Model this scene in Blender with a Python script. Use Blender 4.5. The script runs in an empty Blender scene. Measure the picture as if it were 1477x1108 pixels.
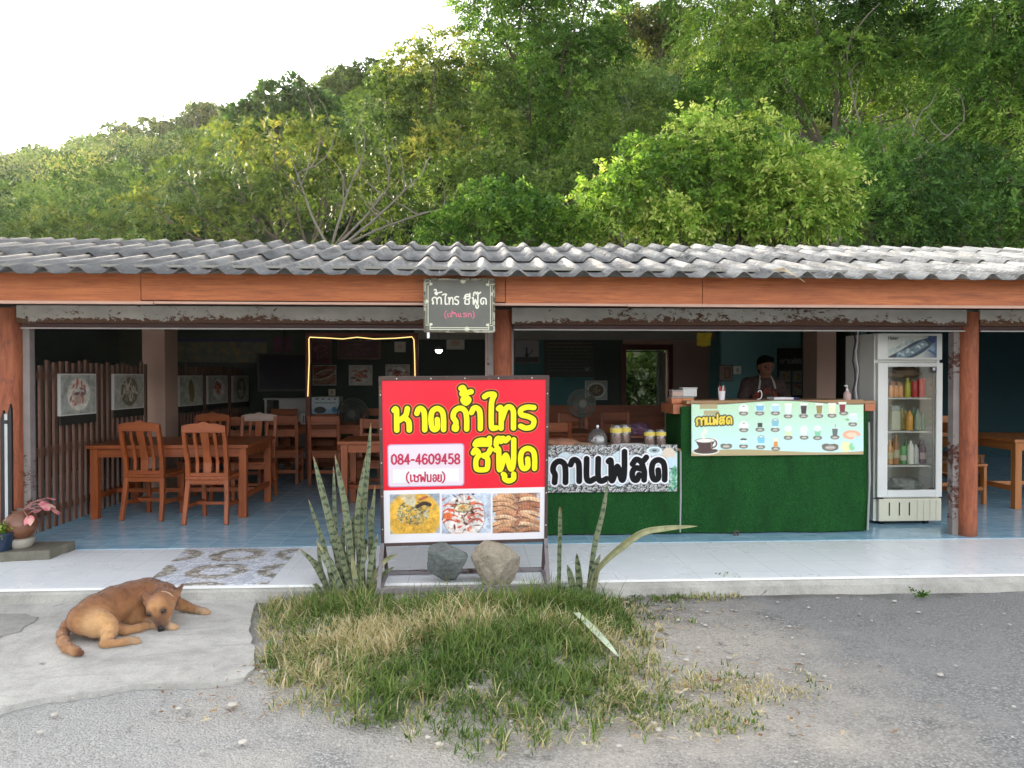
import bpy, bmesh, math, random
import numpy as np
from mathutils import Vector
R = math.radians
rng = np.random.default_rng(7)
random.seed(7)
scn = bpy.context.scene
col = scn.collection
# ------------------------------------------------------------------ camera, sky, sun, exposure
FPX, CX, CY, EYE = 1109.0, 738.5, 554.0, 1.57
YAW, PITCH = math.atan(62.5 / FPX), math.atan(14 / FPX)
cd = bpy.data.cameras.new('camera')
cam = bpy.data.objects.new('camera', cd); col.objects.link(cam)
cam.location = (0, 0, EYE)
cam.rotation_euler = (R(90) - PITCH, 0, -YAW)
cd.sensor_width = 36.0; cd.lens = 36.0 * FPX / 1477.0
cd.clip_start = 0.05; cd.clip_end = 2000
scn.camera = cam
SUN_AZ, SUN_EL = R(-38), R(15)          # azimuth from +Y towards +X: low, behind the hill on the left
w = bpy.data.worlds.new('World'); scn.world = w; w.use_nodes = True
nt = w.node_tree; nt.nodes.clear()
sky = nt.nodes.new('ShaderNodeTexSky'); sky.sky_type = 'NISHITA'; sky.sun_disc = False
sky.sun_elevation = SUN_EL; sky.sun_rotation = SUN_AZ
sky.air_density = 1.0; sky.dust_density = 3.0; sky.ozone_density = 1.0
hs = nt.nodes.new('ShaderNodeHueSaturation'); hs.inputs['Saturation'].default_value = 0.2
bg = nt.nodes.new('ShaderNodeBackground'); bg.inputs['Strength'].default_value = 0.15
wo = nt.nodes.new('ShaderNodeOutputWorld')
nt.links.new(sky.outputs[0], hs.inputs['Color']); nt.links.new(hs.outputs[0], bg.inputs['Color'])
nt.links.new(bg.outputs[0], wo.inputs['Surface'])
sl = bpy.data.lights.new('sun', 'SUN'); sl.energy = 3.0; sl.angle = R(0.6); sl.color = (1, .83, .6)
sun = bpy.data.objects.new('sun', sl); col.objects.link(sun)
sdir = Vector((math.sin(SUN_AZ) * math.cos(SUN_EL), math.cos(SUN_AZ) * math.cos(SUN_EL), math.sin(SUN_EL)))
sun.rotation_euler = sdir.to_track_quat('Z', 'Y').to_euler()
scn.view_settings.view_transform = 'Standard'; scn.view_settings.look = 'None'
scn.view_settings.exposure = 2.7; scn.view_settings.gamma = 1.0
scn.cycles.use_denoising = True
scn.cycles.max_bounces = 10; scn.cycles.diffuse_bounces = 5; scn.cycles.transparent_max_bounces = 12
scn.cycles.caustics_reflective = False; scn.cycles.caustics_refractive = False
scn.cycles.sample_clamp_indirect = 6

# ------------------------------------------------------------------ survey: a photo pixel at a known depth or height -> place in metres
def ray(px, py):
    u = (px - CX) / FPX; v = (CY - py) / FPX
    y = math.cos(PITCH) + v * math.sin(PITCH); z = -math.sin(PITCH) + v * math.cos(PITCH)
    return np.array([u * math.cos(YAW) + y * math.sin(YAW), -u * math.sin(YAW) + y * math.cos(YAW), z])
def at(px, py, Y):
    r = ray(px, py); return np.array([0, 0, EYE]) + r * (Y / r[1])
def on(px, py, z):
    r = ray(px, py); return np.array([0, 0, EYE]) + r * ((z - EYE) / r[2])
def ax(px, Y): return float(at(px, 540, Y)[0])
def az(py, Y, px=738): return float(at(px, py, Y)[2])

# ------------------------------------------------------------------ object helpers
def empty(name, loc=(0, 0, 0), rz=0):
    o = bpy.data.objects.new(name, None); o.location = tuple(float(c) for c in loc); o.rotation_euler = (0, 0, rz)
    o.empty_display_size = 0.1; col.objects.link(o); return o
def tag(o, label, cat, group=None):
    o['label'] = label; o['category'] = cat
    if group: o['group'] = group
    return o
def thing(name, label, cat, loc=(0, 0, 0), rz=0, group=None):
    return tag(empty(name, loc, rz), label, cat, group)
def struct(o, kind='structure'):
    o['kind'] = kind; return o
def kids(o): return [c for c in bpy.data.objects if c.parent == o]
def dup(o, loc=None, rz=None, label=None, parent=None):
    ch = kids(o)
    c = o.copy(); col.objects.link(c)
    if parent is not None: c.parent = parent
    if loc is not None: c.location = tuple(float(v) for v in loc)
    if rz is not None: c.rotation_euler = (0, 0, rz)
    if label: c['label'] = label
    for k in ch: dup(k, parent=c)
    return c
def origin(o):
    p = np.zeros(3)
    while o is not None:
        p = p + np.array(o.location); o = o.parent
    return p
def mesh_np(name, V, Fq, mat, parent=None, smooth=True, attrs=None, loc=None):
    """V (n,3) in world metres, Fq (m,k) all the same size, or list of lists"""
    V = np.asarray(V, dtype=np.float64)
    if loc is not None: V = V - np.asarray(loc)
    if parent is not None: V = V - origin(parent)
    me = bpy.data.meshes.new(name)
    if isinstance(Fq, np.ndarray):
        m, k = Fq.shape
        me.vertices.add(len(V)); me.vertices.foreach_set('co', V.astype(np.float32).ravel())
        me.loops.add(m * k); me.loops.foreach_set('vertex_index', Fq.astype(np.int32).ravel())
        me.polygons.add(m); me.polygons.foreach_set('loop_start', np.arange(0, m * k, k, dtype=np.int32))
        me.update(calc_edges=True)
    else:
        me.from_pydata([tuple(v) for v in V], [], [tuple(int(i) for i in f) for f in Fq]); me.update()
    if smooth: me.polygons.foreach_set('use_smooth', np.ones(len(me.polygons), dtype=bool))
    for an, av in (attrs or {}).items():
        av = np.asarray(av, dtype=np.float32)
        if av.ndim == 1:
            a = me.attributes.new(an, 'FLOAT', 'POINT'); a.data.foreach_set('value', av)
        else:
            a = me.attributes.new(an, 'FLOAT_COLOR', 'POINT')
            if av.shape[1] == 3: av = np.concatenate([av, np.ones((len(av), 1), np.float32)], 1)
            a.data.foreach_set('color', av.ravel())
    o = bpy.data.objects.new(name, me); col.objects.link(o)
    if mat: me.materials.append(mat)
    if parent is not None: o.parent = parent
    if loc is not None: o.location = tuple(float(c) for c in loc)
    return o

class MB:
    def __init__(s): s.v = []; s.f = []
    def add(s, vs, fs):
        b = len(s.v); s.v += [tuple(float(c) for c in p) for p in vs]; s.f += [tuple(i + b for i in f) for f in fs]; return s
    def box(s, x0, x1, y0, y1, z0, z1, rz=0, c=None):
        vs = [(x, y, z) for z in (z0, z1) for y in (y0, y1) for x in (x0, x1)]
        if rz:
            cx, cy = c if c else ((x0 + x1) / 2, (y0 + y1) / 2); ca, sa = math.cos(rz), math.sin(rz)
            vs = [(cx + (x - cx) * ca - (y - cy) * sa, cy + (x - cx) * sa + (y - cy) * ca, z) for x, y, z in vs]
        return s.add(vs, [(0, 2, 3, 1), (4, 5, 7, 6), (0, 1, 5, 4), (2, 6, 7, 3), (0, 4, 6, 2), (1, 3, 7, 5)])
    def bar(s, pts, w, d, up=(0, 1, 0), ws=None):
        """rectangular section swept along pts; w across, d along up"""
        P = [Vector(p) for p in pts]; n = len(P); vs = []; fs = []
        for i, p in enumerate(P):
            t = (P[min(i + 1, n - 1)] - P[max(i - 1, 0)]).normalized()
            a = t.cross(Vector(up)).normalized(); b = a.cross(t).normalized()
            k = ws[i] if ws else 1.0
            for sa, sb in ((-1, -1), (1, -1), (1, 1), (-1, 1)):
                vs.append(p + a * (sa * w * k / 2) + b * (sb * d / 2))
        for i in range(n - 1):
            for j in range(4):
                a0 = i * 4 + j; a1 = i * 4 + (j + 1) % 4
                fs.append((a0, a1, a1 + 4, a0 + 4))
        fs.append((3, 2, 1, 0)); e = (n - 1) * 4; fs.append((e, e + 1, e + 2, e + 3))
        return s.add(vs, fs)
    def tube(s, pts, rad, n=8, caps=True, sx=1.0):
        P = [Vector(p) for p in pts]; m = len(P); vs = []; fs = []
        if not hasattr(rad, '__len__'): rad = [rad] * m
        ref = None
        for i, p in enumerate(P):
            t = (P[min(i + 1, m - 1)] - P[max(i - 1, 0)]).normalized()
            if ref is None: ref = t.orthogonal().normalized()
            ref = (ref - t * ref.dot(t)); ref = ref.normalized() if ref.length > 1e-6 else t.orthogonal().normalized()
            b = t.cross(ref)
            for k in range(n):
                a = 2 * math.pi * k / n
                vs.append(p + (ref * math.cos(a) * sx + b * math.sin(a)) * rad[i])
        for i in range(m - 1):
            for k in range(n):
                a = i * n + k; c = i * n + (k + 1) % n
                fs.append((a, c, c + n, a + n))
        if caps:
            fs.append(tuple(range(n - 1, -1, -1))); fs.append(tuple(range((m - 1) * n, m * n)))
        return s.add(vs, fs)
    def lathe(s, c, prof, n=24, capb=True, capt=True):
        vs = []; fs = []; m = len(prof)
        for r, z in prof:
            for k in range(n):
                a = 2 * math.pi * k / n; vs.append((c[0] + r * math.cos(a), c[1] + r * math.sin(a), c[2] + z))
        for i in range(m - 1):
            for k in range(n):
                a = i * n + k; b = i * n + (k + 1) % n; fs.append((a, b, b + n, a + n))
        if capb: fs.append(tuple(range(n - 1, -1, -1)))
        if capt: fs.append(tuple(range((m - 1) * n, m * n)))
        return s.add(vs, fs)
    def prism(s, poly, y0, y1):
        """poly in (x,z), extruded along y"""
        n = len(poly)
        vs = [(x, y0, z) for x, z in poly] + [(x, y1, z) for x, z in poly]
        fs = [tuple(range(n)), tuple(range(2 * n - 1, n - 1, -1))] + [(i + n, (i + 1) % n + n, (i + 1) % n, i) for i in range(n)]
        return s.add(vs, fs)
    def build(s, name, mat, parent=None, bevel=0, seg=2, smooth=False, loc=None, local=False):
        me = bpy.data.meshes.new(name)
        off = np.zeros(3)
        if parent is not None and not local: off = off + origin(parent)
        if loc is not None: off = off + np.asarray(loc)
        me.from_pydata([(x - off[0], y - off[1], z - off[2]) for x, y, z in s.v], [], s.f)
        bm = bmesh.new(); bm.from_mesh(me)
        bmesh.ops.recalc_face_normals(bm, faces=bm.faces)
        if bevel:
            es = [e for e in bm.edges if len(e.link_faces) == 2 and e.calc_face_angle(0) > 0.6]
            bmesh.ops.bevel(bm, geom=es, offset=bevel, offset_type='OFFSET', segments=seg, profile=.6, affect='EDGES', clamp_overlap=True)
        if smooth:
            for f in bm.faces: f.smooth = True
            for e in bm.edges:
                if len(e.link_faces) == 2 and e.calc_face_angle(0) > 0.7: e.smooth = False
        bm.to_mesh(me); bm.free(); me.update()
        o = bpy.data.objects.new(name, me); col.objects.link(o)
        if mat: me.materials.append(mat)
        if parent is not None: o.parent = parent
        if loc is not None: o.location = tuple(float(c) for c in loc)
        return o

# ------------------------------------------------------------------ material helpers
def lin(r, g, b):
    f = lambda c: c / 12.92 if c <= .04045 else ((c + .055) / 1.055) ** 2.4
    return (f(r / 255), f(g / 255), f(b / 255))
class NT:
    def __init__(s, name):
        s.m = bpy.data.materials.new(name); s.m.use_nodes = True; s.t = s.m.node_tree
        s.b = s.t.nodes['Principled BSDF']; s.out = s.t.nodes['Material Output']
    def n(s, typ, **kw):
        o = s.t.nodes.new('ShaderNode' + typ)
        for k, v in kw.items():
            if k.startswith('i_'):
                key = k[2:]; key = int(key) if key.isdigit() else key.replace('_', ' ')
                s.put(o.inputs[key], v)
            else: setattr(o, k, v)
        return o
    def put(s, sock, v):
        if hasattr(v, 'node'): s.t.links.new(v, sock)
        elif isinstance(v, (tuple, list)) and len(v) == 3 and sock.type == 'RGBA': sock.default_value = (*v, 1)
        elif sock.type == 'RGBA' and not hasattr(v, '__len__'): sock.default_value = (v, v, v, 1)
        else: sock.default_value = v
    def coords(s, kind='Object', scale=(1, 1, 1)):
        o = s.n('NewGeometry').outputs['Position'] if kind == 'World' else s.n('TexCoord').outputs[kind]
        mp = s.n('Mapping'); s.put(mp.inputs['Vector'], o); mp.inputs['Scale'].default_value = scale
        return mp.outputs[0]
    def noise(s, vec, scale, detail=5, rough=.55, dist=0):
        return s.n('TexNoise', i_Vector=vec, i_Scale=scale, i_Detail=detail, i_Roughness=rough, i_Distortion=dist).outputs[0]
    def ramp(s, fac, stops, interp='LINEAR'):
        r = s.n('ValToRGB'); r.color_ramp.interpolation = interp; s.put(r.inputs[0], fac); e = r.color_ramp.elements
        while len(e) < len(stops): e.new(.5)
        for el, (p, c) in zip(e, stops):
            el.position = p; el.color = (*c, 1) if hasattr(c, '__len__') else (c, c, c, 1)
        return r.outputs[0]
    def mix(s, fac, a, b, mode='MIX'):
        m = s.n('MixRGB', blend_type=mode); s.put(m.inputs[0], fac); s.put(m.inputs[1], a); s.put(m.inputs[2], b); return m.outputs[0]
    def math(s, op, a, b=0.0, c=None):
        m = s.n('Math', operation=op); s.put(m.inputs[0], a); s.put(m.inputs[1], b)
        if c is not None: s.put(m.inputs[2], c)
        return m.outputs[0]
    def bump(s, h, strength=.3, dist=.01):
        b = s.n('Bump', i_Height=h, i_Strength=strength, i_Distance=dist); s.put(s.b.inputs['Normal'], b.outputs[0])
    def set(s, **kw):
        for k, v in kw.items():
            s.put(s.b.inputs[{'color': 'Base Color', 'rough': 'Roughness', 'metal': 'Metallic', 'spec': 'Specular IOR Level'}.get(k, k)], v)
        return s
def scl(c, k): return tuple(min(1, x * k) for x in c)
def pm(name, c, rough=.6, var=.2, scale=6, bump=.15, bscale=None, metal=0, spec=.4, stretch=(1, 1, 1), c2=None, bd=.01, sheen=0, coords='Object'):
    t = NT(name); v = t.coords(coords, stretch)
    n1 = t.noise(v, scale, 6, .6); n2 = t.noise(v, scale * .23, 3)
    base = t.ramp(n1, [(.28, scl(c, 1 - var)), (.72, c2 if c2 else scl(c, 1 + var))])
    base = t.mix(t.math('MULTIPLY', n2, .5), base, scl(c, 1 - var * .8))
    t.set(color=base, rough=t.ramp(n1, [(.2, max(0, rough - .1)), (.8, min(1, rough + .1))]), metal=metal, spec=spec)
    if bump: t.bump(t.noise(v, bscale or scale * 4, 4), bump, bd)
    return t.m
def wood(name, c, axis=0, rough=.42, dark=.45, scale=1.0):
    t = NT(name); st = [26 * scale] * 3; st[axis] = 1.6 * scale
    v = t.coords('Object', tuple(st)); oi = t.n('ObjectInfo').outputs['Random']
    va = t.n('VectorMath', operation='ADD'); t.put(va.inputs[0], v)
    cb = t.n('CombineXYZ', i_0=t.math('MULTIPLY', oi, 37.0), i_1=t.math('MULTIPLY', oi, 11.0), i_2=t.math('MULTIPLY', oi, 23.0)); t.put(va.inputs[1], cb.outputs[0])
    v = va.outputs[0]
    g = t.noise(v, 1.0, 7, .62, .6); g2 = t.noise(v, .22, 3, .5, .3)
    cc = t.ramp(g, [(.25, scl(c, dark)), (.5, c), (.8, scl(c, 1.3))])
    cc = t.mix(t.ramp(g2, [(.35, 0.0), (.7, .6)]), cc, scl(c, .6))
    t.set(color=cc, rough=t.ramp(g, [(.2, rough + .15), (.8, rough - .08)]), spec=.45)
    t.bump(g, .12, .004); return t.m
def vcol(name, attr='paint', rough=.45, spec=.4, bump=0):
    t = NT(name); a = t.n('Attribute', attribute_name=attr)
    v = t.coords('Object'); n = t.noise(v, 40, 3)
    t.set(color=t.mix(t.math('MULTIPLY', n, .12), a.outputs['Color'], (.35, .33, .3)), rough=rough, spec=spec)
    if bump: t.bump(t.noise(v, 3, 3), bump, .02)
    return t.m
def clear(name, tint=(.9, .95, .95), refl=.12, rough=.05, opac=.0):
    t = NT(name); tr = t.n('BsdfTransparent', i_Color=tint); gl = t.n('BsdfGlossy', i_Color=(1, 1, 1), i_Roughness=rough)
    lw = t.n('LayerWeight', i_Blend=.25); f = t.math('MULTIPLY_ADD', lw.outputs['Fresnel'], .9, refl * .3)
    f = t.math('MINIMUM', f, 1.0)
    mx = t.n('MixShader', i_0=f, i_1=tr.outputs[0], i_2=gl.outputs[0])
    if opac:
        df = t.n('BsdfDiffuse', i_Color=tint); m2 = t.n('MixShader', i_0=opac, i_1=mx.outputs[0], i_2=df.outputs[0]); mx = m2
    t.t.links.new(mx.outputs[0], t.out.inputs['Surface']); return t.m
def glow(name, c, s):
    t = NT(name); t.set(color=c); t.b.inputs['Emission Color'].default_value = (*c, 1); t.b.inputs['Emission Strength'].default_value = s
    return t.m
def leafmat(name, stops, trans=.35, rough=.5, attr='tint'):
    t = NT(name); a = t.n('Attribute', attribute_name=attr).outputs['Fac']
    c = t.ramp(a, stops); t.set(color=c, rough=.62, spec=.2)
    tl = t.n('BsdfTranslucent', i_Color=t.mix(.5, c, t.mix(1.0, c, (1.0, 1.0, .45), 'MULTIPLY')))
    mx = t.n('MixShader', i_0=trans, i_1=t.b.outputs[0], i_2=tl.outputs[0]); t.t.links.new(mx.outputs[0], t.out.inputs['Surface'])
    return t.m

# ------------------------------------------------------------------ lettering: strokes -> distance field -> flat mesh or paint
GL = {
 'ห': [[(0, .93), (.1, 1), (.15, .88), (.15, .5), (.15, 0)], [(.15, .4), (.4, .5), (.7, .7), (.8, 1.0)], [(.6, .6), (.85, .42), (.9, .2), (.9, 0)]],
 'า': [[(0, .78), (.2, .97), (.5, 1.0), (.82, .86), (.9, .5), (.9, 0)]],
 'ด': [[(.5, .48), (.52, .12), (.32, .0), (.12, .1), (.03, .5), (.14, .86), (.5, 1), (.86, .86), (.97, .5), (.97, 0)]],
 'ถ': [[(.10, .02), (.22, .0), (.24, .12), (.12, .14), (.10, .03)], [(.20, .1), (.21, .36), (.02, .58), (.13, .86), (.5, 1), (.86, .86), (.97, .5), (.97, 0)]],
 'ก': [[(.14, 0), (.17, .36), (.02, .58), (.13, .86), (.5, 1), (.86, .86), (.95, .5), (.95, 0)]],
 'ไ': [[(0, 1.46), (.3, 1.56), (.78, 1.55), (.62, 1.3), (.55, 1.0), (.55, .18), (.65, .0), (.95, .02)]],
 'ท': [[(0, .94), (.12, 1), (.17, .85), (.17, .4), (.17, 0)], [(.2, .4), (.45, .93), (.7, 1.02), (.9, .85), (.93, .5), (.93, 0)]],
 'ร': [[(.95, .98), (.5, 1), (.12, .88), (.14, .64), (.6, .54), (.95, .36), (.86, .06), (.45, -.02), (.1, .08)]],
 'ซ': [[(0, .85), (.12, 1.0), (.28, .88), (.3, .7), (.16, .5), (.16, .12), (.3, 0), (.7, 0), (.82, .12), (.82, .55), (.58, .7)], [(.58, .7), (.85, .8), (1.0, 1.02)]],
 'ช': [[(0, .85), (.12, 1.0), (.26, .88), (.2, .6), (.16, .12), (.3, 0), (.7, 0), (.82, .12), (.82, .55), (.55, .7)], [(.55, .7), (.85, .8), (1.0, 1.02)]],
 'ี': [[(0, 0), (1, 0)], [(0, 0), (.15, .5), (.55, .7), (1, .4)], [(1, 0), (1, 1)]],
 'ฟ': [[(0, .94), (.1, 1), (.15, .85), (.17, .06), (.27, .06), (.5, .68), (.72, .06), (.84, .06), (.9, .5), (.9, 1.42)]],
 '๊': [[(0, .0), (.05, .8), (.25, 1), (.4, .5), (.55, 1), (.75, .6), (1, 1)]],
 'ู': [[(0, 1), (.12, .8), (.12, .3), (.5, 0), (.9, .3), (.92, 1)]],
 '้': [[(0, .9), (.2, 1), (.3, .6), (.1, .1), (.6, .25), (1, .4)]],
 'ำ': [[(.5, 1), (0, .5), (.5, 0), (1, .5), (.5, 1)]],
 'เ': [[(.2, 1), (.2, .18), (.45, 0), (.85, .1)]],
 'ส': [[(.5, .25), (.35, .0), (.1, .05), (.03, .35), (.22, .57), (.6, .55), (.85, .45), (.85, 0)], [(.04, .78), (.3, 1.0), (.65, .86), (.85, .45)], [(.62, .9), (.82, .95), (1.0, 1.1)]],
 'บ': [[(0, .97), (.1, 1), (.16, .85), (.16, .1), (.3, 0), (.75, 0), (.88, .1), (.88, 1)]],
 'อ': [[(.12, .78), (.4, 1), (.78, .93), (.9, .7), (.9, .22), (.7, 0), (.3, 0), (.1, .22), (.14, .48), (.45, .5)]],
 'ย': [[(.1, .9), (.27, 1), (.36, .78), (.12, .55), (.35, .45)], [(.13, .5), (.1, .12), (.3, 0), (.7, 0), (.88, .12), (.88, 1)]],
 'จ': [[(.05, .8), (.4, 1), (.8, .85), (.88, .5), (.85, .1), (.6, 0), (.42, .15), (.42, .42)]],
 '(': [[(.8, 1.2), (.3, .8), (.3, .2), (.8, -.2)]], ')': [[(.2, 1.2), (.7, .8), (.7, .2), (.2, -.2)]], '-': [[(.1, .42), (.9, .42)]],
 '0': [[(.5, 1), (.1, .8), (.05, .5), (.1, .2), (.5, 0), (.9, .2), (.95, .5), (.9, .8), (.5, 1)]],
 '8': [[(.5, 1), (.15, .88), (.15, .65), (.5, .53), (.85, .65), (.85, .88), (.5, 1)], [(.5, .53), (.08, .35), (.1, .1), (.5, 0), (.9, .1), (.92, .35), (.5, .53)]],
 '4': [[(.7, 0), (.7, 1)], [(.7, 1), (.02, .28)], [(.02, .28), (1, .28)]],
 '6': [[(.85, .9), (.5, 1), (.15, .8), (.05, .4), (.2, .06), (.55, 0), (.9, .15), (.9, .42), (.55, .58), (.12, .42)]],
 '9': [[(.15, .1), (.5, 0), (.85, .2), (.95, .6), (.8, .94), (.45, 1), (.1, .85), (.1, .58), (.45, .42), (.88, .58)]],
 '5': [[(.85, 1), (.2, 1)], [(.2, 1), (.15, .55)], [(.15, .55), (.5, .65), (.9, .5), (.92, .2), (.6, 0), (.1, .06)]],
 'H': [[(0, 0), (0, 1)], [(1, 0), (1, 1)], [(0, .5), (1, .5)]], 'a': [[(.1, .6), (.5, .68), (.9, .55), (.9, 0)], [(.9, .38), (.3, .36), (.1, .15), (.4, 0), (.9, .12)]],
 'i': [[(.5, 0), (.5, .65)], [(.5, .9), (.5, .95)]], 'e': [[(.05, .34), (.95, .34)], [(.95, .34), (.8, .62), (.4, .68), (.08, .45), (.1, .15), (.5, 0), (.9, .1)]],
 'r': [[(.1, 0), (.1, .65)], [(.1, .4), (.4, .62), (.9, .62)]],
}
STRAIGHT = set('4H')
def crom(p, k=5):
    p = [np.array(q, float) for q in p]
    if len(p) < 3: return p
    out = []
    for i in range(len(p) - 1):
        a = p[i - 1] if i else 2 * p[0] - p[1]; b = p[i]; c = p[i + 1]; d = p[i + 2] if i + 2 < len(p) else 2 * p[-1] - p[-2]
        for t in np.linspace(0, 1, k, endpoint=False):
            out.append(.5 * (2 * b + (c - a) * t + (2 * a - 5 * b + 4 * c - d) * t * t + (3 * b - a - 3 * c + d) * t ** 3))
    out.append(p[-1]); return out
def word(items):
    """items: (glyph, x0, x1, base, height) -> list of polylines"""
    out = []
    for g, x0, x1, b, h in items:
        for s in GL[g]:
            out.append([np.array((x0 + q[0] * (x1 - x0), b + q[1] * h)) for q in crom(s)])
    return out
def run(txt, x0, x1, b, h, gap=.22, widths=None):
    wd = [(widths or {}).get(c, {'-': .6, 'i': .3, '(': .5, ')': .5, 'เ': .5, ' ': .4}.get(c, 1.0)) for c in txt]
    tot = sum(wd) + gap * (len(txt) - 1); k = (x1 - x0) / tot; x = x0; it = []
    for c, ww in zip(txt, wd):
        if c != ' ': it.append((c, x, x + ww * k, b, h))
        x += (ww + gap) * k
    return word(it)
def sdist(PX, PY, strokes):
    d = np.full(PX.shape, 1e9)
    for s in strokes:
        for a, b in zip(s[:-1], s[1:]):
            ab = b - a; L = max(ab @ ab, 1e-12)
            t = np.clip(((PX - a[0]) * ab[0] + (PY - a[1]) * ab[1]) / L, 0, 1)
            d = np.minimum(d, (PX - a[0] - t * ab[0]) ** 2 + (PY - a[1] - t * ab[1]) ** 2)
    return np.sqrt(d)
def contour(xs, ys, D):
    """flat polygons where D<0 on the grid xs, ys (D[j,i])"""
    V = []; F = []
    ins = D < 0
    for j in range(len(ys) - 1):
        i = 0
        while i < len(xs) - 1:
            q = (ins[j, i], ins[j, i + 1], ins[j + 1, i + 1], ins[j + 1, i])
            if all(q):
                k = i
                while k < len(xs) - 1 and ins[j, k + 1] and ins[j + 1, k + 1]: k += 1
                b = len(V); V += [(xs[i], ys[j]), (xs[k], ys[j]), (xs[k], ys[j + 1]), (xs[i], ys[j + 1])]; F.append((b, b + 1, b + 2, b + 3)); i = k; continue
            if any(q):
                c = [(xs[i], ys[j], D[j, i]), (xs[i + 1], ys[j], D[j, i + 1]), (xs[i + 1], ys[j + 1], D[j + 1, i + 1]), (xs[i], ys[j + 1], D[j + 1, i])]
                poly = []
                for a, e in zip(c, c[1:] + c[:1]):
                    if a[2] < 0: poly.append((a[0], a[1]))
                    if (a[2] < 0) != (e[2] < 0):
                        t = a[2] / (a[2] - e[2]); poly.append((a[0] + t * (e[0] - a[0]), a[1] + t * (e[1] - a[1])))
                if len(poly) > 2:
                    b = len(V); V += poly; F.append(tuple(range(b, b + len(poly))))
            i += 1
    return V, F
class Frame:
    """a flat panel's own axes: a right, b up, n towards the viewer's side"""
    def __init__(s, o, ux, uz):
        s.o = np.array(o, float); s.ux = np.array(ux, float); s.ux /= np.linalg.norm(s.ux)
        uz = np.array(uz, float); uz = uz - s.ux * (uz @ s.ux); s.uz = uz / np.linalg.norm(uz); s.n = np.cross(s.ux, s.uz)
    def p(s, a, b, n=0.0): return s.o + s.ux * a + s.uz * b + s.n * n
    def box(s, mb, a0, a1, b0, b1, n0, n1):
        vs = [s.p(a, b, n) for b in (b0, b1) for n in (n0, n1) for a in (a0, a1)]
        mb.add(vs, [(0, 2, 3, 1), (4, 5, 7, 6), (0, 1, 5, 4), (2, 6, 7, 3), (0, 4, 6, 2), (1, 3, 7, 5)]); return mb
    def flat(s, V, n): return [s.p(a, b, n) for a, b in V]
def letters(name, fr, strokes, thr, n, mat, parent, cell=.003):
    P = np.concatenate([np.array(q) for q in strokes]); m = thr + 2 * cell
    xs = np.arange(P[:, 0].min() - m, P[:, 0].max() + m + cell, cell); ys = np.arange(P[:, 1].min() - m, P[:, 1].max() + m + cell, cell)
    GX, GY = np.meshgrid(xs, ys)
    V, F = contour(xs, ys, sdist(GX, GY, strokes) - thr)
    return mesh_np(name, np.array(fr.flat(V, n)), F, mat, parent, smooth=False)
class Paint:
    """a printed picture: colours on a fine flat grid"""
    def __init__(s, w, h, nx, ny, bgc):
        s.w, s.h, s.nx, s.ny = w, h, nx, ny
        s.X, s.Y = np.meshgrid(np.linspace(0, w, nx + 1), np.linspace(0, h, ny + 1)); s.C = np.empty(s.X.shape + (3,)); s.C[:] = lin(*bgc); s.aa = w / nx
    def put(s, d, c, k=1.0):
        m = np.clip(.5 - d / s.aa, 0, 1)[..., None] * k; s.C = s.C * (1 - m) + np.array(lin(*c)) * m; return s
    def ell(s, cx, cy, rx, ry, c, rot=0, k=1.0):
        ca, sa = math.cos(rot), math.sin(rot); x = (s.X - cx) * ca + (s.Y - cy) * sa; y = -(s.X - cx) * sa + (s.Y - cy) * ca
        return s.put((np.sqrt((x / rx) ** 2 + (y / ry) ** 2) - 1) * min(rx, ry), c, k)
    def rect(s, x0, x1, y0, y1, c, k=1.0, r=0):
        dx = np.abs(s.X - (x0 + x1) / 2) - (x1 - x0) / 2 + r; dy = np.abs(s.Y - (y0 + y1) / 2) - (y1 - y0) / 2 + r
        return s.put(np.hypot(np.maximum(dx, 0), np.maximum(dy, 0)) + np.minimum(np.maximum(dx, dy), 0) - r, c, k)
    def trap(s, cx, y0, y1, w0, w1, c, k=1.0):
        t = np.clip((s.Y - y0) / (y1 - y0), 0, 1); hw = (w0 + (w1 - w0) * t) / 2
        return s.put(np.maximum(np.abs(s.X - cx) - hw, np.maximum(y0 - s.Y, s.Y - y1)), c, k)
    def line(s, pts, wd, c, k=1.0, smooth=True):
        st = [crom(pts) if smooth else [np.array(p, float) for p in pts]]; return s.put(sdist(s.X, s.Y, st) - wd / 2, c, k)
    def text(s, strokes, wd, c, k=1.0): return s.put(sdist(s.X, s.Y, strokes) - wd / 2, c, k)
    def speck(s, amp, seed=0):
        g = np.random.default_rng(seed).normal(0, 1, s.X.shape); g = (g + np.roll(g, 1, 0) + np.roll(g, 1, 1)) / 2
        s.C = np.clip(s.C * (1 + amp * g[..., None]), 0, 1); return s
    def tex(s, amp, sc, seed=0):
        n = fbm(s.X / s.w * sc, s.Y / s.w * sc, seed, 1.0) + .6 * fbm(s.X / s.w * sc * 2.7, s.Y / s.w * sc * 2.7, seed + 9, 1.0); s.C = np.clip(s.C * (1 + amp * n[..., None]), 0, 1); return s
    def build(s, name, fr, a, b, n, mat, parent=None, wave=0, loc=None):
        P = fr.o + (s.X[..., None] + a) * fr.ux + (s.Y[..., None] + b) * fr.uz + fr.n * n
        if wave: P = P + fr.n * (wave * np.sin(s.X * 9 + 1)[..., None] * (1 - .4 * s.Y / s.h)[..., None])
        i = np.arange((s.nx + 1) * (s.ny + 1)).reshape(s.ny + 1, s.nx + 1)
        F = np.stack([i[:-1, :-1], i[:-1, 1:], i[1:, 1:], i[1:, :-1]], -1).reshape(-1, 4)
        return mesh_np(name, P.reshape(-1, 3), F, mat, parent, smooth=True, attrs={'paint': s.C.reshape(-1, 3)}, loc=loc)

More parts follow.
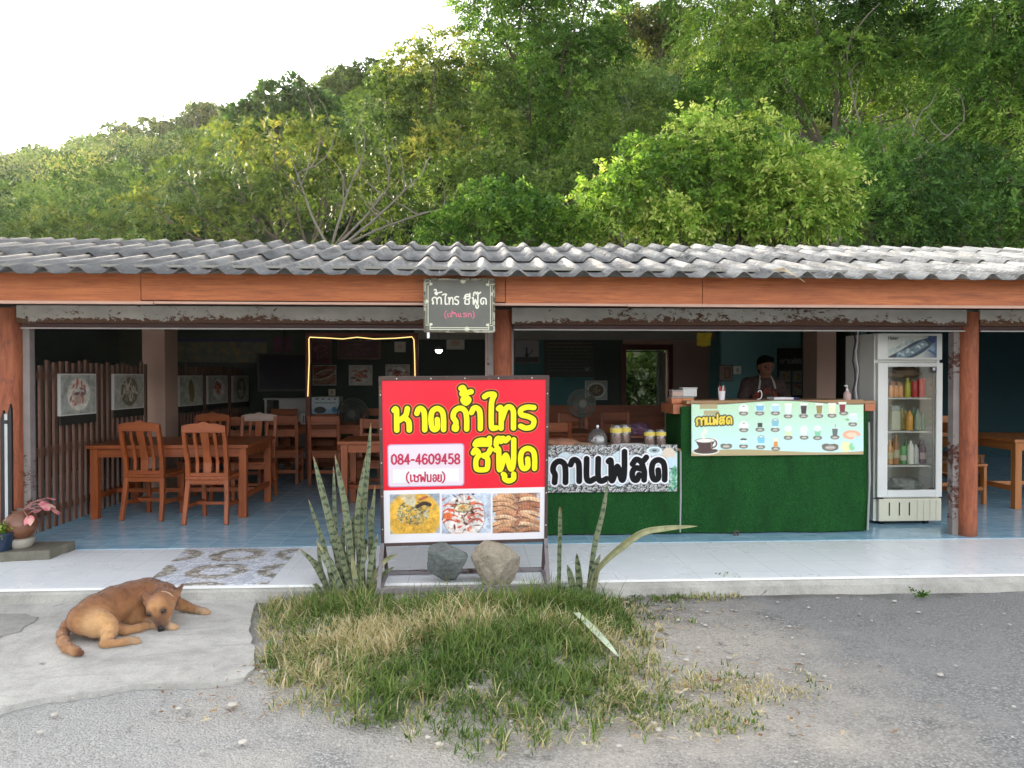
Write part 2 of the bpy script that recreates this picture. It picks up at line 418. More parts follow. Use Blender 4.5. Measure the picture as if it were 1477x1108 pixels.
# ------------------------------------------------------------------ bodies: smooth union of round cones -> one skin (surface nets)
def nets(fn, lo, hi, h):
    ax_ = [np.arange(lo[k] - 2 * h, hi[k] + 3 * h, h) for k in range(3)]
    f = fn(*np.meshgrid(*ax_, indexing='ij')); s = f < 0
    n = np.array(f.shape); acc = np.zeros((*(n - 1), 3)); cnt = np.zeros(tuple(n - 1))
    cs = [(a, b, c) for a in (0, 1) for b in (0, 1) for c in (0, 1)]
    def sub(A, o): return A[o[0]:n[0] - 1 + o[0], o[1]:n[1] - 1 + o[1], o[2]:n[2] - 1 + o[2]]
    for o in cs:
        for k in range(3):
            if o[k] == 0:
                e = list(o); e[k] = 1; fa, fb = sub(f, o), sub(f, e); x = (fa < 0) != (fb < 0)
                t = np.where(x, fa / np.where(x, fa - fb, 1), 0)
                for q in range(3): acc[..., q] += np.where(x, o[q] + (t if q == k else 0), 0)
                cnt += x
    act = cnt > 0; idx = -np.ones(act.shape, int); idx[act] = np.arange(act.sum())
    g = np.argwhere(act); V = (g + acc[act] / cnt[act][:, None]) * h + np.array([a[0] for a in ax_])
    Q = []
    for k in range(3):
        u, v = (k + 1) % 3, (k + 2) % 3
        sl0 = [slice(None)] * 3; sl1 = [slice(None)] * 3; sl0[k] = slice(0, -1); sl1[k] = slice(1, None)
        ch = s[tuple(sl0)] != s[tuple(sl1)]; e = np.argwhere(ch)
        e = e[(e[:, u] > 0) & (e[:, v] > 0) & (e[:, u] < n[u] - 1) & (e[:, v] < n[v] - 1)]
        d = np.zeros((4, 3), int); d[1, u] = -1; d[2, u] = -1; d[2, v] = -1; d[3, v] = -1
        q = np.stack([idx[tuple((e + dd).T)] for dd in d], 1)
        fl = s[tuple(e.T)]; q[~fl] = q[~fl][:, ::-1]; Q.append(q)
    return V, np.concatenate(Q)
def cones(prims, k=.02):
    """prims: (a, b, ra, rb) ; smooth-min of round cones"""
    def fn(X, Y, Z):
        P = np.stack([X, Y, Z], -1).astype(np.float32); d = None
        for a, b, ra, rb in prims:
            a = np.asarray(a, np.float32); b = np.asarray(b, np.float32); ab = b - a; L = max(float(ab @ ab), 1e-10)
            pa = P - a; t = np.clip(pa @ ab / L, 0, 1); q = np.sqrt(((pa - t[..., None] * ab) ** 2).sum(-1)) - (ra + t * (rb - ra))
            if d is None: d = q
            else:
                hh = np.maximum(k - np.abs(d - q), 0) / k; d = np.minimum(d, q) - hh * hh * k * .25
        return d
    return fn
def chain(nodes): return [(a[:3], b[:3], a[3], b[3]) for a, b in zip(nodes[:-1], nodes[1:])]
def skin(prims, h, k=.02, sm=1):
    lo = np.min([np.minimum(np.array(a) - ra, np.array(b) - rb) for a, b, ra, rb in prims], 0); hi = np.max([np.maximum(np.array(a) + ra, np.array(b) + rb) for a, b, ra, rb in prims], 0)
    return nets(cones(prims, k), lo, hi, h)
# ================================================================== THE SETTING: ground, road, floor, hill
FZ = 0.10                                # shop floor
YE, YB = 5.43, 6.62                      # front edge of the floor, line where the blue tiles begin
def vnoise(x, y, seed=0, s=1.0):
    """smooth value noise for geometry"""
    g = np.random.default_rng(seed).random((64, 64)); x = np.asarray(x) * s; y = np.asarray(y) * s
    xi = np.floor(x).astype(int); yi = np.floor(y).astype(int); fx = x - xi; fy = y - yi
    fx = fx * fx * (3 - 2 * fx); fy = fy * fy * (3 - 2 * fy)
    G = lambda a, b: g[a % 64, b % 64]
    return (G(xi, yi) * (1 - fx) + G(xi + 1, yi) * fx) * (1 - fy) + (G(xi, yi + 1) * (1 - fx) + G(xi + 1, yi + 1) * fx) * fy - .5
def fbm(x, y, seed=0, s=1.0): return vnoise(x, y, seed, s) + .5 * vnoise(x, y, seed + 1, s * 2.1) + .25 * vnoise(x, y, seed + 2, s * 4.3)

m_ground = pm('dry earth', (.16, .14, .11), .95, .3, 3, .4)
o = MB().add([(-400, -300, -.06), (400, -300, -.06), (400, 500, -.06), (-400, 500, -.06)], [(0, 1, 2, 3)]).build('ground', m_ground); struct(o)

# asphalt with coarse pale stones, worn pale patches and sandy dirt drifting round the verge
def asphalt():
    t = NT('worn asphalt'); v = t.coords('Object'); pos = t.n('SeparateXYZ', i_0=v)
    big = t.noise(v, .55, 5, .6, .4); mid = t.noise(v, 2.6, 5, .6); fine = t.noise(v, 60, 3, .6)
    vo = t.n('TexVoronoi', i_Vector=v, i_Scale=85.0); vc = t.n('SeparateColor', i_0=vo.outputs['Color'])
    stone = t.ramp(vc.outputs[0], [(.0, (.105, .102, .10)), (.4, (.24, .235, .225)), (.8, (.39, .38, .36)), (1, (.55, .54, .52))])
    gap = t.ramp(vo.outputs['Distance'], [(.25, 1.0), (.75, .35)])
    c = t.mix(1.0, stone, gap, 'MULTIPLY')
    c = t.mix(t.ramp(mid, [(.35, .75), (.65, .15)]), c, (.235, .232, .228))
    # to the left the surface is bleached, to the right it is newer and darker
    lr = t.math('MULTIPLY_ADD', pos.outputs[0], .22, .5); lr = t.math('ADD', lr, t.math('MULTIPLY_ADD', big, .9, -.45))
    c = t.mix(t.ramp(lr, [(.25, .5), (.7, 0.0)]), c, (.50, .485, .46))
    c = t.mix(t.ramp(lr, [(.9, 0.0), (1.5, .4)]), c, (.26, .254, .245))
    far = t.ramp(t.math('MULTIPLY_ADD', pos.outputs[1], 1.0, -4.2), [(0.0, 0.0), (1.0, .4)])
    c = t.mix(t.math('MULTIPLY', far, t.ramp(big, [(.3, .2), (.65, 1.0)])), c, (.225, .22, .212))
    # sandy patches
    dx = t.math('MULTIPLY', t.math('SUBTRACT', pos.outputs[0], .55), .48); dy = t.math('MULTIPLY', t.math('SUBTRACT', pos.outputs[1], 4.1), .62)
    d = t.math('SQRT', t.math('ADD', t.math('MULTIPLY', dx, dx), t.math('MULTIPLY', dy, dy)))
    d = t.math('ADD', d, t.math('MULTIPLY_ADD', mid, .9, -.45)); d = t.math('ADD', d, t.math('MULTIPLY_ADD', big, 1.0, -.5))
    sand = t.ramp(d, [(.45, .8), (.95, 0.0)])
    sc = t.ramp(fine, [(.3, (.32, .28, .235)), (.5, (.43, .39, .335)), (.75, (.52, .48, .42))])
    c = t.mix(sand, c, sc)
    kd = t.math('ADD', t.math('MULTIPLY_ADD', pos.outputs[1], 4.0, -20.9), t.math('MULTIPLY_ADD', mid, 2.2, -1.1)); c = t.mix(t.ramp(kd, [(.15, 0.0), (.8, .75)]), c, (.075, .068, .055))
    pale = t.ramp(t.noise(v, 1.7, 6, .7, 1.2), [(.66, 0.0), (.76, .5)]); c = t.mix(pale, c, (.36, .35, .33))
    t.set(color=c, rough=.88, spec=.25)
    h = t.math('ADD', t.math('MULTIPLY', vo.outputs['Distance'], -.7), t.math('MULTIPLY', fine, .6)); t.bump(h, 1.0, .016); return t.m
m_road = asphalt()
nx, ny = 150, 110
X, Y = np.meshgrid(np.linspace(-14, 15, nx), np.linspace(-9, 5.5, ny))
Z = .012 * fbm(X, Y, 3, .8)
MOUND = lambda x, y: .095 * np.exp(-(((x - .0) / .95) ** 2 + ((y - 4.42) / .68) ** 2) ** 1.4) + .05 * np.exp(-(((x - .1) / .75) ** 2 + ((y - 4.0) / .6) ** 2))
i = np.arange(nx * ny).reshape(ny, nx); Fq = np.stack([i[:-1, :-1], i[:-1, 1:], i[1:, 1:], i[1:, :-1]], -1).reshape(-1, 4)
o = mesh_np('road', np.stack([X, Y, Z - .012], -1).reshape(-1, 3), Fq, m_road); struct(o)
# earth of the verge under the grass
m_soil = pm('sandy verge soil', (.25, .21, .16), .95, .35, 9, .6, bscale=60, bd=.01, c2=(.40, .355, .29))
nx, ny = 90, 80
X, Y = np.meshgrid(np.linspace(-1.5, 1.75, nx), np.linspace(3.1, 5.425, ny))
rr = ((X - .0) / 1.22) ** 2 + ((Y - 4.6) / 1.25) ** 2
Z = MOUND(X, Y) + .02 * fbm(X, Y, 9, 3) - .035 * np.clip(rr - .55, 0, 3)
o = mesh_np('soil', np.stack([X, Y, Z + .004], -1).reshape(-1, 3), np.stack([(q := np.arange(nx * ny).reshape(ny, nx))[:-1, :-1], q[:-1, 1:], q[1:, 1:], q[1:, :-1]], -1).reshape(-1, 4), m_road); struct(o)

# concrete apron on the left where the dog lies
def concrete(name, c=(.43, .415, .385)):
    t = NT(name); v = t.coords('Object'); a = t.noise(v, 1.3, 7, .7, .8); b = t.noise(v, 7, 8, .75); f = t.noise(v, 90, 4, .7); st = t.noise(t.coords('Object', (1.2, 5, 1)), 1.6, 6, .7, .6)
    cc = t.ramp(a, [(.28, scl(c, .62)), (.5, c), (.72, scl(c, 1.28))]); cc = t.mix(t.ramp(st, [(.52, 0.0), (.68, .55)]), cc, scl(c, .6)); cc = t.mix(t.ramp(b, [(.48, 0.0), (.72, .5)]), cc, scl(c, .52)); cc = t.mix(t.ramp(f, [(.32, .55), (.46, 0.0)]), cc, scl(c, .5)); cc = t.mix(t.ramp(f, [(.58, 0.0), (.7, .4)]), cc, scl(c, 1.5))
    cr = t.n('TexVoronoi', feature='DISTANCE_TO_EDGE', i_Vector=t.coords('Object', (.9, .9, .9)), i_Scale=1.1).outputs[0]
    n2 = t.noise(v, 5, 5); cr = t.math('ADD', cr, t.math('MULTIPLY_ADD', n2, .16, -.055))
    cc = t.mix(t.ramp(cr, [(.0, .7), (.010, 0.0)]), cc, scl(c, .25))
    t.set(color=cc, rough=.9, spec=.2); t.bump(t.math('ADD', t.math('MULTIPLY', b, .8), f), .6, .006); return t.m
m_conc = concrete('weathered concrete')
def ragged(poly, step=.05, amp=.015, seed=1):
    g = random.Random(seed); out = []
    for a, b in zip(poly, poly[1:] + poly[:1]):
        L = math.dist(a, b); n = max(1, int(L / step))
        for k in range(n):
            t = k / n; out.append((a[0] + (b[0] - a[0]) * t + g.gauss(0, amp) * (k > 0), a[1] + (b[1] - a[1]) * t + g.gauss(0, amp) * (k > 0)))
    return out
def slab(poly, z0, z1): 
    n = len(poly); return MB().add([(x, y, z0) for x, y in poly] + [(x, y, z1) for x, y in poly], [tuple(range(n, 2 * n))] + [(k, (k + 1) % n, (k + 1) % n + n, k + n) for k in range(n)])
p = lambda px, py, z=.02: tuple(on(px, py, z)[:2])
apron = [p(-420, 1120), p(-60, 1040), p(20, 1015), p(70, 1004), p(140, 996), p(190, 986), p(250, 985), p(300, 984), p(352, 976), p(368, 962), p(362, 915), p(362, 890), p(368, 866), p(373, 852)]
apron[-1] = (apron[-1][0], YE - .004); apron.append((-6.0, YE - .004)); apron.append((-6.0, 3.0))
o = slab(ragged(apron, .06, .008, 4), -.05, .016).build('concrete_apron', m_conc); struct(o)
# older broken concrete and a thin skim along the step, upper left
o = slab(ragged([p(-300, 960, .045), p(-40, 925, .045), p(30, 905, .045), p(55, 885, .045), p(20, 880, .045), (-6, YE - .05)], .07, .012, 8), .0, .022).build('concrete_patch', concrete('older concrete', (.29, .28, .26))); struct(o)
# low concrete kerb under the tiled edge
m_kerb = concrete('kerb concrete', (.40, .385, .35))
mb = MB(); prof = []
xs = np.linspace(-9, 13, 180)
for x in xs: prof.append((x, YE - .05 - .035 * (1 + fbm(x, 0, 5, 2.0)) * (x > .9) + .012 * fbm(x, 3, 6, 7)))
vs = []; 
for x, y in prof: vs += [(x, y, -.03), (x, y + .012, FZ - .035 - .012 * (x > 1)), (x, YE - .002, FZ - .016), (x, YE - .002, -.03)]
fs = [(a * 4 + k, a * 4 + 4 + k, a * 4 + 5 + k, a * 4 + 1 + k) for a in range(len(prof) - 1) for k in range(3)]
o = mb.add(vs, fs).build('kerb', m_kerb, smooth=True); struct(o)

# tiled floor: white outer band, blue marbled inside
def tiles(name, size, c, c2, grout, rough, marb, stretch=(1, 1, 1), off=(0, 0)):
    t = NT(name); P = t.n('NewGeometry').outputs['Position']; s = t.n('SeparateXYZ', i_0=P)
    def ed(q, o): 
        f = t.math('FRACT', t.math('DIVIDE', t.math('ADD', q, 100.0 + o), size)); return t.math('ABSOLUTE', t.math('SUBTRACT', f, .5))
    e = t.math('MAXIMUM', ed(s.outputs[0], off[0]), ed(s.outputs[1], off[1])); g = t.ramp(e, [(.488, 0.0), (.494, 1.0)])
    ids = t.n('TexWhiteNoise', noise_dimensions='2D'); cb = t.n('CombineXYZ', i_0=t.math('FLOOR', t.math('DIVIDE', t.math('ADD', s.outputs[0], 100.0 + off[0]), size)), i_1=t.math('FLOOR', t.math('DIVIDE', t.math('ADD', s.outputs[1], 100.0 + off[1]), size)))
    t.put(ids.inputs['Vector'], cb.outputs[0])
    mp = t.n('Mapping'); t.put(mp.inputs[0], P); mp.inputs['Scale'].default_value = stretch
    va = t.n('VectorMath', operation='ADD'); t.put(va.inputs[0], mp.outputs[0]); sc = t.n('VectorMath', operation='SCALE'); t.put(sc.inputs[0], ids.outputs['Color']); sc.inputs['Scale'].default_value = 9.0; t.put(va.inputs[1], sc.outputs[0])
    n = t.noise(va.outputs[0], marb, 6, .62, .8); grime = t.noise(P, 1.3, 5, .6)
    cc = t.ramp(n, [(.3, c), (.7, c2)]); cc = t.mix(t.math('MULTIPLY', ids.outputs['Value'], .12), cc, scl(c, .8))
    cc = t.mix(t.ramp(grime, [(.45, 0.0), (.8, .25)]), cc, scl(c, .6)); cc = t.mix(t.math('MULTIPLY', g, .65), cc, grout)
    t.set(color=cc, rough=t.mix(g, t.ramp(grime, [(.3, rough), (.8, rough + .18)]), .8), spec=.5); t.bump(t.math('SUBTRACT', t.math('MULTIPLY', n, .15), g), .25, .002); return t.m
m_white = tiles('white floor tile', .30, (.74, .77, .80), (.82, .835, .85), (.42, .43, .44), .22, 3, off=(.03, .0))
m_blue = tiles('blue marbled tile', .30, (.17, .36, .51), (.44, .63, .75), (.20, .32, .40), .13, 3.2, (1, 4.5, 1), off=(.03, .12))
o = MB().box(-9, 13, YE, YB, .0, FZ).build('tiled_terrace', m_white, bevel=.006); struct(o)
o = MB().box(-9, 13, YB, 14.2, .0, FZ + .003).build('floor', m_blue); struct(o)
mb = MB().box(-9, 13, YE - .012, YE - .0005, FZ - .016, FZ + .001)
o = mb.build('floor_edge_trim', pm('white tile edge', (.78, .78, .77), .4, .06, 4, .05), bevel=.002); struct(o)

# ------------------------------------------------------------------ hill
def hz(x, y):
    u = x / np.maximum(y, 8)
    s = np.interp(u, [-1.6, -.75, -.61, -.36, -.2, -.02, .15, .5, 1.2], [.36, .345, .297, .358, .405, .45, .50, .55, .55])
    d = np.maximum(y - 15.2, 0); z = s * d * np.minimum(1, .55 + d / 40)
    top = s * 80; z = np.where(y > 95, top + (y - 95) * -.25, z)
    return z - .05 + .9 * fbm(x, y, 11, .12) * np.clip(d / 12, 0, 1)
xs = np.concatenate([np.linspace(-170, -42, 20), np.linspace(-40, 40, 81), np.linspace(42, 150, 18)]); ys = np.concatenate([np.linspace(14.4, 60, 70), np.linspace(61, 140, 50)])
X, Y = np.meshgrid(xs, ys); i = np.arange(X.size).reshape(X.shape)
m_hill = pm('shaded hillside undergrowth', (.035, .045, .02), 1, .4, 1.5, .5, c2=(.06, .07, .03))
o = mesh_np('hill', np.stack([X, Y, hz(X, Y)], -1).reshape(-1, 3), np.stack([i[:-1, :-1], i[:-1, 1:], i[1:, 1:], i[1:, :-1]], -1).reshape(-1, 4), m_hill); struct(o)

# ================================================================== TREES
def unit(v): return v / np.maximum(np.linalg.norm(v, axis=-1, keepdims=True), 1e-9)
def leaf_mesh(P, D, N, L, W, tint):
    """one kite per leaf: base P, direction D, normal N"""
    S = unit(np.cross(D, N)); L = np.asarray(L)[:, None]; W = np.asarray(W)[:, None]; Nn = unit(np.cross(S, D))
    V = np.stack([P, P + D * L * .45 + S * W * .5 - Nn * W * .10, P + D * L - Nn * L * .12, P + D * L * .45 - S * W * .5 - Nn * W * .10], 1).reshape(-1, 3)
    return V, np.arange(len(V)).reshape(-1, 4), np.repeat(tint, 4)
def sprays(P, D, n, spread, ll, lw, g, droop=.3, tbase=None, comp=True):
    """each spray: n leaflets set along a drooping twig that starts at P and runs along D"""
    m = len(P); t = np.linspace(.1, 1, n)[None, :, None]; D = unit(D)
    side = unit(np.cross(D, g.normal(0, 1, (m, 3)))); up = unit(np.cross(side, D)); up = np.where(up[:, 2:3] < 0, -up, up)
    ln = (spread * g.uniform(.6, 1.3, m))[:, None, None]
    Q = P[:, None] + D[:, None] * ln * t + np.array([0, 0, -1.0]) * (droop * ln * t * t)
    sg = np.where(np.arange(n) % 2 == 0, 1, -1)[None, :, None]
    dd = unit(D[:, None] * (.75 if comp else .4) + side[:, None] * sg * .8 + np.array([0, 0, -1.0]) * droop * t + g.normal(0, .28, (m, n, 3)))
    nn = unit(up[:, None] + g.normal(0, .38, (m, n, 3)))
    k = m * n; L = ll * g.uniform(.65, 1.25, k); W = lw * g.uniform(.7, 1.2, k)
    tb = (g.random(m) if tbase is None else tbase); tint = np.clip(np.repeat(tb, n) + g.normal(0, .12, k), 0, 1)
    return leaf_mesh(Q.reshape(-1, 3), dd.reshape(-1, 3), nn.reshape(-1, 3), L, W, tint)
def shell(cl, dens, g, lowcut=-.55, inner=.25):
    """points and outward directions over clumps (cx,cy,cz,rx,ry,rz); dens = sprays per square metre of clump"""
    PP = []; DD = []; CI = []
    for ci, (cx, cy, cz, rx, ry, rz) in enumerate(cl):
        n = max(6, int(dens * 4 * math.pi * ((rx * ry * rz) ** (2 / 3))))
        d = unit(g.normal(0, 1, (n * 2, 3))); d = d[(d[:, 2] > lowcut) | (g.random(n * 2) < .25)][:n]
        r = 1 - inner * g.random(len(d)) ** 1.5 + .10 * g.normal(0, 1, len(d))
        PP.append(np.array([cx, cy, cz]) + d * np.array([rx, ry, rz]) * r[:, None]); DD.append(d); CI += [ci] * len(d)
    return np.concatenate(PP), np.concatenate(DD), np.array(CI)
def clumps(c, r, n, size, g, flat=.8, low=-.5):
    out = []
    for k in range(n):
        d = unit(g.normal(0, 1, (1, 3)))[0]
        while d[2] < low: d = unit(g.normal(0, 1, (1, 3)))[0]
        q = g.uniform(.45, .92); s = size * g.uniform(.65, 1.25)
        out.append((c[0] + d[0] * r[0] * q, c[1] + d[1] * r[1] * q, c[2] + d[2] * r[2] * q, s, s, s * flat))
    return out
def limb(mb, a, b, r0, r1, g, wob=.12, n=7):
    a = np.array(a, float); b = np.array(b, float); L = np.linalg.norm(b - a); pts = []
    o1 = g.normal(0, wob * L * .5, 3); 
    for k in range(n):
        t = k / (n - 1); pts.append(a + (b - a) * t + o1 * math.sin(math.pi * t) + g.normal(0, wob * L * .06, 3) * (0 < k < n - 1))
    mb.tube(pts, [r0 + (r1 - r0) * k / (n - 1) for k in range(n)], 7); return pts
m_bark = pm('grey brown bark', (.12, .095, .07), .9, .35, 5, .5, stretch=(1, 1, .25), bscale=25)
m_bark2 = pm('pale grey bark', (.17, .15, .12), .9, .3, 5, .4, stretch=(1, 1, .3), bscale=25)
LM = {
 'lime': leafmat('fresh lime green leaves', [(0, (0.027, 0.075, 0.013)), (.35, (0.088, 0.188, 0.025)), (.7, (0.206, 0.338, 0.048)), (.9, (0.362, 0.475, 0.094)), (1, (0.525, 0.575, 0.175))], .38),
 'olive': leafmat('olive green leaves', [(0, (0.027, 0.056, 0.013)), (.5, (0.106, 0.173, 0.035)), (.85, (0.237, 0.300, 0.062)), (1, (0.375, 0.350, 0.075))], .38),
 'deep': leafmat('dark green leaves', [(0, (0.015, 0.043, 0.011)), (.55, (0.053, 0.125, 0.025)), (1, (0.150, 0.275, 0.050))], .33),
 'fern': leafmat('feathery mid green leaves', [(0, (0.025, 0.069, 0.013)), (.5, (0.098, 0.206, 0.033)), (.85, (0.225, 0.362, 0.062)), (1, (0.375, 0.475, 0.112))], .42),
 'yellow': leafmat('yellowing green leaves', [(0, (0.035, 0.066, 0.013)), (.5, (0.110, 0.159, 0.030)), (.85, (0.230, 0.251, 0.048)), (1, (0.380, 0.318, 0.075))], .4),
 'wood': leafmat('mixed hillside leaves', [(0, (0.022, 0.050, 0.016)), (.35, (0.063, 0.125, 0.030)), (.7, (0.126, 0.200, 0.045)), (1, (0.252, 0.280, 0.070))], .38),
}
def tree(name, label, cat, base, cl, kind, bark, dens, spread, n, ll, lw, seed, droop=.3, trunk=None, group=None, limbs=True, r0=.16, comp=True, lowcut=-.55, tr=(.0, 1.0), inner=.25, twigs=0):
    g = np.random.default_rng(seed); base = np.array(base, float)
    t = thing(name, label, cat, base, group=group)
    P, D, CI = shell(cl, dens, g, lowcut, inner)
    cb = g.uniform(*tr, len(cl)); tb = np.clip(cb[CI] * .55 + .45 * g.random(len(P)), 0, 1)
    D2 = unit(D + g.normal(0, .45, D.shape) + np.array([0, 0, .15]))
    V, Fq, ti = sprays(P, D2, n, spread, ll, lw, g, droop, tb, comp)
    mesh_np('crown', V, Fq, LM[kind], t, smooth=False, attrs={'tint': ti})
    mb = MB(); C = np.array([c[:3] for c in cl]); mid = C.mean(0)
    fork = base + (mid - base) * (trunk or .45) + np.array([g.normal(0, .15), g.normal(0, .15), 0])
    limb(mb, base - np.array([0, 0, .3]), fork, r0, r0 * .7, g, .05)
    if limbs:
        for c in cl:
            e = np.array(c[:3]); s = fork + (mid - fork) * g.uniform(0, .35)
            pts = limb(mb, s, e, r0 * .42, r0 * .10, g, .16)
            for q in range(twigs):
                a = np.array(pts[g.integers(3, 7)]); d = unit((np.array(e) - s)[None])[0] + g.normal(0, .6, 3) + np.array([0, 0, .2])
                limb(mb, a, a + d * c[3] * g.uniform(.7, 1.2), r0 * .13, r0 * .04, g, .2, 5)
    mb.build('trunk', bark, t, smooth=True)
    return t
# ================================================================== THE RESTAURANT
m_red_ = pm('red oxide column paint', (.16, .042, .024), .55, .25, 5, .12, c2=(.23, .068, .036), bscale=18)
t = NT('red oxide column paint'); v = t.coords('World', (1, 1, .16)); st = t.noise(v, 26, 7, .7, .4); b2 = t.noise(t.coords('World'), 7, 6, .7); zz = t.n('SeparateXYZ', i_0=t.n('NewGeometry').outputs['Position']).outputs[2]
c = t.ramp(st, [(.3, (.13, .036, .019)), (.5, (.26, .075, .034)), (.72, (.36, .118, .054))]); c = t.mix(t.ramp(b2, [(.58, 0.0), (.70, .6)]), c, (.09, .03, .02)); c = t.mix(t.ramp(b2, [(.26, .5), (.34, 0.0)]), c, (.42, .22, .14))
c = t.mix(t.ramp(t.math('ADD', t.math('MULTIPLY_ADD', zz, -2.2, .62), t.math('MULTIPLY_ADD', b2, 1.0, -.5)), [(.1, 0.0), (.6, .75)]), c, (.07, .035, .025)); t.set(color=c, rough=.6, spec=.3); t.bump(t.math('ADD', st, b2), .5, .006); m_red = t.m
m_peel = None
def peel(name, base, rust, edge=.5, amt=.5, zc=None, zh=.1):
    """old paint flaking off, mostly along the lower and upper edges (zc centre height, zh half height)"""
    t = NT(name); P = t.n('NewGeometry').outputs['Position']; v = t.coords('World', (1, 1, 1.6)); z = t.n('SeparateXYZ', i_0=P).outputs[2]
    n = t.noise(v, 16, 8, .75, .4); b = t.noise(v, 1.1, 4); f = t.noise(v, 60, 3)
    k = t.math('MULTIPLY_ADD', b, 1.0, -.5)
    if zc is not None:
        e = t.math('DIVIDE', t.math('SUBTRACT', zc, z), zh); k = t.math('ADD', k, t.math('MULTIPLY', t.math('POWER', t.math('MAXIMUM', t.math('ADD', t.math('MULTIPLY', e, .55), .45), 0.0), 3.0), edge))
    q = t.math('ADD', n, t.math('MULTIPLY', k, amt)); m = t.ramp(q, [(.60, 0.0), (.63, 1.0)])
    rc = t.ramp(f, [(.3, scl(rust, .5)), (.7, rust)]); bc = t.ramp(t.noise(v, 5, 5), [(.3, scl(base, .82)), (.7, scl(base, 1.1))])
    t.set(color=t.mix(m, bc, rc), rough=.7, spec=.3); t.bump(t.math('ADD', t.math('MULTIPLY', m, -1.0), t.math('MULTIPLY', f, .3)), .5, .004); return t.m
t = NT('orange brown fascia timber'); oi = t.n('ObjectInfo').outputs['Random']; v = t.coords('World', (.9, 1, 15)); g1 = t.noise(v, 2.6, 8, .68, 1.2); g2 = t.noise(t.coords('World', (1, 1, 3)), 1.3, 6, .65); sp = t.noise(t.coords('World', (1, 1, 1)), 30, 4, .7)
c = t.ramp(g1, [(.28, (.20, .048, .014)), (.48, (.40, .112, .030)), (.72, (.56, .185, .055))]); c = t.mix(t.ramp(g2, [(.45, 0.0), (.72, .55)]), c, (.27, .065, .02)); c = t.mix(t.ramp(sp, [(.68, 0.0), (.74, .7)]), c, (.08, .03, .02)); t.set(color=c, rough=.5, spec=.4); t.bump(g1, .3, .005); m_orange = t.m
m_trimw = pm('pinkish faded trim', (.48, .30, .23), .6, .15, 5, .1)
m_maroon = pm('dark maroon steel', (.055, .018, .018), .5, .3, 6, .1)
m_grey_metal = pm('dull grey steel', (.30, .29, .28), .45, .2, 8, .05, metal=.6)
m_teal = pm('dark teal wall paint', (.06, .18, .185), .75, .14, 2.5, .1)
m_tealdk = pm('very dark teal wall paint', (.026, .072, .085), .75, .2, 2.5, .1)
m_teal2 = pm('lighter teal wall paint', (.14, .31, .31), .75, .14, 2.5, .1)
m_black_wall = pm('blackish green boarding', (.045, .065, .052), .7, .2, 3, .1)
m_pink = pm('salmon plaster', (.48, .31, .245), .8, .1, 3, .1)
m_ceil = pm('dusty ceiling boards', (.26, .25, .22), .9, .15, 2, .1)
YC = 6.75
b = thing('restaurant', 'open fronted roadside restaurant with grey corrugated roof and orange fascia', 'restaurant', (0, YC, 0))
# round columns with a flaking square post beside each
m_post = peel('flaking grey white post paint', (.22, .19, .18), (.10, .035, .022), amt=1.1)
for px, wpx, side in ((17, 30, 1), (725, 26, -1), (1396.5, 27, -1)):
    x = ax(px, YC); r = wpx / 2 * YC / FPX
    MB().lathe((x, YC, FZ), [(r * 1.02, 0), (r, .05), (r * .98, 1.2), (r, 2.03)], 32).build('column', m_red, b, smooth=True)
    xo = x + side * (r + .026)
    MB().box(xo - .03, xo + .03, YC + .0, YC + .08, FZ + .003, 2.02).build('post', m_post, b, bevel=.004)
    MB().box(x - side * (r - .01) - .015, x - side * (r - .01) + .03, YC + .04, YC + .1, FZ + .003, 2.02).build('post', m_post, b, bevel=.004)
# fascia boards in lengths, a thin trim strip below
zt = [2.30, 2.125]
joints = [-9, ax(205, 6.1), ax(727, 6.1) + .01, ax(1012, 6.1), 9.0, 13]
gg = np.random.default_rng(4)
for a, c in zip(joints[:-1], joints[1:]):
    dz = gg.normal(0, .004); dy = gg.normal(0, .004)
    MB().box(a + .002, c - .002, 6.085 + dy, 6.11 + dy, 2.135 + dz, 2.349 + dz * .4).build('fascia_board', m_orange, b, bevel=.003)
for a, c in ((-9, ax(222, 6.06)), (ax(222, 6.06) + .004, ax(905, 6.06)), (ax(905, 6.06) + .003, 13)):
    dz = gg.normal(0, .003); MB().box(a, c, 6.055 + dz, 6.10, 2.108 + dz, 2.131).build('trim_strip', m_trimw, b, bevel=.002)
# grey beams between the columns
m_beam = peel('flaking grey beam paint', (.44, .435, .41), (.13, .065, .04), edge=.55, amt=.62, zc=2.077, zh=.073)
m_beam2 = peel('badly flaked beam paint', (.46, .45, .41), (.16, .08, .045), edge=.4, amt=1.0, zc=2.077, zh=.073)
for a, c, m in ((-9, ax(-4, YC), m_beam), (ax(28, YC - .03), ax(708, YC), m_beam), (ax(738, YC - .03), ax(1387, YC), m_beam), (ax(1409, YC - .03), 13, m_beam2)):
    MB().box(a, c, YC - .07, YC + .05, 2.004, 2.15).build('beam', m, b, bevel=.004)
    MB().box(a + .02, c, YC - .03, YC + .06, 1.968, 2.001).build('shutter_rail', m_maroon, b, bevel=.002)
    MB().box(a + .02, c, YC - .05, YC - .034, 1.954, 1.965).build('rail_lip', m_grey_metal, b)
# dark slot above the beams up to the roof
MB().box(-9, 13, YC - .02, YC + .02, 2.152, 2.42).build('eave_board', m_maroon, b)
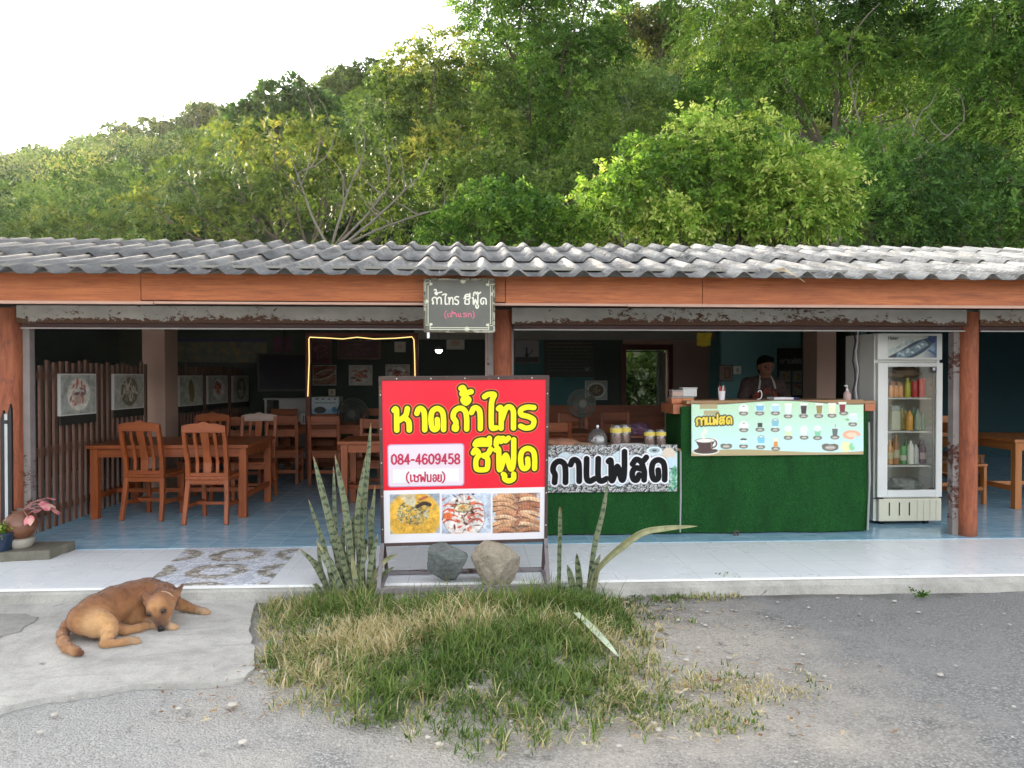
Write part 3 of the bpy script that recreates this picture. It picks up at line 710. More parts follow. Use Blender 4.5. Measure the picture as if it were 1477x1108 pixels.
# corrugated roof: three overlapping rows in front, three behind the ridge
t = NT('weathered fibre cement roofing'); v = t.coords('World', (1, 1, 1)); vs_ = t.coords('World', (5, .9, .9)); st = t.noise(vs_, 2.2, 7, .68, .3); bl = t.noise(v, .6, 4); sp = t.noise(v, 26, 6, .75)
P = t.n('NewGeometry').outputs['Position']; px_ = t.n('SeparateXYZ', i_0=P).outputs[0]
c = t.ramp(st, [(.36, (.045, .045, .045)), (.5, (.19, .188, .182)), (.64, (.36, .355, .34))])
c = t.mix(t.ramp(t.math('ADD', sp, t.math('MULTIPLY_ADD', bl, .5, -.25)), [(.55, 0.0), (.63, .65)]), c, (.50, .49, .46))
c = t.mix(t.ramp(sp, [(.32, .85), (.42, 0.0)]), c, (.035, .035, .035))
c = t.mix(t.ramp(t.math('MULTIPLY_ADD', px_, .09, .45), [(.2, .7), (.85, 0.0)]), c, (.085, .086, .09))  # darker towards the left: wear plus the sky's reflection put into the colour
c = t.mix(t.ramp(t.math('ADD', t.math('MULTIPLY_ADD', px_, .09, .30), t.math('MULTIPLY_ADD', st, .5, -.25)), [(.45, 0.0), (.9, .45)]), c, (.52, .50, .46))  # paler towards the right: worn sheet plus painted sky reflection
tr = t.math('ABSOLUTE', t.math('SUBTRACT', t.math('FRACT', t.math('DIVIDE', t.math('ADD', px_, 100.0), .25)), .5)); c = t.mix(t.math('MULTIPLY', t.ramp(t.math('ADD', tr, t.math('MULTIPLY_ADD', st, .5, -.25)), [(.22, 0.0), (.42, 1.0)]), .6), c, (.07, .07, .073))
t.set(color=c, rough=.85, spec=.2); t.bump(t.math('ADD', st, sp), .5, .006); m_roof = t.m
PITCHX = .25
def corr(x):
    f = (x / PITCHX) % 1.0; a = abs(f - .5) * 2                       # 0 at crest, 1 in trough
    s = np.clip((a - .03) / .60, 0, 1); return .050 * (1 - s * s * (3 - 2 * s))
xs = np.arange(-9.2, 13.01, PITCHX / 12); prof = corr(xs); SL = .252; E0 = 5.84; ZE = 2.285
mbV = []; mbF = []; nb = 0
rowsF = [(E0, E0 + 1.32, .034), (E0 + 1.21, E0 + 2.46, .024), (E0 + 2.36, E0 + 2.98, .012)]
def row(y0, y1, lift, slope, zf, jig):
    global nb
    n = len(xs); sheet = np.floor((xs + 50) / (PITCHX * 2)).astype(int); gg = np.random.default_rng(int(y0 * 100)); jy = gg.normal(0, .010, sheet.max() + 1)[sheet] * jig * .5; jz = gg.normal(0, .0022, sheet.max() + 1)[sheet]
    for lay, th in ((0, 0), (1, -.007)):
        for yy, lf in ((y0, lift), ((y0 + y1) / 2, lift * .6), (y1, 0)):
            mbV.append(np.stack([xs, yy + jy * (yy == y0), zf(yy) + prof + lf + th + jz], -1))
    i = np.arange(n); 
    def q(a, c): return np.stack([a * n + i[:-1], a * n + i[1:], c * n + i[1:], c * n + i[:-1]], -1) + nb
    mbF.extend([q(0, 1), q(1, 2), q(4, 3), q(5, 4), q(3, 0), q(2, 5)]); nb += 6 * n
for y0, y1, l in rowsF: row(y0, y1, l, SL, lambda y: ZE + SL * (y - E0), 1)
RY, RZ = E0 + 2.93, ZE + SL * 2.93
for k in range(4): row(RY + k * 1.45, RY + k * 1.45 + 1.52, .0 - .009 * k, -.1, lambda y: RZ - .10 * (y - RY) - .01, 0)
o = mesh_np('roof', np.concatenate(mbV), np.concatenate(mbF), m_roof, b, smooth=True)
# roof frame seen from below, ceiling sheet and walls
MB().box(-9, 13, 6.12, 14.3, 2.40, 2.42).build('ceiling', m_ceil, b)
YW = 13.6
zc = 2.398
dl, dr = ax(903, YW), ax(963, YW); dtop = az(505, YW, 930)
def wall(a, c, m, z0=FZ + .003, z1=zc, y=YW): return MB().box(a, c, y, y + .14, z0, z1).build('wall', m, b)
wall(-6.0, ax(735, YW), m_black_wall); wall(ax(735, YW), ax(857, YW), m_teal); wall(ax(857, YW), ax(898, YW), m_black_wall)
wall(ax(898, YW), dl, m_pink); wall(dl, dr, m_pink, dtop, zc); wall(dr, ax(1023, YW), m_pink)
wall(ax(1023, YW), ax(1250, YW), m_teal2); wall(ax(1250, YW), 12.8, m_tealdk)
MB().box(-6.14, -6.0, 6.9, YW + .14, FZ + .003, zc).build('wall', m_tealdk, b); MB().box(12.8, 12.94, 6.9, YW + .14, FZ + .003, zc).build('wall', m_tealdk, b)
# dark cross beam near the back and the dividing wall behind the fridge
MB().box(ax(598, 12.6), ax(1030, 12.6), 12.5, 12.62, az(490, 12.6), zc).build('cross_beam', m_ceil, b)
MB().box(5.0, 5.12, 9.8, YW, FZ + .003, zc).build('wall', m_black_wall, b)  # dividing wall coloured blackish so the bay's deep shade sits in its paint
mf = pm('dark red door frame', (.12, .03, .025), .5, .2, 8, .1)
dfm = MB(); dfm.box(dl - .09, dl, YW - .03, YW + .05, FZ + .003, dtop + .1); dfm.box(dr, dr + .09, YW - .03, YW + .05, FZ + .003, dtop + .1); dfm.box(dl + .001, dr - .001, YW - .03, YW + .05, dtop, dtop + .1)
dfm.build('door_frame', mf, b, bevel=.004)
# salmon square columns inside
for px0, px1, Y, d in ((205, 238, 9.7, .42), (1178, 1206, 9.9, .42)):
    MB().box(ax(px0, Y), ax(px1, Y), Y, Y + d, FZ + .003, zc).build('inner_column', m_pink, b, bevel=.006)
MB().box(ax(700, 7.1), ax(709, 7.1), 7.1, 7.16, FZ + .003, zc).build('inner_post', pm('pale pink timber', (.50, .36, .30), .6, .1, 5, .1), b, bevel=.003)
# ================================================================== INSIDE: fence, tables, chairs, pictures, appliances
WD = {a: wood('varnished red brown wood ' + n, (.30, .068, .014), a, .40, .38, .8) for a, n in ((0, 'lengthways'), (1, 'deep'), (2, 'upright'))}
WO = {a: wood('varnished orange wood ' + n, (.40, .14, .035), a, .3, .6, .8) for a, n in ((0, 'lengthways'), (1, 'deep'), (2, 'upright'))}
WG = wood('worn pale crest wood', (.36, .25, .21), 0, .4, .7, .8)
# chair with shaped splats; sits facing +Y, back at y = -.21
def chair_a(label, crest=None, wd=WD):
    c = thing('dining_chair', label, 'chair', group='wooden chairs with three curved splats')
    sx = .185
    for s in (-1, 1):
        MB().bar([(s * (sx + .02), -.27, 0), (s * (sx + .012), -.225, .22), (s * sx, -.20, .43), (s * (sx + .004), -.215, .62), (s * (sx + .01), -.26, .80), (s * (sx + .006), -.295, .955)], .040, .042, ws=[.95, 1.05, 1.15, 1, .95, .95]).build('rear_leg', wd[2], c, bevel=.006)
        MB().bar([(s * (sx + .005), .20, .43), (s * sx, .21, .2), (s * (sx - .004), .205, 0)], .042, .042, ws=[1.1, 1, .85]).build('front_leg', wd[2], c, bevel=.006)
        MB().bar([(s * sx, -.215, .175), (s * sx, .20, .165)], .02, .035, up=(0, 0, 1)).build('side_stretcher', wd[1], c, bevel=.003)
    MB().box(-sx - .025, sx + .025, -.235, .25, .43, .462).build('seat', wd[1], c, bevel=.01)
    fr = MB(); fr.box(-sx + .018, sx - .018, -.218, -.19, .385, .4295); fr.build('seat_rail', wd[0], c, bevel=.003)
    MB().box(-sx + .018, sx - .018, .192, .215, .375, .4295).build('front_rail', wd[0], c, bevel=.003)
    MB().box(-sx, sx, -.02, .005, .155, .185).build('cross_stretcher', wd[0], c, bevel=.003)
    n = 14; top = []
    for k in range(n + 1):
        u = -1 + 2 * k / n; top.append((u * (sx + .026), 1.0 - .028 * abs(u) ** 3 + (.012 * math.cos(u * 9.5) if abs(u) < .55 else -.006)))
    MB().prism([(-sx - .026, .90), (sx + .026, .90)] + top[::-1], -.312, -.278).build('crest_rail', crest or wd[0], c, bevel=.006)
    MB().box(-sx + .018, sx - .018, -.214, -.194, .4625, .50).build('lower_back_rail', wd[0], c, bevel=.003)
    for x, ww in ((-.098, .030), (0, .075), (.098, .030)):
        MB().bar([(x, -.204, .50), (x, -.196, .60), (x, -.222, .72), (x, -.262, .82), (x, -.288, .905)], ww, .014, ws=[1, 1.1, .85, 1.05, 1.0]).build('splat', wd[2], c, bevel=.003)
    return c
def chair_b(label, wd=WD, tall=.92):
    c = thing('ladder_chair', label, 'chair', group='plain wooden chairs with ladder backs')
    for s in (-1, 1):
        MB().bar([(s * .19, -.22, 0), (s * .19, -.20, .44), (s * .19, -.25, tall)], .042, .036).build('rear_leg', wd[2], c, bevel=.004)
        MB().box(s * .19 - .022, s * .19 + .022, .17, .212, 0, .428).build('front_leg', wd[2], c, bevel=.004)
        MB().box(s * .19 - .011, s * .19 + .011, -.19, .169, .16, .20).build('side_stretcher', wd[1], c, bevel=.003)
    MB().box(-.215, .215, -.235, .225, .43, .46).build('seat', wd[0], c, bevel=.008)
    MB().box(-.166, .166, -.215, -.19, .36, .4285).build('seat_rail', wd[0], c, bevel=.003)
    MB().box(-.166, .166, .18, .20, .36, .4285).build('front_rail', wd[0], c, bevel=.003)
    MB().box(-.166, .166, -.208, -.186, .15, .195).build('rear_stretcher', wd[0], c, bevel=.003)
    for z0, z1, y in ((tall - .12, tall - .005, -.243), (tall - .28, tall - .18, -.227)):
        MB().box(-.168, .168, y - .011, y + .011, z0, z1).build('back_slat', wd[0], c, bevel=.004)
    return c
def table(label, x0, x1, y0, y1, top=.75, wd=WD, taper=1.0):
    t = thing('table', label, 'table', ((x0 + x1) / 2, (y0 + y1) / 2, FZ + .003), group='wooden dining tables')
    F = FZ + .003; L = .075
    MB().box(x0 - .03, x1 + .03, y0 - .03, y1 + .03, F + top - .035, F + top).build('tabletop', wd[0], t, bevel=.006)
    for x in (x0, x1 - L):
        for y in (y0, y1 - L): MB().bar([(x + L / 2, y + L / 2, F + top - .0355), (x + L / 2, y + L / 2, F)], L, L, ws=[1, taper]).build('leg', wd[2], t, bevel=.005)
    for y in (y0 + .012, y1 - .034): MB().box(x0 + L, x1 - L, y, y + .022, F + top - .125, F + top - .0355).build('apron', wd[0], t, bevel=.003)
    for x in (x0 + .012, x1 - .034): MB().box(x, x + .022, y0 + L, y1 - L, F + top - .125, F + top - .0355).build('apron', wd[1], t, bevel=.003); MB().box(x + .002, x + .024, y0 + L, y1 - L, F + .19, F + .245).build('stretcher', wd[1], t, bevel=.003)
    MB().box(x0 + .038, x1 - .038, (y0 + y1) / 2 - .02, (y0 + y1) / 2 + .02, F + .195, F + .24).build('stretcher', wd[0], t, bevel=.003)
    return t
F3 = FZ + .003
table('long table by the slat fence with two chairs at its front', -3.82, -2.27, 7.98, 9.02)
ca = chair_a('splat back chair nearest the slat fence, back to the street'); ca.location = (-3.235, 8.13, F3); ca.rotation_euler = (0, 0, R(-7))
dup(ca, (-2.555, 7.90, F3), R(-2), 'splat back chair at the right half of the fence side table, back to the street')
dup(ca, (-3.12, 9.22, F3), R(176), 'dark splat back chair across the table, next to the salmon column')
cc = chair_a('splat back chair across the table with a pale worn crest rail', crest=WG); cc.location = (-2.52, 9.18, F3); cc.rotation_euler = (0, 0, R(183))
# tables and ladder chairs further in
table('dark table in the middle of the room holding a tissue box', -2.75, -1.55, 10.95, 11.75)
table('small table close behind the left edge of the red signboard', -1.36, -.35, 8.25, 8.95, .755, WD, .85)
table('table hidden behind the red signboard', .35, 1.5, 9.3, 10.1)
cb = chair_b('ladder back chair left of the tissue box, back to the street'); cb.location = (-2.48, 10.55, F3); cb.rotation_euler = (0, 0, R(3))
for loc, rz, lab in (((-1.90, 10.50, F3), -2, 'ladder back chair right of the tissue box, seat rail above the tall snake plant leaves'), ((-1.48, 11.2, F3), 85, 'ladder back chair at the right end of the tissue box table'), ((-2.95, 10.4, F3), 8, 'ladder back chair half hidden behind the fence side table'),
                     ((-2.95, 12.2, F3), 178, 'ladder back chair against the slat fence at the back, below the television'), ((-2.3, 12.15, F3), 184, 'ladder back chair below the white shelf, facing the street'), ((-1.5, 12.3, F3), 181, 'ladder back chair under the blue and white carton'), ((-1.15, 9.3, F3), 175, 'ladder back chair behind the small table by the signboard'),
                     ((.95, 9.0, F3), 4, 'ladder back chair behind the coffee banner counter, left one'), ((1.45, 10.5, F3), 178, 'ladder back chair below the grey fan'), ((2.1, 10.8, F3), 176, 'ladder back chair by the dark red door frame')):
    dup(cb, loc, R(rz), lab)
# bench along the back wall
bn = thing('bench', 'dark red wooden bench along the back wall below the fan', 'bench', (1.9, 12.6, F3))
MB().box(.7, 3.3, 12.35, 12.8, F3 + .40, F3 + .45).build('seat', WD[0], bn, bevel=.006); MB().box(.7, 3.3, 12.8, 12.84, F3 + .45, F3 + .95).build('backrest', WD[0], bn, bevel=.006)
for x in (.8, 3.1): MB().box(x, x + .08, 12.38, 12.78, F3, F3 + .399).build('leg', WD[2], bn, bevel=.005)
# right bay
table('orange wooden table at the right edge of the picture', 5.93, 7.3, 8.02, 9.0, .76, WO, 1.0)
cr = chair_b('orange ladder back chair beside the right red column, side rail lit', WO, .93); cr.location = (5.62, 9.55, F3); cr.rotation_euler = (0, 0, R(184)); cr['group'] = 'orange chairs in the right bay'
dup(cr, (6.25, 9.5, F3), R(178), 'orange ladder back chair behind the table at the right edge')
dup(cr, (5.58, 8.5, F3), R(-80), 'orange ladder back chair drawn up to the left end of the right edge table')

# slat fence running back along the left, with hung food pictures
m_slat = wood('dark stained fence slat', (.13, .062, .042), 2, .6, .55, .8); m_slat0 = wood('dark stained fence rail', (.13, .065, .045), 1, .6, .55, .8)
def fence(label, y0, y1, x, gap=.12):
    f = thing('slat_fence', label, 'fence', (x, (y0 + y1) / 2, F3)); g = np.random.default_rng(int(y0 * 10)); mb = MB()
    for y in np.arange(y0, y1, gap):
        h = 1.58 + g.normal(0, .02); mb.box(x - .014, x + .012, y, y + .05, F3 + .03, F3 + h, rz=g.normal(0, .01))
    mb.build('slat_panel', m_slat, f, bevel=.003)
    for z in (.16, .72, 1.42): MB().box(x - .05, x - .016, y0, y1, F3 + z, F3 + z + .07).build('rail', m_slat0, f, bevel=.003)
    return f
XF = -3.90
fence('dark slat fence left of the salmon column, front length', 6.98, 9.62, XF); fence('dark slat fence behind the salmon column, rear length', 10.2, 13.5, XF)
m_print = vcol('printed picture', rough=.45)
m_white_edge = pm('white board edge', (.62, .60, .57), .6, .05, 5, .05)
def food(w, h, kind, seed, bgc=(172, 172, 162), nx=60):
    p = Paint(w, h, nx, int(nx * h / w), bgc); g = np.random.default_rng(seed); u = min(w, h)
    if kind == 'crab':
        p.ell(w * .5, h * .5, u * .47, u * .42, (225, 218, 205)); 
        for k in range(26):
            a = g.uniform(0, 6.28); r = u * .36 * math.sqrt(g.random()); p.ell(w / 2 + r * math.cos(a), h / 2 + r * math.sin(a), u * .09, u * .035, [(190, 110, 100), (225, 160, 140), (150, 80, 75), (235, 205, 180), (110, 70, 70)][g.integers(5)], g.uniform(0, 3.1))
        p.ell(w * .48, h * .36, u * .17, u * .12, (215, 180, 160))
    elif kind == 'squid':
        p.ell(w / 2, h / 2, u * .46, u * .44, (96, 92, 74))
        for k in range(18):
            a = g.uniform(0, 6.28); r = u * .32 * math.sqrt(g.random()); x, y = w / 2 + r * math.cos(a), h / 2 + r * math.sin(a); p.line([(x, y), (x + g.normal(0, u * .1), y + g.normal(0, u * .1)), (x + g.normal(0, u * .16), y + g.normal(0, u * .16))], u * .045, [(200, 190, 170), (160, 150, 130), (215, 200, 185)][g.integers(3)])
    elif kind == 'fish':
        p.ell(w / 2, h / 2, u * .42, u * .47, (185, 190, 178)); p.ell(w / 2, h / 2, u * .2, u * .42, (118, 104, 60), .2)
        for k in range(16): p.ell(w / 2 + g.normal(0, u * .09), h / 2 + g.normal(0, u * .2), u * .05, u * .03, [(150, 120, 60), (90, 95, 50), (170, 90, 50)][g.integers(3)], g.uniform(0, 3))
    elif kind == 'prawn':
        p.ell(w / 2, h / 2, u * .47, u * .4, (222, 220, 214))
        for k in range(20): 
            x, y = w / 2 + g.normal(0, u * .17), h / 2 + g.normal(0, u * .13); p.line([(x - u * .09, y), (x, y + u * .06), (x + u * .09, y - u * .02)], u * .07, [(160, 60, 40), (200, 95, 65), (120, 45, 35), (210, 130, 95)][g.integers(4)])
    else:
        p.rect(0, w, 0, h, (165, 130, 110)); 
        for k in range(9): p.line([(0, h * k / 8 + g.normal(0, .03)), (w * .5, h * k / 8 + .05 + g.normal(0, .05)), (w, h * k / 8 + .12)], u * .07, [(215, 195, 170), (150, 60, 45), (90, 50, 40), (205, 170, 150)][g.integers(4)])
    p.C *= .9; return p.tex(.5, 9, seed).speck(.06, seed)
def picture(label, fr, w, h, p, thick=.02, edge=m_white_edge, group=None, name='food_picture', cat='picture', label_strip=None):
    t = thing(name, label, cat, fr.p(w / 2, 0), group=group); mb = MB(); fr.box(mb, -.012, w + .012, -.012, h + .012, -thick, -.001); mb.build('board', edge, t, bevel=.002)
    p.build('print', fr, 0, 0, .001, m_print, t)
    if label_strip: mb = MB(); fr.box(mb, -.011, w + .011, -.10, -.014, -thick * .5, .0); mb.build('caption_strip', label_strip, t)
    return t
m_strip = pm('black caption strip', (.02, .022, .02), .5, .1, 6, .02)
gpic = 'food pictures hung along the slat fence'
for y0, y1, zb, zt_, kind, lab in ((7.50, 8.04, 595, 541, 'crab', 'food picture of pink crab, nearest on the slat fence'), (8.60, 9.18, 587, 541, 'squid', 'food picture of dark seafood, second on the slat fence, next to the salmon column'),
                              (10.5, 11.14, 583, 543, 'fish', 'food picture of a greenish dish, first beyond the salmon column'), (11.63, 12.28, 580, 543, 'prawn', 'food picture of red prawns beyond the salmon column'), (12.83, 13.44, 578, 543, 'squid', 'food picture farthest along the slat fence')):
    ym = (y0 + y1) / 2; h = (zb - zt_) / FPX * ym; z = EYE - (zb - 540) / FPX * ym
    picture(lab, Frame((XF + .075, y1, z), (0, -1, 0), (0, 0, 1)) if False else Frame((XF + .05, y0, z), (.12, .99, 0), (0, 0, 1)), y1 - y0, h, food(y1 - y0, h, kind, int(y0 * 7)), .03, group=gpic, label_strip=m_strip)
# pictures and posters on the back wall
def wallpic(label, px0, px1, py0, py1, p, edge=m_white_edge, Y=YW - .03, name='food_picture', group='pictures on the back wall', cat='picture'):
    o = at(px0, py1, Y); w = ax(px1, Y) - ax(px0, Y); h = (py1 - py0) / FPX * Y
    return picture(lab if label is None else label, Frame(o, (1, 0, 0), (0, 0, 1)), w, h, p(w, h), .02, edge, group, name, cat)
m_gold = pm('pale wooden picture frame', (.22, .11, .07), .4, .2, 8, .05); m_dkframe = pm('dark picture frame', (.03, .018, .015), .4, .2, 8, .05)
wallpic('food picture of sliced squid behind the yellow light strip', 452, 484, 528, 555, lambda w, h: food(w, h, 'slices', 5))
wallpic('food picture of a red dish right of the sliced squid one', 504, 536, 528, 555, lambda w, h: food(w, h, 'prawn', 8, (215, 210, 200)))
wallpic('food picture peeping over the top of the signboard', 557, 590, 527, 556, lambda w, h: food(w, h, 'prawn', 9, (190, 180, 170)))
def plate(w, h):
    p = Paint(w, h, 60, 48, (150, 155, 150)); p.ell(w / 2, h / 2, w * .46, h * .44, (195, 200, 195)); p.ell(w / 2, h / 2, w * .36, h * .34, (90, 80, 60)); g = np.random.default_rng(2)
    for k in range(40): p.ell(w / 2 + g.normal(0, w * .13), h / 2 + g.normal(0, h * .13), w * .03, h * .03, [(120, 110, 70), (150, 60, 45), (70, 80, 50), (170, 150, 120)][g.integers(4)])
    return p
wallpic('food picture of a round plate above the grey fan', 845, 875, 550, 576, plate)
def purple(seed, bgc, fg):
    def f(w, h):
        p = Paint(w, h, 50, 34, bgc); g = np.random.default_rng(seed); p.rect(w * .06, w * .94, h * .07, h * .93, scl_(bgc, .8))
        for k in range(26): p.ell(g.uniform(.15, .85) * w, g.uniform(.18, .82) * h, w * .05, h * .03, fg, g.uniform(-.3, .3), .5)
        return p.speck(.1, seed)
    return f
scl_ = lambda c, k: tuple(int(x * k) for x in c)
wallpic('purple framed certificate left of the wide one', 450, 477, 491, 524, purple(1, (120, 60, 75), (170, 120, 120)), m_gold, name='framed_poster')
wallpic('wide purple framed poster under the light strip', 488, 548, 492, 517, purple(2, (88, 26, 52), (130, 70, 90)), m_gold, name='framed_poster')
wallpic('plain purple poster above the television', 395, 419, 487, 507, purple(3, (96, 20, 84), (100, 26, 90)), m_dkframe, name='framed_poster')
def mapp(w, h):
    p = Paint(w, h, 80, 34, (88, 92, 66)); g = np.random.default_rng(3)
    for k in range(90): p.ell(g.uniform(0, w), g.uniform(0, h * .85), w * .05, h * .05, [(110, 104, 60), (70, 84, 70), (120, 96, 50), (60, 70, 62)][g.integers(4)], g.uniform(0, 3), .7)
    p.rect(0, w, h * .86, h, (22, 30, 86)); return p.speck(.1)
wallpic('long map poster with a blue top edge behind the slat fence', 255, 385, 489, 523, mapp, m_dkframe, name='map_poster')
def boat(w, h):
    p = Paint(w, h, 40, 40, (150, 152, 158)); p.rect(0, w, 0, h * .25, (60, 62, 70)); p.trap(w * .5, h * .25, h * .4, w * .12, w * .18, (30, 32, 40)); p.line([(w * .5, h * .4), (w * .48, h * .66)], w * .07, (40, 42, 50)); p.line([(w * .62, h * .38), (w * .75, h * .6)], w * .04, (60, 62, 70)); return p
wallpic('framed picture of a figure by the sea right of the middle column', 743, 777, 491, 523, boat, m_gold, name='framed_poster')
def menu(w, h):
    p = Paint(w, h, 70, 54, (26, 40, 34)); g = np.random.default_rng(6)
    for r in range(9):
        x = w * .08
        while x < w * .9:
            l = g.uniform(.03, .12) * w; p.rect(x, x + l, h * (.86 - r * .09), h * (.875 - r * .09), (92, 110, 78) if r > 1 else (150, 130, 70), .8); x += l + w * .02
    p.line([(w * .84, h * .22), (w * .87, h * .16), (w * .92, h * .23)], w * .012, (150, 190, 180)); return p
wallpic('chalk menu board with rows of writing left of the back door', 785, 856, 488, 543, menu, m_dkframe, name='menu_board', cat='menu board')
def paper(w, h):
    p = Paint(w, h, 20, 26, (205, 200, 190)); p.ell(w * .5, h * .5, w * .3, h * .25, (200, 170, 150)); return p
wallpic('small pale notice inside the yellow light strip', 570, 584, 494, 507, paper, name='notice')
wallpic('grey notice on the wall behind the chalkboard sign', 645, 669, 487, 503, paper, name='notice')
def triptych(w, h):
    p = Paint(w, h, 44, 60, (14, 16, 17)); g = np.random.default_rng(8)
    p.text(run('นำแขไส' if False else 'ำาแฟสด'.replace('แ', 'เ'), w * .08, w * .95, h * .70, h * .08), h * .02, (150, 160, 160), .8)
    for a, b_ in ((.05, .03), (.54, .03), (.05, .30), (.54, .30)):
        p.rect(w * a, w * (a + .42), h * b_, h * (b_ + .24), (118, 122, 116)); 
        for k in range(8): p.ell(w * (a + .21 + g.normal(0, .08)), h * (b_ + .12 + g.normal(0, .04)), w * .06, h * .03, [(90, 100, 50), (120, 60, 50), (140, 130, 80)][g.integers(3)], g.uniform(0, 3))
    return p
wallpic('black dessert poster with four photos beside the cook', 1122, 1161, 502, 572, triptych, m_dkframe, Y=11.3, name='dessert_poster', cat='poster')
MB().box(ax(1040, 11.35), ax(1180, 11.35), 11.34, 11.42, F3, 2.39).build('wall', m_teal2, b)
def drink(w, h):
    p = Paint(w, h, 24, 44, (44, 14, 16)); p.trap(w * .5, h * .2, h * .7, w * .3, w * .45, (84, 56, 30)); p.rect(0, w, h * .86, h, (110, 60, 50)); return p
wallpic('dark red drink poster on the salmon column', 1163, 1175, 508, 541, drink, m_dkframe, Y=10.6, name='drink_poster', cat='poster')
def calen(w, h):
    p = Paint(w, h, 26, 26, (120, 96, 84)); p.rect(w * .35, w * .9, h * .1, h * .9, (86, 52, 34)); p.ell(w * .6, h * .5, w * .12, h * .3, (130, 84, 40)); return p
wallpic('small brown picture on the teal wall left of the cook', 1038, 1056, 527, 549, calen, m_dkframe, Y=11.3, name='small_picture')
# switch plates
m_sw = pm('cream switch plastic', (.62, .58, .46), .4, .05, 5, .02)
for px, py, Y, lab in ((1063, 534, 11.3, 'cream light switch on the teal wall left of the cook'), (479, 566, YW - .01, 'cream socket plate above the blue and white carton')):
    o = at(px, py, Y); s = thing('switch_plate', lab, 'switch', o); MB().box(o[0] - .06, o[0] + .06, o[1] - .02, o[1], o[2] - .06, o[2] + .06).build('plate', m_sw, s, bevel=.008); MB().box(o[0] - .02, o[0] + .02, o[1] - .03, o[1] - .02, o[2] - .03, o[2] + .03).build('rocker', pm('grey rocker', (.3, .3, .28), .4, .05), s, bevel=.004)
# television on an arm
o0, o1 = at(372, 565, 11.6), at(443, 510, 11.9)
tv = thing('television', 'black flat television hung from the ceiling left of the light strip', 'television', ((o0[0] + o1[0]) / 2, 11.75, o0[2]))
m_scr = pm('dark blue switched off screen', (.005, .006, .016), .45, .1, 3, 0, spec=.15); m_blk = pm('black plastic', (.012, .012, .013), .4, .1, 6, .03)
fr = Frame((o0[0], 11.6, o0[2]), (o1[0] - o0[0], .35, 0), (0, .05, 1)); ww = math.hypot(o1[0] - o0[0], .35); hh = o1[2] - o0[2]
mb = MB(); fr.box(mb, 0, ww, 0, hh, -.05, 0); mb.build('casing', m_blk, tv, bevel=.008); mb = MB(); fr.box(mb, .025, ww - .025, .03, hh - .025, .0, .003); mb.build('screen', m_scr, tv)
cpt = fr.p(ww / 2, hh * .5, -.06); MB().tube([cpt, cpt + np.array([0, .15, .1]), (cpt[0], cpt[1] + .15, 2.39)], .025, 10).build('bracket', m_blk, tv, smooth=True)
# yellow light strip: left leg, top, right leg
YS = 10.9; L_ = lambda px, py: at(px, py, YS)
ls = tag(MB().tube([L_(444, 572), L_(445, 545), L_(446, 520), L_(445.5, 489), L_(447, 486.5), L_(470, 487.5), L_(495, 489), L_(515, 486.5), L_(540, 489), L_(570, 488), L_(594, 486), L_(597, 490), L_(598, 510), L_(599, 560), L_(599, 600)], .0065, 8).build('light_strip', glow('warm yellow light strip', (1, .72, .26), .25), smooth=True, loc=L_(520, 488)), 'glowing warm yellow light strip bent around the doorway', 'light strip')
mb = MB(); fm = L_(521, 489)
# doorway frame behind the strip: dark timber posts the strip is fixed to
dw = thing('doorway_frame', 'dark timber frame that carries the yellow light strip', 'frame', (fm[0], YS + .05, F3))
MB().box(ax(442, YS) - .02, ax(442, YS) + .05, YS + .02, YS + .09, F3, az(486, YS)).build('jamb', mf, dw, bevel=.004); MB().box(ax(598, YS) - .03, ax(598, YS) + .05, YS + .02, YS + .09, F3, az(486, YS)).build('jamb', mf, dw, bevel=.004)
MB().box(ax(442, YS) - .02, ax(598, YS) + .05, YS + .02, YS + .09, az(486, YS) + .002, az(486, YS) + .05).build('head', mf, dw, bevel=.004)
# white counter shelf with carton, fan, tissue box
m_wpaint = pm('off white laminate', (.46, .44, .42), .5, .08, 4, .05)
o = at(400, 574, 12.9); s = thing('shelf_unit', 'white low shelf unit against the back wall under the television', 'shelf', (ax(430, 12.9), 12.9, F3)); zt_ = o[2]
MB().box(ax(384, 12.9), ax(455, 12.9), 12.7, 13.2, zt_ - .03, zt_).build('top', m_wpaint, s, bevel=.004); MB().box(ax(406, 12.9), ax(453, 12.9), 12.72, 13.18, F3, zt_ - .0305).build('cabinet', m_wpaint, s, bevel=.004); MB().box(ax(385, 12.9), ax(388, 12.9), 12.74, 13.18, F3, zt_ - .0305).build('side_panel', m_wpaint, s)
o = at(450, 597, 12.3); w_ = ax(489, 12.3) - o[0]; h_ = (597 - 573) / FPX * 12.3
ct = thing('carton', 'blue and white printed appliance carton on a stand', 'carton', (o[0] + w_ / 2, 12.5, F3))
MB().box(o[0], o[0] + w_, 12.3, 12.7, o[2], o[2] + h_).build('box', m_wpaint, ct, bevel=.004)
p_ = Paint(w_, h_, 60, 40, (190, 200, 205)); p_.rect(0, w_, 0, h_ * .25, (130, 175, 205)); p_.ell(w_ * .3, h_ * .22, w_ * .22, h_ * .2, (30, 36, 44)); p_.ell(w_ * .82, h_ * .25, w_ * .1, h_ * .16, (60, 130, 170)); 
for k in range(4): p_.rect(w_ * (.14 + k * .22), w_ * (.24 + k * .22), h_ * .84, h_ * .91, (40, 46, 50))
for k in range(9): p_.rect(w_ * (.12 + k * .085), w_ * (.18 + k * .085), h_ * .62, h_ * .68, (60, 80, 95))
p_.build('print', Frame((o[0], 12.296, o[2]), (1, 0, 0), (0, 0, 1)), 0, 0, 0, m_print, ct)
MB().box(o[0] + .02, o[0] + w_ - .02, 12.34, 12.66, F3, o[2] - .001).build('stand', WD[2], ct, bevel=.004)
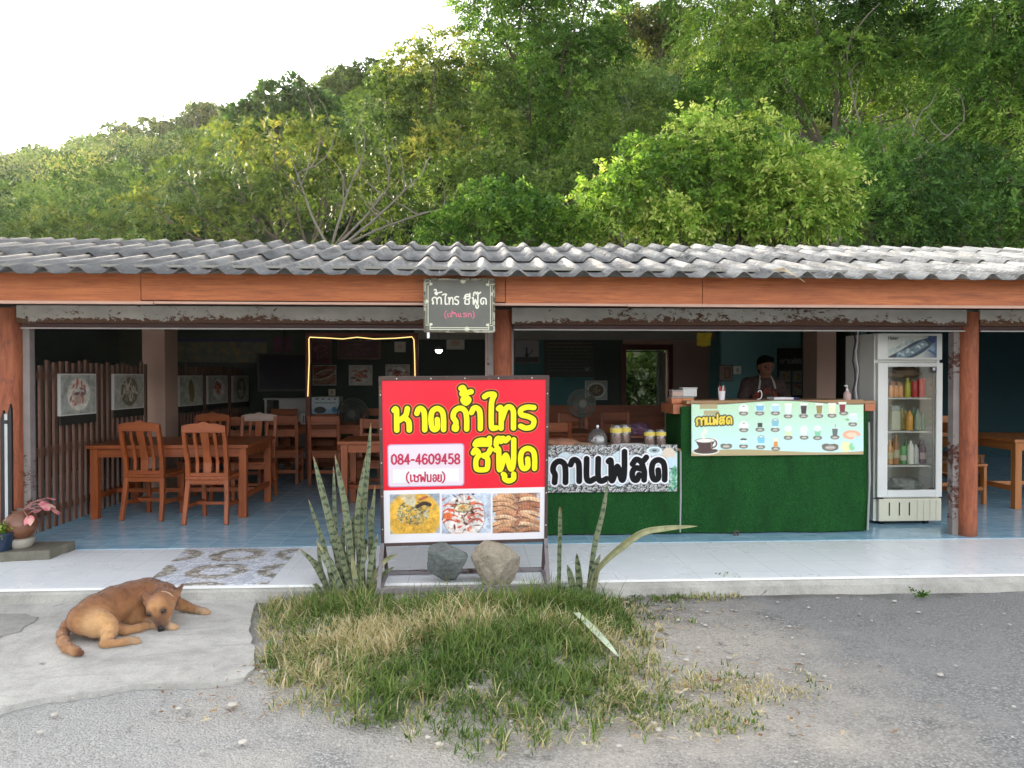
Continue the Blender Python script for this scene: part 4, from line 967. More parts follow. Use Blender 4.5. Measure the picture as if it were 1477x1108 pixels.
def fan(label, px, py, rp, Y, m_ring, face=0):
    c = at(px, py, Y); r = rp / FPX * Y; f = thing('pedestal_fan', label, 'fan', (c[0], Y, F3)); mb = MB()
    def ring(rr, y, th): mb.tube([(c[0] + rr * math.cos(a), y, c[2] + rr * math.sin(a)) for a in np.linspace(0, 2 * math.pi, 33)], th, 6, caps=False)
    for q, (rr, y) in enumerate(((r, Y), (r * .98, Y - .03), (r * .86, Y - .06), (r * .68, Y - .08), (r * .5, Y - .09), (r * .34, Y - .095))): ring(rr, y, .006 if q else .011)
    for a in np.linspace(0, 2 * math.pi, 29)[:-1]: mb.tube([(c[0] + .09 * r * math.cos(a), Y - .1, c[2] + .09 * r * math.sin(a)), (c[0] + .6 * r * math.cos(a), Y - .088, c[2] + .6 * r * math.sin(a)), (c[0] + r * math.cos(a), Y, c[2] + r * math.sin(a))], .0035, 4)
    mb.build('grille', m_ring, f, smooth=True)
    h = MB()
    for k in range(16): pass
    MB().tube([(c[0], Y - .115, c[2]), (c[0], Y - .09, c[2])], [.055, .06], 20).build('badge', m_ring, f, smooth=True)
    for k in range(3):
        a0 = 2 * math.pi * k / 3 + .4; vs = []
        for t in np.linspace(.12, .92, 7):
            for e, dy in ((-.36, .03), (.36, -.03)): aa = a0 + e * (1.25 - .3 * t); vs.append((c[0] + r * t * math.cos(aa), Y - .02 + dy, c[2] + r * t * math.sin(aa)))
        MB().add(vs, [(i * 2, i * 2 + 1, i * 2 + 3, i * 2 + 2) for i in range(6)]).build('blade', m_fan, f, smooth=True)
    MB().tube([(c[0], Y + .02, c[2]), (c[0], Y + .2, c[2] - .01)], [.09, .06], 16).build('motor', m_fan, f, smooth=True)
    MB().tube([(c[0], Y + .1, c[2] - .06), (c[0], Y + .1, F3 + .05)], .018, 10).build('pole', m_fan, f, smooth=True)
    MB().lathe((c[0], Y + .1, F3), [(.22, 0), (.22, .03), (.06, .06)], 24).build('base', m_fan, f, smooth=True)
m_fan = pm('grey fan plastic', (.10, .105, .09), .45, .1, 6, .03); m_fanr = pm('pale fan grille', (.17, .175, .15), .4, .1, 6, .03)
fan('grey pedestal fan in front of the round plate picture', 839, 582, 20, 10.6, m_fanr); fan('dark pedestal fan beside the blue and white carton', 509, 597, 22, 12.2, m_fan)
o = at(440, 602, 11.2); tb = thing('tissue_box', 'white tissue box on the middle table', 'tissue box', (o[0], 11.2, F3 + .75)); MB().box(o[0] - .05, o[0] + .05, 11.14, 11.26, F3 + .751, F3 + .90).build('box', m_wpaint, tb, bevel=.005)
for k in range(2): MB().box(o[0] - .02 + k * .03, o[0] - .005 + k * .03, 11.135, 11.14, F3 + .77, F3 + .88).build('stripe', m_blk, tb)
# bulb over the back table
o = at(633, 505, 12.0); lp = thing('hanging_lamp', 'small lit white lamp hanging in the dark beside the chalkboard sign', 'lamp', o)
MB().lathe(o, [(.002, -.05), (.03, -.045), (.05, -.02), (.055, 0)], 20).build('bulb', glow('lit bulb', (1, .97, .9), 3), lp, smooth=True); MB().lathe(o, [(.06, .0), (.05, .02), (.02, .04), (.006, .06)], 20).build('shade', m_wpaint, lp, smooth=True); MB().tube([o + np.array([0, 0, .06]), (o[0], o[1], 2.395)], .005, 6).build('cord', m_blk, lp)
# small yellow flag and curtain by the back door
o = at(1006, 480, 9.0); fl = thing('yellow_pennant', 'little yellow cloth pennant hanging from the ceiling right of the back door', 'pennant', o)
n = 8; V = [];
for j in range(n + 1):
    for i_ in range(n + 1): V.append((o[0] + (i_ / n) * .17 - .01 * j / n, 9 + .015 * math.sin(i_ * 1.3 + j * .7), o[2] - (j / n) * .17 * (1 - .25 * abs(i_ / n - .5))))
mesh_np('cloth', V, [(j * (n + 1) + i_, j * (n + 1) + i_ + 1, (j + 1) * (n + 1) + i_ + 1, (j + 1) * (n + 1) + i_) for j in range(n) for i_ in range(n)], pm('yellow cloth', (.55, .42, .03), .8, .15, 12, .1), fl)
MB().tube([(o[0] + .09, 9, o[2] - .02), (o[0] + .09, 9, 2.395)], .003, 5).build('string', m_blk, fl)
cu = thing('curtain', 'grey green curtain drawn to the right side of the back door', 'curtain', (ax(954, YW + .2), YW + .2, F3)); V = []; n = 24
for j in (0, 1):
    for i_ in range(n + 1): V.append((ax(947, YW + .2) + i_ / n * .17, YW + .2 + .03 * math.sin(i_ * 1.1), (F3 + .1, dtop - .03)[j]))
mesh_np('cloth', V, [(i_, i_ + 1, n + 2 + i_, n + 1 + i_) for i_ in range(n)], pm('grey green curtain cloth', (.30, .32, .26), .9, .1, 12, .1), cu)
MB().tube([(dl + .02, YW + .2, dtop - .02), (dr - .02, YW + .2, dtop - .02)], .01, 8).build('rod', m_blk, cu)
# ================================================================== SIGNS
m_ltr_y = pm('yellow sign print', (.90, .80, .01), .4, .02, 3, 0); m_ltr_b = pm('dark olive sign outline', (.045, .03, .008), .4, .05, 3, 0); m_halo = pm('orange red sign halo', (.72, .16, .07), .4, .03, 3, 0)
m_signred = pm('red vinyl', (.78, .012, .035), .38, .05, 1.2, .04, c2=(.80, .03, .055)); m_vinyl = pm('white vinyl', (.78, .76, .80), .38, .04, 2, .03); m_mag = pm('magenta sign print', (.52, .03, .09), .4, .05, 3, 0)
m_pale = pm('pale pink white vinyl', (.76, .66, .74), .4, .05, 3, 0); m_pale2 = pm('white name strip', (.78, .78, .80), .4, .03, 3, 0); m_lilac = pm('lilac outline', (.50, .36, .55), .4, .05, 3, 0)
m_angle = peel('rusty dark angle iron', (.075, .05, .045), (.22, .12, .08), amt=.35); m_angle2 = peel('worn grey angle iron', (.20, .18, .19), (.12, .06, .04), amt=.5)
TL, TR, BL, BR = at(545, 543.5, 5.38), at(785, 541.5, 5.44), at(551, 787, 5.52), at(787, 780, 5.58)
F_ = Frame(BL, BR - BL, TL - BL); SW = float(np.linalg.norm(BR - BL)) * 1.005; SH = float(np.linalg.norm(TL - BL)) * .995
sg = thing('signboard', 'red restaurant signboard with yellow lettering on an iron stand', 'signboard', ((BL[0] + BR[0]) / 2, 5.55, .06))
fx = lambda cx: (cx - 18) / (1046 - 18) * SW
fy = lambda cy, cx=540: (1068 - 22 * (cx - 18) / 1028 - cy) / (1068 - 22 * (cx - 18) / 1028 - 22) * SH
mb = MB(); F_.box(mb, .012, SW - .012, .012, SH - .012, -.012, -.004); mb.build('backing_board', m_angle2, sg)
Y0 = fy(712); mb = MB(); F_.box(mb, .016, SW - .016, Y0, SH - .02, -.0035, 0); mb.build('red_panel', m_signred, sg)
mb = MB(); F_.box(mb, .016, SW - .016, .016, Y0 - .0005, -.0035, 0); mb.build('photo_panel', m_vinyl, sg)
frm = MB()
for a0, a1, b0, b1 in ((-.006, .017, -.006, SH + .006), (SW - .017, SW + .006, -.006, SH + .006), (.0172, SW - .0172, SH - .021, SH + .006), (.0172, SW - .0172, -.006, .017)): F_.box(frm, a0, a1, b0, b1, -.025, .006)
frm.build('frame', m_angle, sg, bevel=.002)
# rivets round the frame
mr = pm('bright rivet', (.7, .68, .6), .3, .1, 8, 0, metal=.5); mb = MB(); g = np.random.default_rng(2)
for k in range(5):
    for a, b_ in ((.006, SH * (k + .5) / 5), (SW - .006, SH * (k + .5) / 5), (SW * (k + .5) / 5, SH - .008)): mb.tube([F_.p(a, b_, .006), F_.p(a, b_, .009)], .005, 8)
mb.build('rivet', mr, sg)
def gl(ch, cx0, cx1, base, top): return (ch, fx(cx0), fx(cx1), fy(base, (cx0 + cx1) / 2), fy(top, (cx0 + cx1) / 2) - fy(base, (cx0 + cx1) / 2))
row1 = word([gl('ห', 103, 203, 343, 212), gl('า', 240, 292, 343, 212), gl('ด', 322, 404, 342, 212), gl('ถ', 458, 545, 340, 211), gl('ำ', 520, 556, 180, 142), gl('้', 508, 570, 128, 86), gl('า', 572, 632, 338, 210), gl('ไ', 652, 728, 336, 203), gl('ท', 738, 838, 336, 208), gl('ร', 866, 962, 334, 208)])
row2 = word([gl('ซ', 583, 690, 592, 468), gl('ี', 594, 682, 434, 398), gl('ฟ', 722, 846, 590, 462), gl('๊', 724, 800, 438, 398), gl('ู', 770, 840, 664, 622), gl('ด', 874, 968, 588, 462)])
px_ = SW / 1028
for nm, ss in (('first', row1), ('second', row2)):
    letters('lettering_halo', F_, ss, 32 * px_, .0012, m_halo, sg, .004); letters('lettering_outline', F_, ss, 27.5 * px_, .0024, m_ltr_b, sg, .004); letters('lettering', F_, ss, 16.5 * px_, .0036, m_ltr_y, sg, .0035)
def rrect(name, a0, a1, b0, b1, r, n, mat, par, fr):
    V = []
    for cx, cy, t0 in ((a1 - r, b0 + r, -90), (a1 - r, b1 - r, 0), (a0 + r, b1 - r, 90), (a0 + r, b0 + r, 180)):
        for k in range(7): a = R(t0 + 15 * k); V.append(fr.p(cx + r * math.cos(a), cy + r * math.sin(a), n))
    return MB().add(V, [tuple(range(len(V)))]).build(name, mat, par)
rrect('phone_panel', fx(60), fx(527), fy(696, 290), fy(430, 290), .022, .0012, m_lilac, sg, F_); rrect('phone_panel', fx(66), fx(521), fy(690, 290), fy(436, 290), .02, .0022, m_pale, sg, F_); rrect('name_strip', fx(90), fx(493), fy(668, 290), fy(585, 290), .002, .0030, m_pale2, sg, F_)
num = []; xx = 84
for ch in '084-4609458':
    wd_ = 24 if ch == '-' else 35; num += word([gl(ch, xx, xx + wd_ - 5, 553, 494)]); xx += wd_ + 4.6
letters('phone_number', F_, num, 5.6 * px_, .0042, m_mag, sg, .002)
nm = word([gl('(', 168, 192, 662, 614), gl('เ', 196, 212, 662, 622), gl('ช', 216, 250, 662, 622), gl('ฟ', 256, 290, 662, 622), gl('บ', 297, 325, 662, 622), gl('อ', 333, 356, 662, 622), gl('ย', 362, 388, 662, 622), gl(')', 388, 412, 662, 614)])
letters('name_lettering', F_, nm, 4.6 * px_, .0042, m_mag, sg, .002)
def curry(w, h):
    p = Paint(w, h, 90, 78, (150, 160, 175)); p.ell(w * .48, h * .42, w * .56, h * .66, (200, 175, 120)); p.ell(w * .48, h * .42, w * .53, h * .62, (222, 172, 62)); g = np.random.default_rng(1)
    for k in range(260):
        a = g.uniform(0, 6.28); r = math.sqrt(g.random()); x, y = w * (.46 + .33 * r * math.cos(a)), h * (.52 + .30 * r * math.sin(a)); p.ell(x, y, w * g.uniform(.012, .035), w * .011, [(88, 104, 76), (150, 156, 128), (60, 72, 60), (205, 200, 170), (116, 128, 92), (190, 160, 80)][g.integers(6)], g.uniform(0, 3.14))
    for k in range(26): p.ell(w * g.uniform(.1, .95), h * g.uniform(.06, .4), w * .018, w * .006, (176, 120, 30), g.uniform(0, 3))
    for k in range(7): p.line([(w * .2 + k * w * .05, h * 1.0), (w * .32 + k * w * .03, h * .8), (w * .45, h * .72)], w * .04, (205, 198, 172), .8)
    p.line([(w * .55, h * .68), (w * .68, h * .76), (w * .8, h * .72)], w * .08, (52, 34, 28)); p.line([(w * .6, h * .86), (w * .74, h * .92)], w * .06, (176, 98, 60)); return p.tex(.5, 8, 1).speck(.1)
def crabs(w, h):
    p = Paint(w, h, 90, 78, (188, 198, 216)); p.ell(w * .45, h * .42, w * .44, h * .56, (150, 150, 160)); p.ell(w * .45, h * .43, w * .42, h * .54, (222, 214, 210)); g = np.random.default_rng(12)
    for k in range(90):
        x, y = w * .43 + g.normal(0, w * .19), h * .5 + g.normal(0, h * .27); p.ell(x, y, w * g.uniform(.03, .08), w * g.uniform(.012, .03), [(190, 60, 40), (225, 120, 80), (240, 225, 215), (90, 30, 26), (236, 205, 180), (205, 84, 60), (60, 34, 34)][g.integers(7)], g.uniform(0, 3.14))
    for s in (-1, 1):
        for k in range(4): p.line([(w * (.43 + s * .12), h * (.3 + k * .13)), (w * (.43 + s * .3), h * (.36 + k * .13)), (w * (.43 + s * .4), h * (.28 + k * .14))], w * .035, (214, 96, 66) if k % 2 else (196, 70, 50))
    p.ell(w * .44, h * .64, w * .2, h * .12, (96, 96, 74)); p.ell(w * .44, h * .64, w * .17, h * .1, (226, 208, 160)); p.ell(w * .44, h * .65, w * .07, h * .06, (216, 150, 70)); p.ell(w * .12, h * .45, w * .1, h * .09, (226, 110, 60))
    for k in range(120): p.ell(w * .44 + g.normal(0, w * .2), h * .48 + g.normal(0, h * .24), w * g.uniform(.008, .03), w * .010, [(96, 36, 28), (40, 30, 32), (240, 236, 232), (150, 50, 36), (212, 160, 130)][g.integers(5)], g.uniform(0, 3), .9)
    return p.tex(.6, 8, 2).speck(.1)
def shrimps(w, h):
    p = Paint(w, h, 100, 86, (150, 120, 100)); g = np.random.default_rng(14); p.rect(0, w * .1, 0, h, (196, 200, 208)); p.rect(w * .93, w, 0, h, (176, 182, 196))
    for r in range(10):
        for cx in (.27, .75):
            y = h * (1.0 - r * .105) + g.normal(0, h * .014); x = w * (cx + g.normal(0, .022)); c = [(206, 158, 120), (186, 132, 98), (220, 182, 148), (170, 110, 80)][g.integers(4)]; a = g.normal(-.1, .16); L = w * g.uniform(.19, .25)
            P_ = [(x + L * q * math.cos(a) , y + L * q * math.sin(a) + h * .055 * (1 - q * q)) for q in (-1, -.5, 0, .5, 1)]
            p.line([(u_, v_ - h * .028) for u_, v_ in P_], h * .10, (92, 56, 42)); p.line(P_, h * .092, c)
            p.line([(u_, v_ + h * .02) for u_, v_ in P_[1:4]], h * .022, tuple(min(255, int(k * 1.16)) for k in c))
            for q in np.linspace(-.7, .7, 6): p.line([(x + L * q, y + h * (.10 - .055 * q * q)), (x + L * (q + .08), y + h * (.015 - .055 * q * q))], w * .012, scl_(c, .66), .8)
            for q in range(3): p.line([(x + L * g.uniform(-.6, .6), y), (x + L * g.uniform(-.8, .8), y - h * .06)], w * .009, (150, 84, 62), .8)
    for k in range(60): p.ell(w * .51 + g.normal(0, w * .035), h * g.random(), w * .045, w * .010, [(166, 116, 90), (120, 70, 56), (150, 70, 60), (214, 170, 140)][g.integers(4)], g.uniform(0, 3))
    return p.tex(.55, 9, 3).speck(.08)
for (c0, c1), fn in (((70, 374), curry), ((388, 692), crabs), ((704, 1002), shrimps)):
    w_, h_ = fx(c1) - fx(c0), fy(742, (c0 + c1) / 2) - fy(993, (c0 + c1) / 2); fn(w_, h_).build('food_photo', F_, fx(c0), fy(993, (c0 + c1) / 2), .0012, m_print, sg)
# iron stand: two side trestles, front and rear rails, foot bars
fl_, fr_ = on(546, 851, .12), on(791, 845, .12); rl_, rr_ = on(558, 826, .12), on(783, 821, .12)
for (f0, r0_, top, bot) in ((fl_, rl_, F_.p(.004, .02, -.02), F_.p(.004, .02, -.02)), (fr_, rr_, F_.p(SW - .004, .02, -.02), F_.p(SW - .004, .02, -.02))):
    MB().bar([top, f0], .026, .026).build('leg', m_angle2, sg, bevel=.002); MB().bar([top + np.array([0, .02, .05]), r0_ + np.array([0, .0, 0])], .024, .024).build('leg', m_angle, sg, bevel=.002)
    MB().bar([f0 + np.array([0, -.02, -.014]), r0_ + np.array([0, .03, -.014])], .026, .026, up=(0, 0, 1)).build('foot_bar', m_angle2, sg, bevel=.002)
MB().bar([fl_ + np.array([-.012, -.016, -.002]), fr_ + np.array([.012, -.016, -.002])], .022, .034, up=(0, 0, 1)).build('front_rail', m_angle2, sg, bevel=.002)
MB().bar([rl_, rr_], .022, .03, up=(0, 0, 1)).build('rear_rail', m_angle2, sg, bevel=.002)
# concrete blocks under the stand
m_blockc = concrete('pale concrete block', (.42, .40, .37))
for (px0, px1, py0, py1, lab) in ((570, 621, 850, 868, 'pale concrete block under the left part of the signboard stand'), (716, 764, 846, 864, 'pale concrete block under the right part of the signboard stand')):
    q = on(px0, py1, .045); q2 = on(px1, py1, .045); z1 = float(fl_[2]) - .034
    t = tag(MB().box(q[0], q2[0], q[1], q[1] + .38, .0, z1, rz=R(-2)).build('concrete_block', m_blockc, bevel=.008, loc=((q[0] + q2[0]) / 2, q[1] + .2, 0)), lab, 'concrete block')
# boulders leaning on the lower rail
def rock(label, c, r, mat, seed, sq=(1, 1, 1), cuts=9):
    bm = bmesh.new(); bmesh.ops.create_icosphere(bm, subdivisions=5, radius=1); g = np.random.default_rng(seed)
    V = np.array([v.co[:] for v in bm.verts]); D = unit(V.copy()); s = np.ones(len(V)); 
    for k in range(cuts):
        n = unit(g.normal(0, 1, (1, 3)))[0]; d = g.uniform(.62, .88); s = np.minimum(s, np.where(D @ n > .01, d / np.maximum(D @ n, .01), 9))
    W = D * s[:, None]; W += D * (.05 * fbm(D[:, 0] * 3 + D[:, 2] * 2, D[:, 1] * 3 - D[:, 2], seed, 1.6) + .02 * fbm(D[:, 0] * 9 + D[:, 2] * 5, D[:, 1] * 9, seed + 3, 2))[:, None]
    W = W * np.array(sq) * r + np.array(c); F0 = [[v.index for v in f.verts] for f in bm.faces]; bm.free()
    o = mesh_np('boulder', W, F0, mat, smooth=True, loc=(c[0], c[1], c[2] - r * sq[2] * .8)); return tag(o, label, 'boulder')
def stone(name, c, c2, vein):
    t = NT(name); v = t.coords('Object'); a = t.noise(v, 6, 8, .7, .8); s_ = t.noise(t.coords('Object', (2, 2, 9)), 3.5, 7, .7, .5); f = t.noise(v, 45, 5, .75)
    cc = t.ramp(a, [(.3, c), (.68, c2)]); cc = t.mix(t.ramp(s_, [(.56, 0.0), (.70, .6)]), cc, vein); cc = t.mix(t.ramp(s_, [(.28, .6), (.38, 0.0)]), cc, scl(c, .45)); cc = t.mix(t.ramp(f, [(.34, .6), (.48, 0.0)]), cc, scl(c, .5))
    t.set(color=cc, rough=.9, spec=.2); t.bump(t.math('ADD', t.math('ADD', a, s_), t.math('MULTIPLY', f, .6)), 1.0, .015); return t.m
c = at(642, 813, 5.43); rock('blue grey boulder on the left of the signboard stand', c, .158, stone('blue grey rock', (.085, .10, .10), (.20, .22, .205), (.30, .31, .28)), 5, (1.12, .80, 1.0), 16)
c = at(716, 813, 5.41); rock('larger buff boulder on the right of the signboard stand', c, .19, stone('buff rock', (.22, .19, .14), (.40, .355, .28), (.24, .24, .22)), 12, (.98, .80, .92), 16)

# chalkboard hung from the fascia
YH = 5.97
a0, a1 = at(611, 401, YH), at(714, 480, YH); F2 = Frame((a0[0], YH, a1[2]), (1, 0, 0), (0, .02, 1)); W2, H2 = a1[0] - a0[0], a0[2] - a1[2]
m_chalk = pm('dusty grey chalkboard', (.155, .157, .14), .85, .3, 2.2, .1, spec=.15, c2=(.21, .212, .19), bscale=40); m_cream = pm('cream chalk paint', (.62, .62, .48), .7, .15, 12, .05); m_chw = pm('white chalk', (.78, .77, .66), .85, .08, 20, .05); m_chp = pm('pink chalk', (.62, .16, .24), .85, .1, 20, .05); m_frame2 = peel('worn dark sign frame', (.10, .085, .06), (.45, .43, .34), amt=.8)
hsn = thing('hanging_sign', 'grey chalkboard sign with cream border hung from the fascia', 'sign', F2.p(W2 / 2, 0))
mb = MB(); F2.box(mb, .012, W2 - .012, .012, H2 - .012, -.015, 0); mb.build('chalkboard', m_chalk, hsn)
mb = MB()
for q in ((0, .016, 0, H2), (W2 - .016, W2, 0, H2), (.0162, W2 - .0162, 0, .016), (.0162, W2 - .0162, H2 - .016, H2)): F2.box(mb, *q, -.02, .006)
mb.build('frame', m_frame2, hsn, bevel=.002)
k_ = W2 / 862; hx = lambda cx: (cx - 243) * k_; hy = lambda cy: (825 - cy) * k_ * (H2 / W2) * (862 / 665)
L = lambda p_: [np.array((hx(x), hy(y))) for x, y in p_]
bord = [L([(320, 250), (320, 175), (1030, 175), (1030, 250)]), L([(300, 215), (268, 225), (268, 735), (300, 735)]), L([(1050, 232), (1080, 235), (1080, 735), (1050, 740)]), L([(320, 715), (320, 788), (1030, 788), (1030, 715)]), L([(296, 250), (296, 715)]), L([(1050, 250), (1050, 715)]), L([(320, 765), (1030, 765)]),
        L([(325, 232), (335, 232)]), L([(1010, 235), (1022, 235)]), L([(325, 725), (335, 725)]), L([(1010, 730), (1020, 730)])]
letters('border_line', F2, bord[:7], 4.5 * k_, .0012, m_cream, hsn, .0016); letters('corner_dot', F2, bord[7:], 15 * k_, .0018, m_cream, hsn, .002)
for cx, cy, rr in ((718, 190, 20), (765, 785, 20), (280, 445, 14), (1078, 350, 15)):
    st = []
    for a in np.linspace(0, math.pi, 5)[:-1]: st.append(L([(cx - math.cos(a) * rr * 1.5, cy - math.sin(a) * rr * 1.5), (cx + math.cos(a) * rr * 1.5, cy + math.sin(a) * rr * 1.5)]))
    letters('star', F2, st, rr * .35 * k_, .0022, m_cream, hsn, .002)
def hg(ch, x0, x1, b_, t_): return (ch, hx(x0), hx(x1), hy(b_), hy(t_) - hy(b_))
t1 = word([hg('ถ', 345, 405, 475, 395), hg('ำ', 385, 408, 362, 340), hg('้', 370, 460, 350, 300), hg('า', 412, 460, 475, 395), hg('ไ', 470, 530, 478, 400), hg('ท', 540, 600, 478, 398), hg('ร', 615, 665, 478, 385), hg('ซ', 730, 805, 475, 395), hg('ี', 740, 800, 382, 345), hg('ฟ', 830, 905, 475, 395), hg('๊', 845, 930, 372, 330), hg('ู', 870, 905, 525, 490), hg('ด', 930, 1000, 475, 400)])
letters('lettering', F2, t1, 8.5 * k_, .0016, m_chw, hsn, .002)
t2 = word([hg('(', 490, 520, 640, 575), hg('เ', 530, 550, 632, 590), hg('จ', 555, 585, 632, 590), hg('้', 580, 622, 590, 562), hg('า', 605, 640, 632, 592), hg('เ', 655, 680, 632, 590), hg('เ', 680, 705, 632, 590), hg('ร', 720, 760, 632, 585), hg('ก', 775, 820, 632, 590), hg(')', 830, 860, 640, 575)])
letters('lettering', F2, t2, 5.5 * k_, .0016, m_chp, hsn, .0018)
mb = MB()
for a in (.12, W2 - .12): MB().tube([F2.p(a, H2, -.008), F2.p(a, H2 + .07, .02) + np.array([0, .08, 0])], .003, 5).build('hook', m_grey_metal, hsn)
MB().tube([F2.p(.035, .0, -.004), F2.p(.035, -.045, -.004)], .011, 10).build('knob', m_vinyl, hsn, bevel=.003)

# ================================================================== COUNTERS
def turf():
    t = NT('green artificial turf'); v = t.coords('Object', (1, 1, .45)); n = t.noise(v, 130, 3, .7); b_ = t.noise(v, 6, 5, .6); f = t.noise(t.coords('Object', (1, 1, .08)), 30, 3)
    c = t.ramp(n, [(.3, (.003, .026, .005)), (.5, (.010, .072, .014)), (.72, (.026, .14, .03))]); c = t.mix(t.ramp(b_, [(.35, .6), (.7, 0.0)]), c, (.006, .032, .009)); c = t.mix(t.ramp(f, [(.45, 0.0), (.7, .3)]), c, (.015, .075, .016))
    t.set(color=c, rough=.85, spec=.15); t.bump(n, .8, .01); return t.m
m_turf = turf(); m_ctop = wood('brown counter top', (.36, .19, .09), 0, .5, .6, .7); m_ctopr = wood('red brown plank', (.42, .14, .06), 0, .45, .6, .7); m_rim = pm('grey turf edge binding', (.30, .31, .30), .7, .1, 8, .1)
def wavy_front(x0, x1, y, z0, z1, amp, seed):
    n, m = 60, 24; V = []
    for j in range(m + 1):
        for i_ in range(n + 1): x = x0 + (x1 - x0) * i_ / n; z = z0 + (z1 - z0) * j / m; V.append((x, y + amp * math.sin(i_ * .23 + seed) * (1 - j / m) + .5 * amp * fbm(x, z, seed, 3), z))
    return V, np.array([(j * (n + 1) + i_, j * (n + 1) + i_ + 1, (j + 1) * (n + 1) + i_ + 1, (j + 1) * (n + 1) + i_) for j in range(m) for i_ in range(n)])
Y1 = 6.93; zl = az(648, Y1, 880); xl0, xl1 = .42, ax(981, Y1)
lc = thing('low_counter', 'low counter skirted in green turf behind the coffee banner', 'counter', ((xl0 + xl1) / 2, Y1 + .35, F3))
V, Fq = wavy_front(xl0, xl1, Y1, F3 + .012, zl - .02, .012, 3); mesh_np('turf_skirt', V, Fq, m_turf, lc)
MB().box(xl0, xl1 + .01, Y1 + .005, Y1 + .72, zl - .02, zl).build('top', m_ctop, lc, bevel=.005); MB().tube([(xl1 + .004, Y1 - .004, zl - .02), (xl1 + .006, Y1 - .008, zl * .5), (xl1 + .002, Y1 - .004, F3 + .02)], .009, 8).build('edge_binding', m_rim, lc, smooth=True)
MB().box(xl1 - .012, xl1 + .008, Y1 + .02, Y1 + .7, F3 + .02, zl - .021).build('side_skirt', m_turf, lc); MB().box(xl0, xl0 + .02, Y1 + .02, Y1 + .7, F3 + .02, zl - .021).build('side_skirt', m_turf, lc)
# the coffee banner hung on it
za, zb = az(642, Y1 - .03, 880), az(710, Y1 - .03, 880); xa, xb = ax(770, Y1 - .03), ax(977, Y1 - .03); Wb, Hb = xb - xa, za - zb
F4 = Frame((xa, Y1 - .03, zb), (1, 0, 0), (0, -.01, 1))
bn = thing('coffee_banner', 'white and green banner with big black lettering over coffee beans', 'banner', F4.p(Wb / 2, 0))
p_ = Paint(Wb, Hb, 330, 112, (196, 214, 222)); g = np.random.default_rng(4)
edge_ = np.minimum(np.abs(p_.Y - Hb), np.abs(p_.Y)) - Hb * (.20 + .05 * np.sin(p_.X * 14) + .03 * np.sin(p_.X * 37 + 1)); p_.put(edge_, (22, 22, 24))
for yy in np.concatenate([np.arange(.006, Hb * .24, .0165), np.arange(Hb * .76, Hb, .0165)]):
    for xx in np.arange(.005, Wb, .026):
        x, y = xx + g.normal(0, .006), yy + g.normal(0, .004)
        if min(y, Hb - y) > Hb * (.20 + .05 * math.sin(x * 14) + .03 * math.sin(x * 37 + 1)): continue
        r_ = g.uniform(-.9, .9); p_.ell(x, y, .0125, .0075, [(232, 232, 230), (205, 205, 205), (150, 150, 152), (240, 240, 240)][g.integers(4)], r_); p_.ell(x + .002, y - .002, .0085, .0045, (34, 34, 36), r_)
for k in range(120):
    lft = g.random() < .5; x = abs(g.normal(0, .035)) + (0 if lft else 0); x = .02 + x if lft else Wb - .01 - x * 1.1; y = Hb * g.uniform(.02, .62 if lft else .55); p_.ell(x, y, .022, .010, [(40, 120, 88), (70, 150, 110), (30, 96, 72), (150, 200, 170), (110, 180, 150)][g.integers(5)], g.uniform(0, 3.1), .85)
p_.ell(Wb * .84, Hb * .86, .075, .045, (210, 225, 230)); p_.ell(Wb * .84, Hb * .88, .05, .022, (150, 165, 170)); p_.ell(Wb * .84, Hb * .88, .022, .010, (60, 66, 70)); p_.ell(Wb * .94, Hb * .8, .06, .06, (215, 200, 180)); p_.ell(Wb * .95, Hb * .62, .05, .05, (190, 215, 230)); 
bx = lambda cx: (cx - 65) / (1275 - 65) * Wb; by = lambda cy: (525 - cy) / (525 - 140) * Hb
def bgl(ch, x0, x1, b_, t_): return (ch, bx(x0), bx(x1), by(b_), by(t_) - by(b_))
T = word([bgl('ก', 222, 335, 440, 268), bgl('า', 372, 452, 432, 258), bgl('เ', 486, 588, 432, 250), bgl('เ', 582, 690, 432, 250), bgl('ฟ', 690, 840, 425, 262), bgl('ส', 888, 1010, 425, 258), bgl('ด', 1052, 1170, 425, 262)])
p_.text(T, .094, (30, 30, 34), .25); p_.speck(.03)
p_.build('print', F4, 0, 0, .0, m_print, bn, wave=.006)
letters('lettering_outline', F4, T, .041, .0095, m_vinyl, bn, .004); letters('lettering', F4, T, .027, .0108, pm('black banner print', (.008, .008, .009), .7, .1, 4, 0, spec=.15), bn, .0035)
# tall counter with menu banner
zt_ = az(578, Y1, 1120); xt0, xt1 = ax(983, Y1), ax(1253, Y1)
tc = thing('tall_counter', 'tall bar counter clad in green turf with a wooden top', 'counter', ((xt0 + xt1) / 2, Y1 + .3, F3))
V, Fq = wavy_front(xt0, xt1, Y1, F3 + .012, zt_ - .05, .016, 7); mesh_np('turf_front', V, Fq, m_turf, tc)
MB().box(xt1 - .02, xt1 + .0, Y1 + .012, Y1 + .55, F3 + .02, zt_ - .06).build('turf_side', m_turf, tc); MB().box(xt0, xt0 + .02, Y1 + .012, Y1 + .55, F3 + .02, zt_ - .06).build('turf_side', m_turf, tc); MB().box(xt0 + .03, xt1 - .03, Y1 + .52, Y1 + .54, F3 + .02, zt_ - .06).build('back_board', m_maroon, tc)
MB().tube([(xt1 + .002, Y1 - .004, zt_ - .2), (xt1 + .012, Y1 - .006, .6), (xt1 - .004, Y1 - .004, F3 + .02)], .010, 8).build('edge_binding', m_rim, tc, smooth=True)
xc0, xc1 = ax(962, Y1 + .1), ax(1262, Y1)
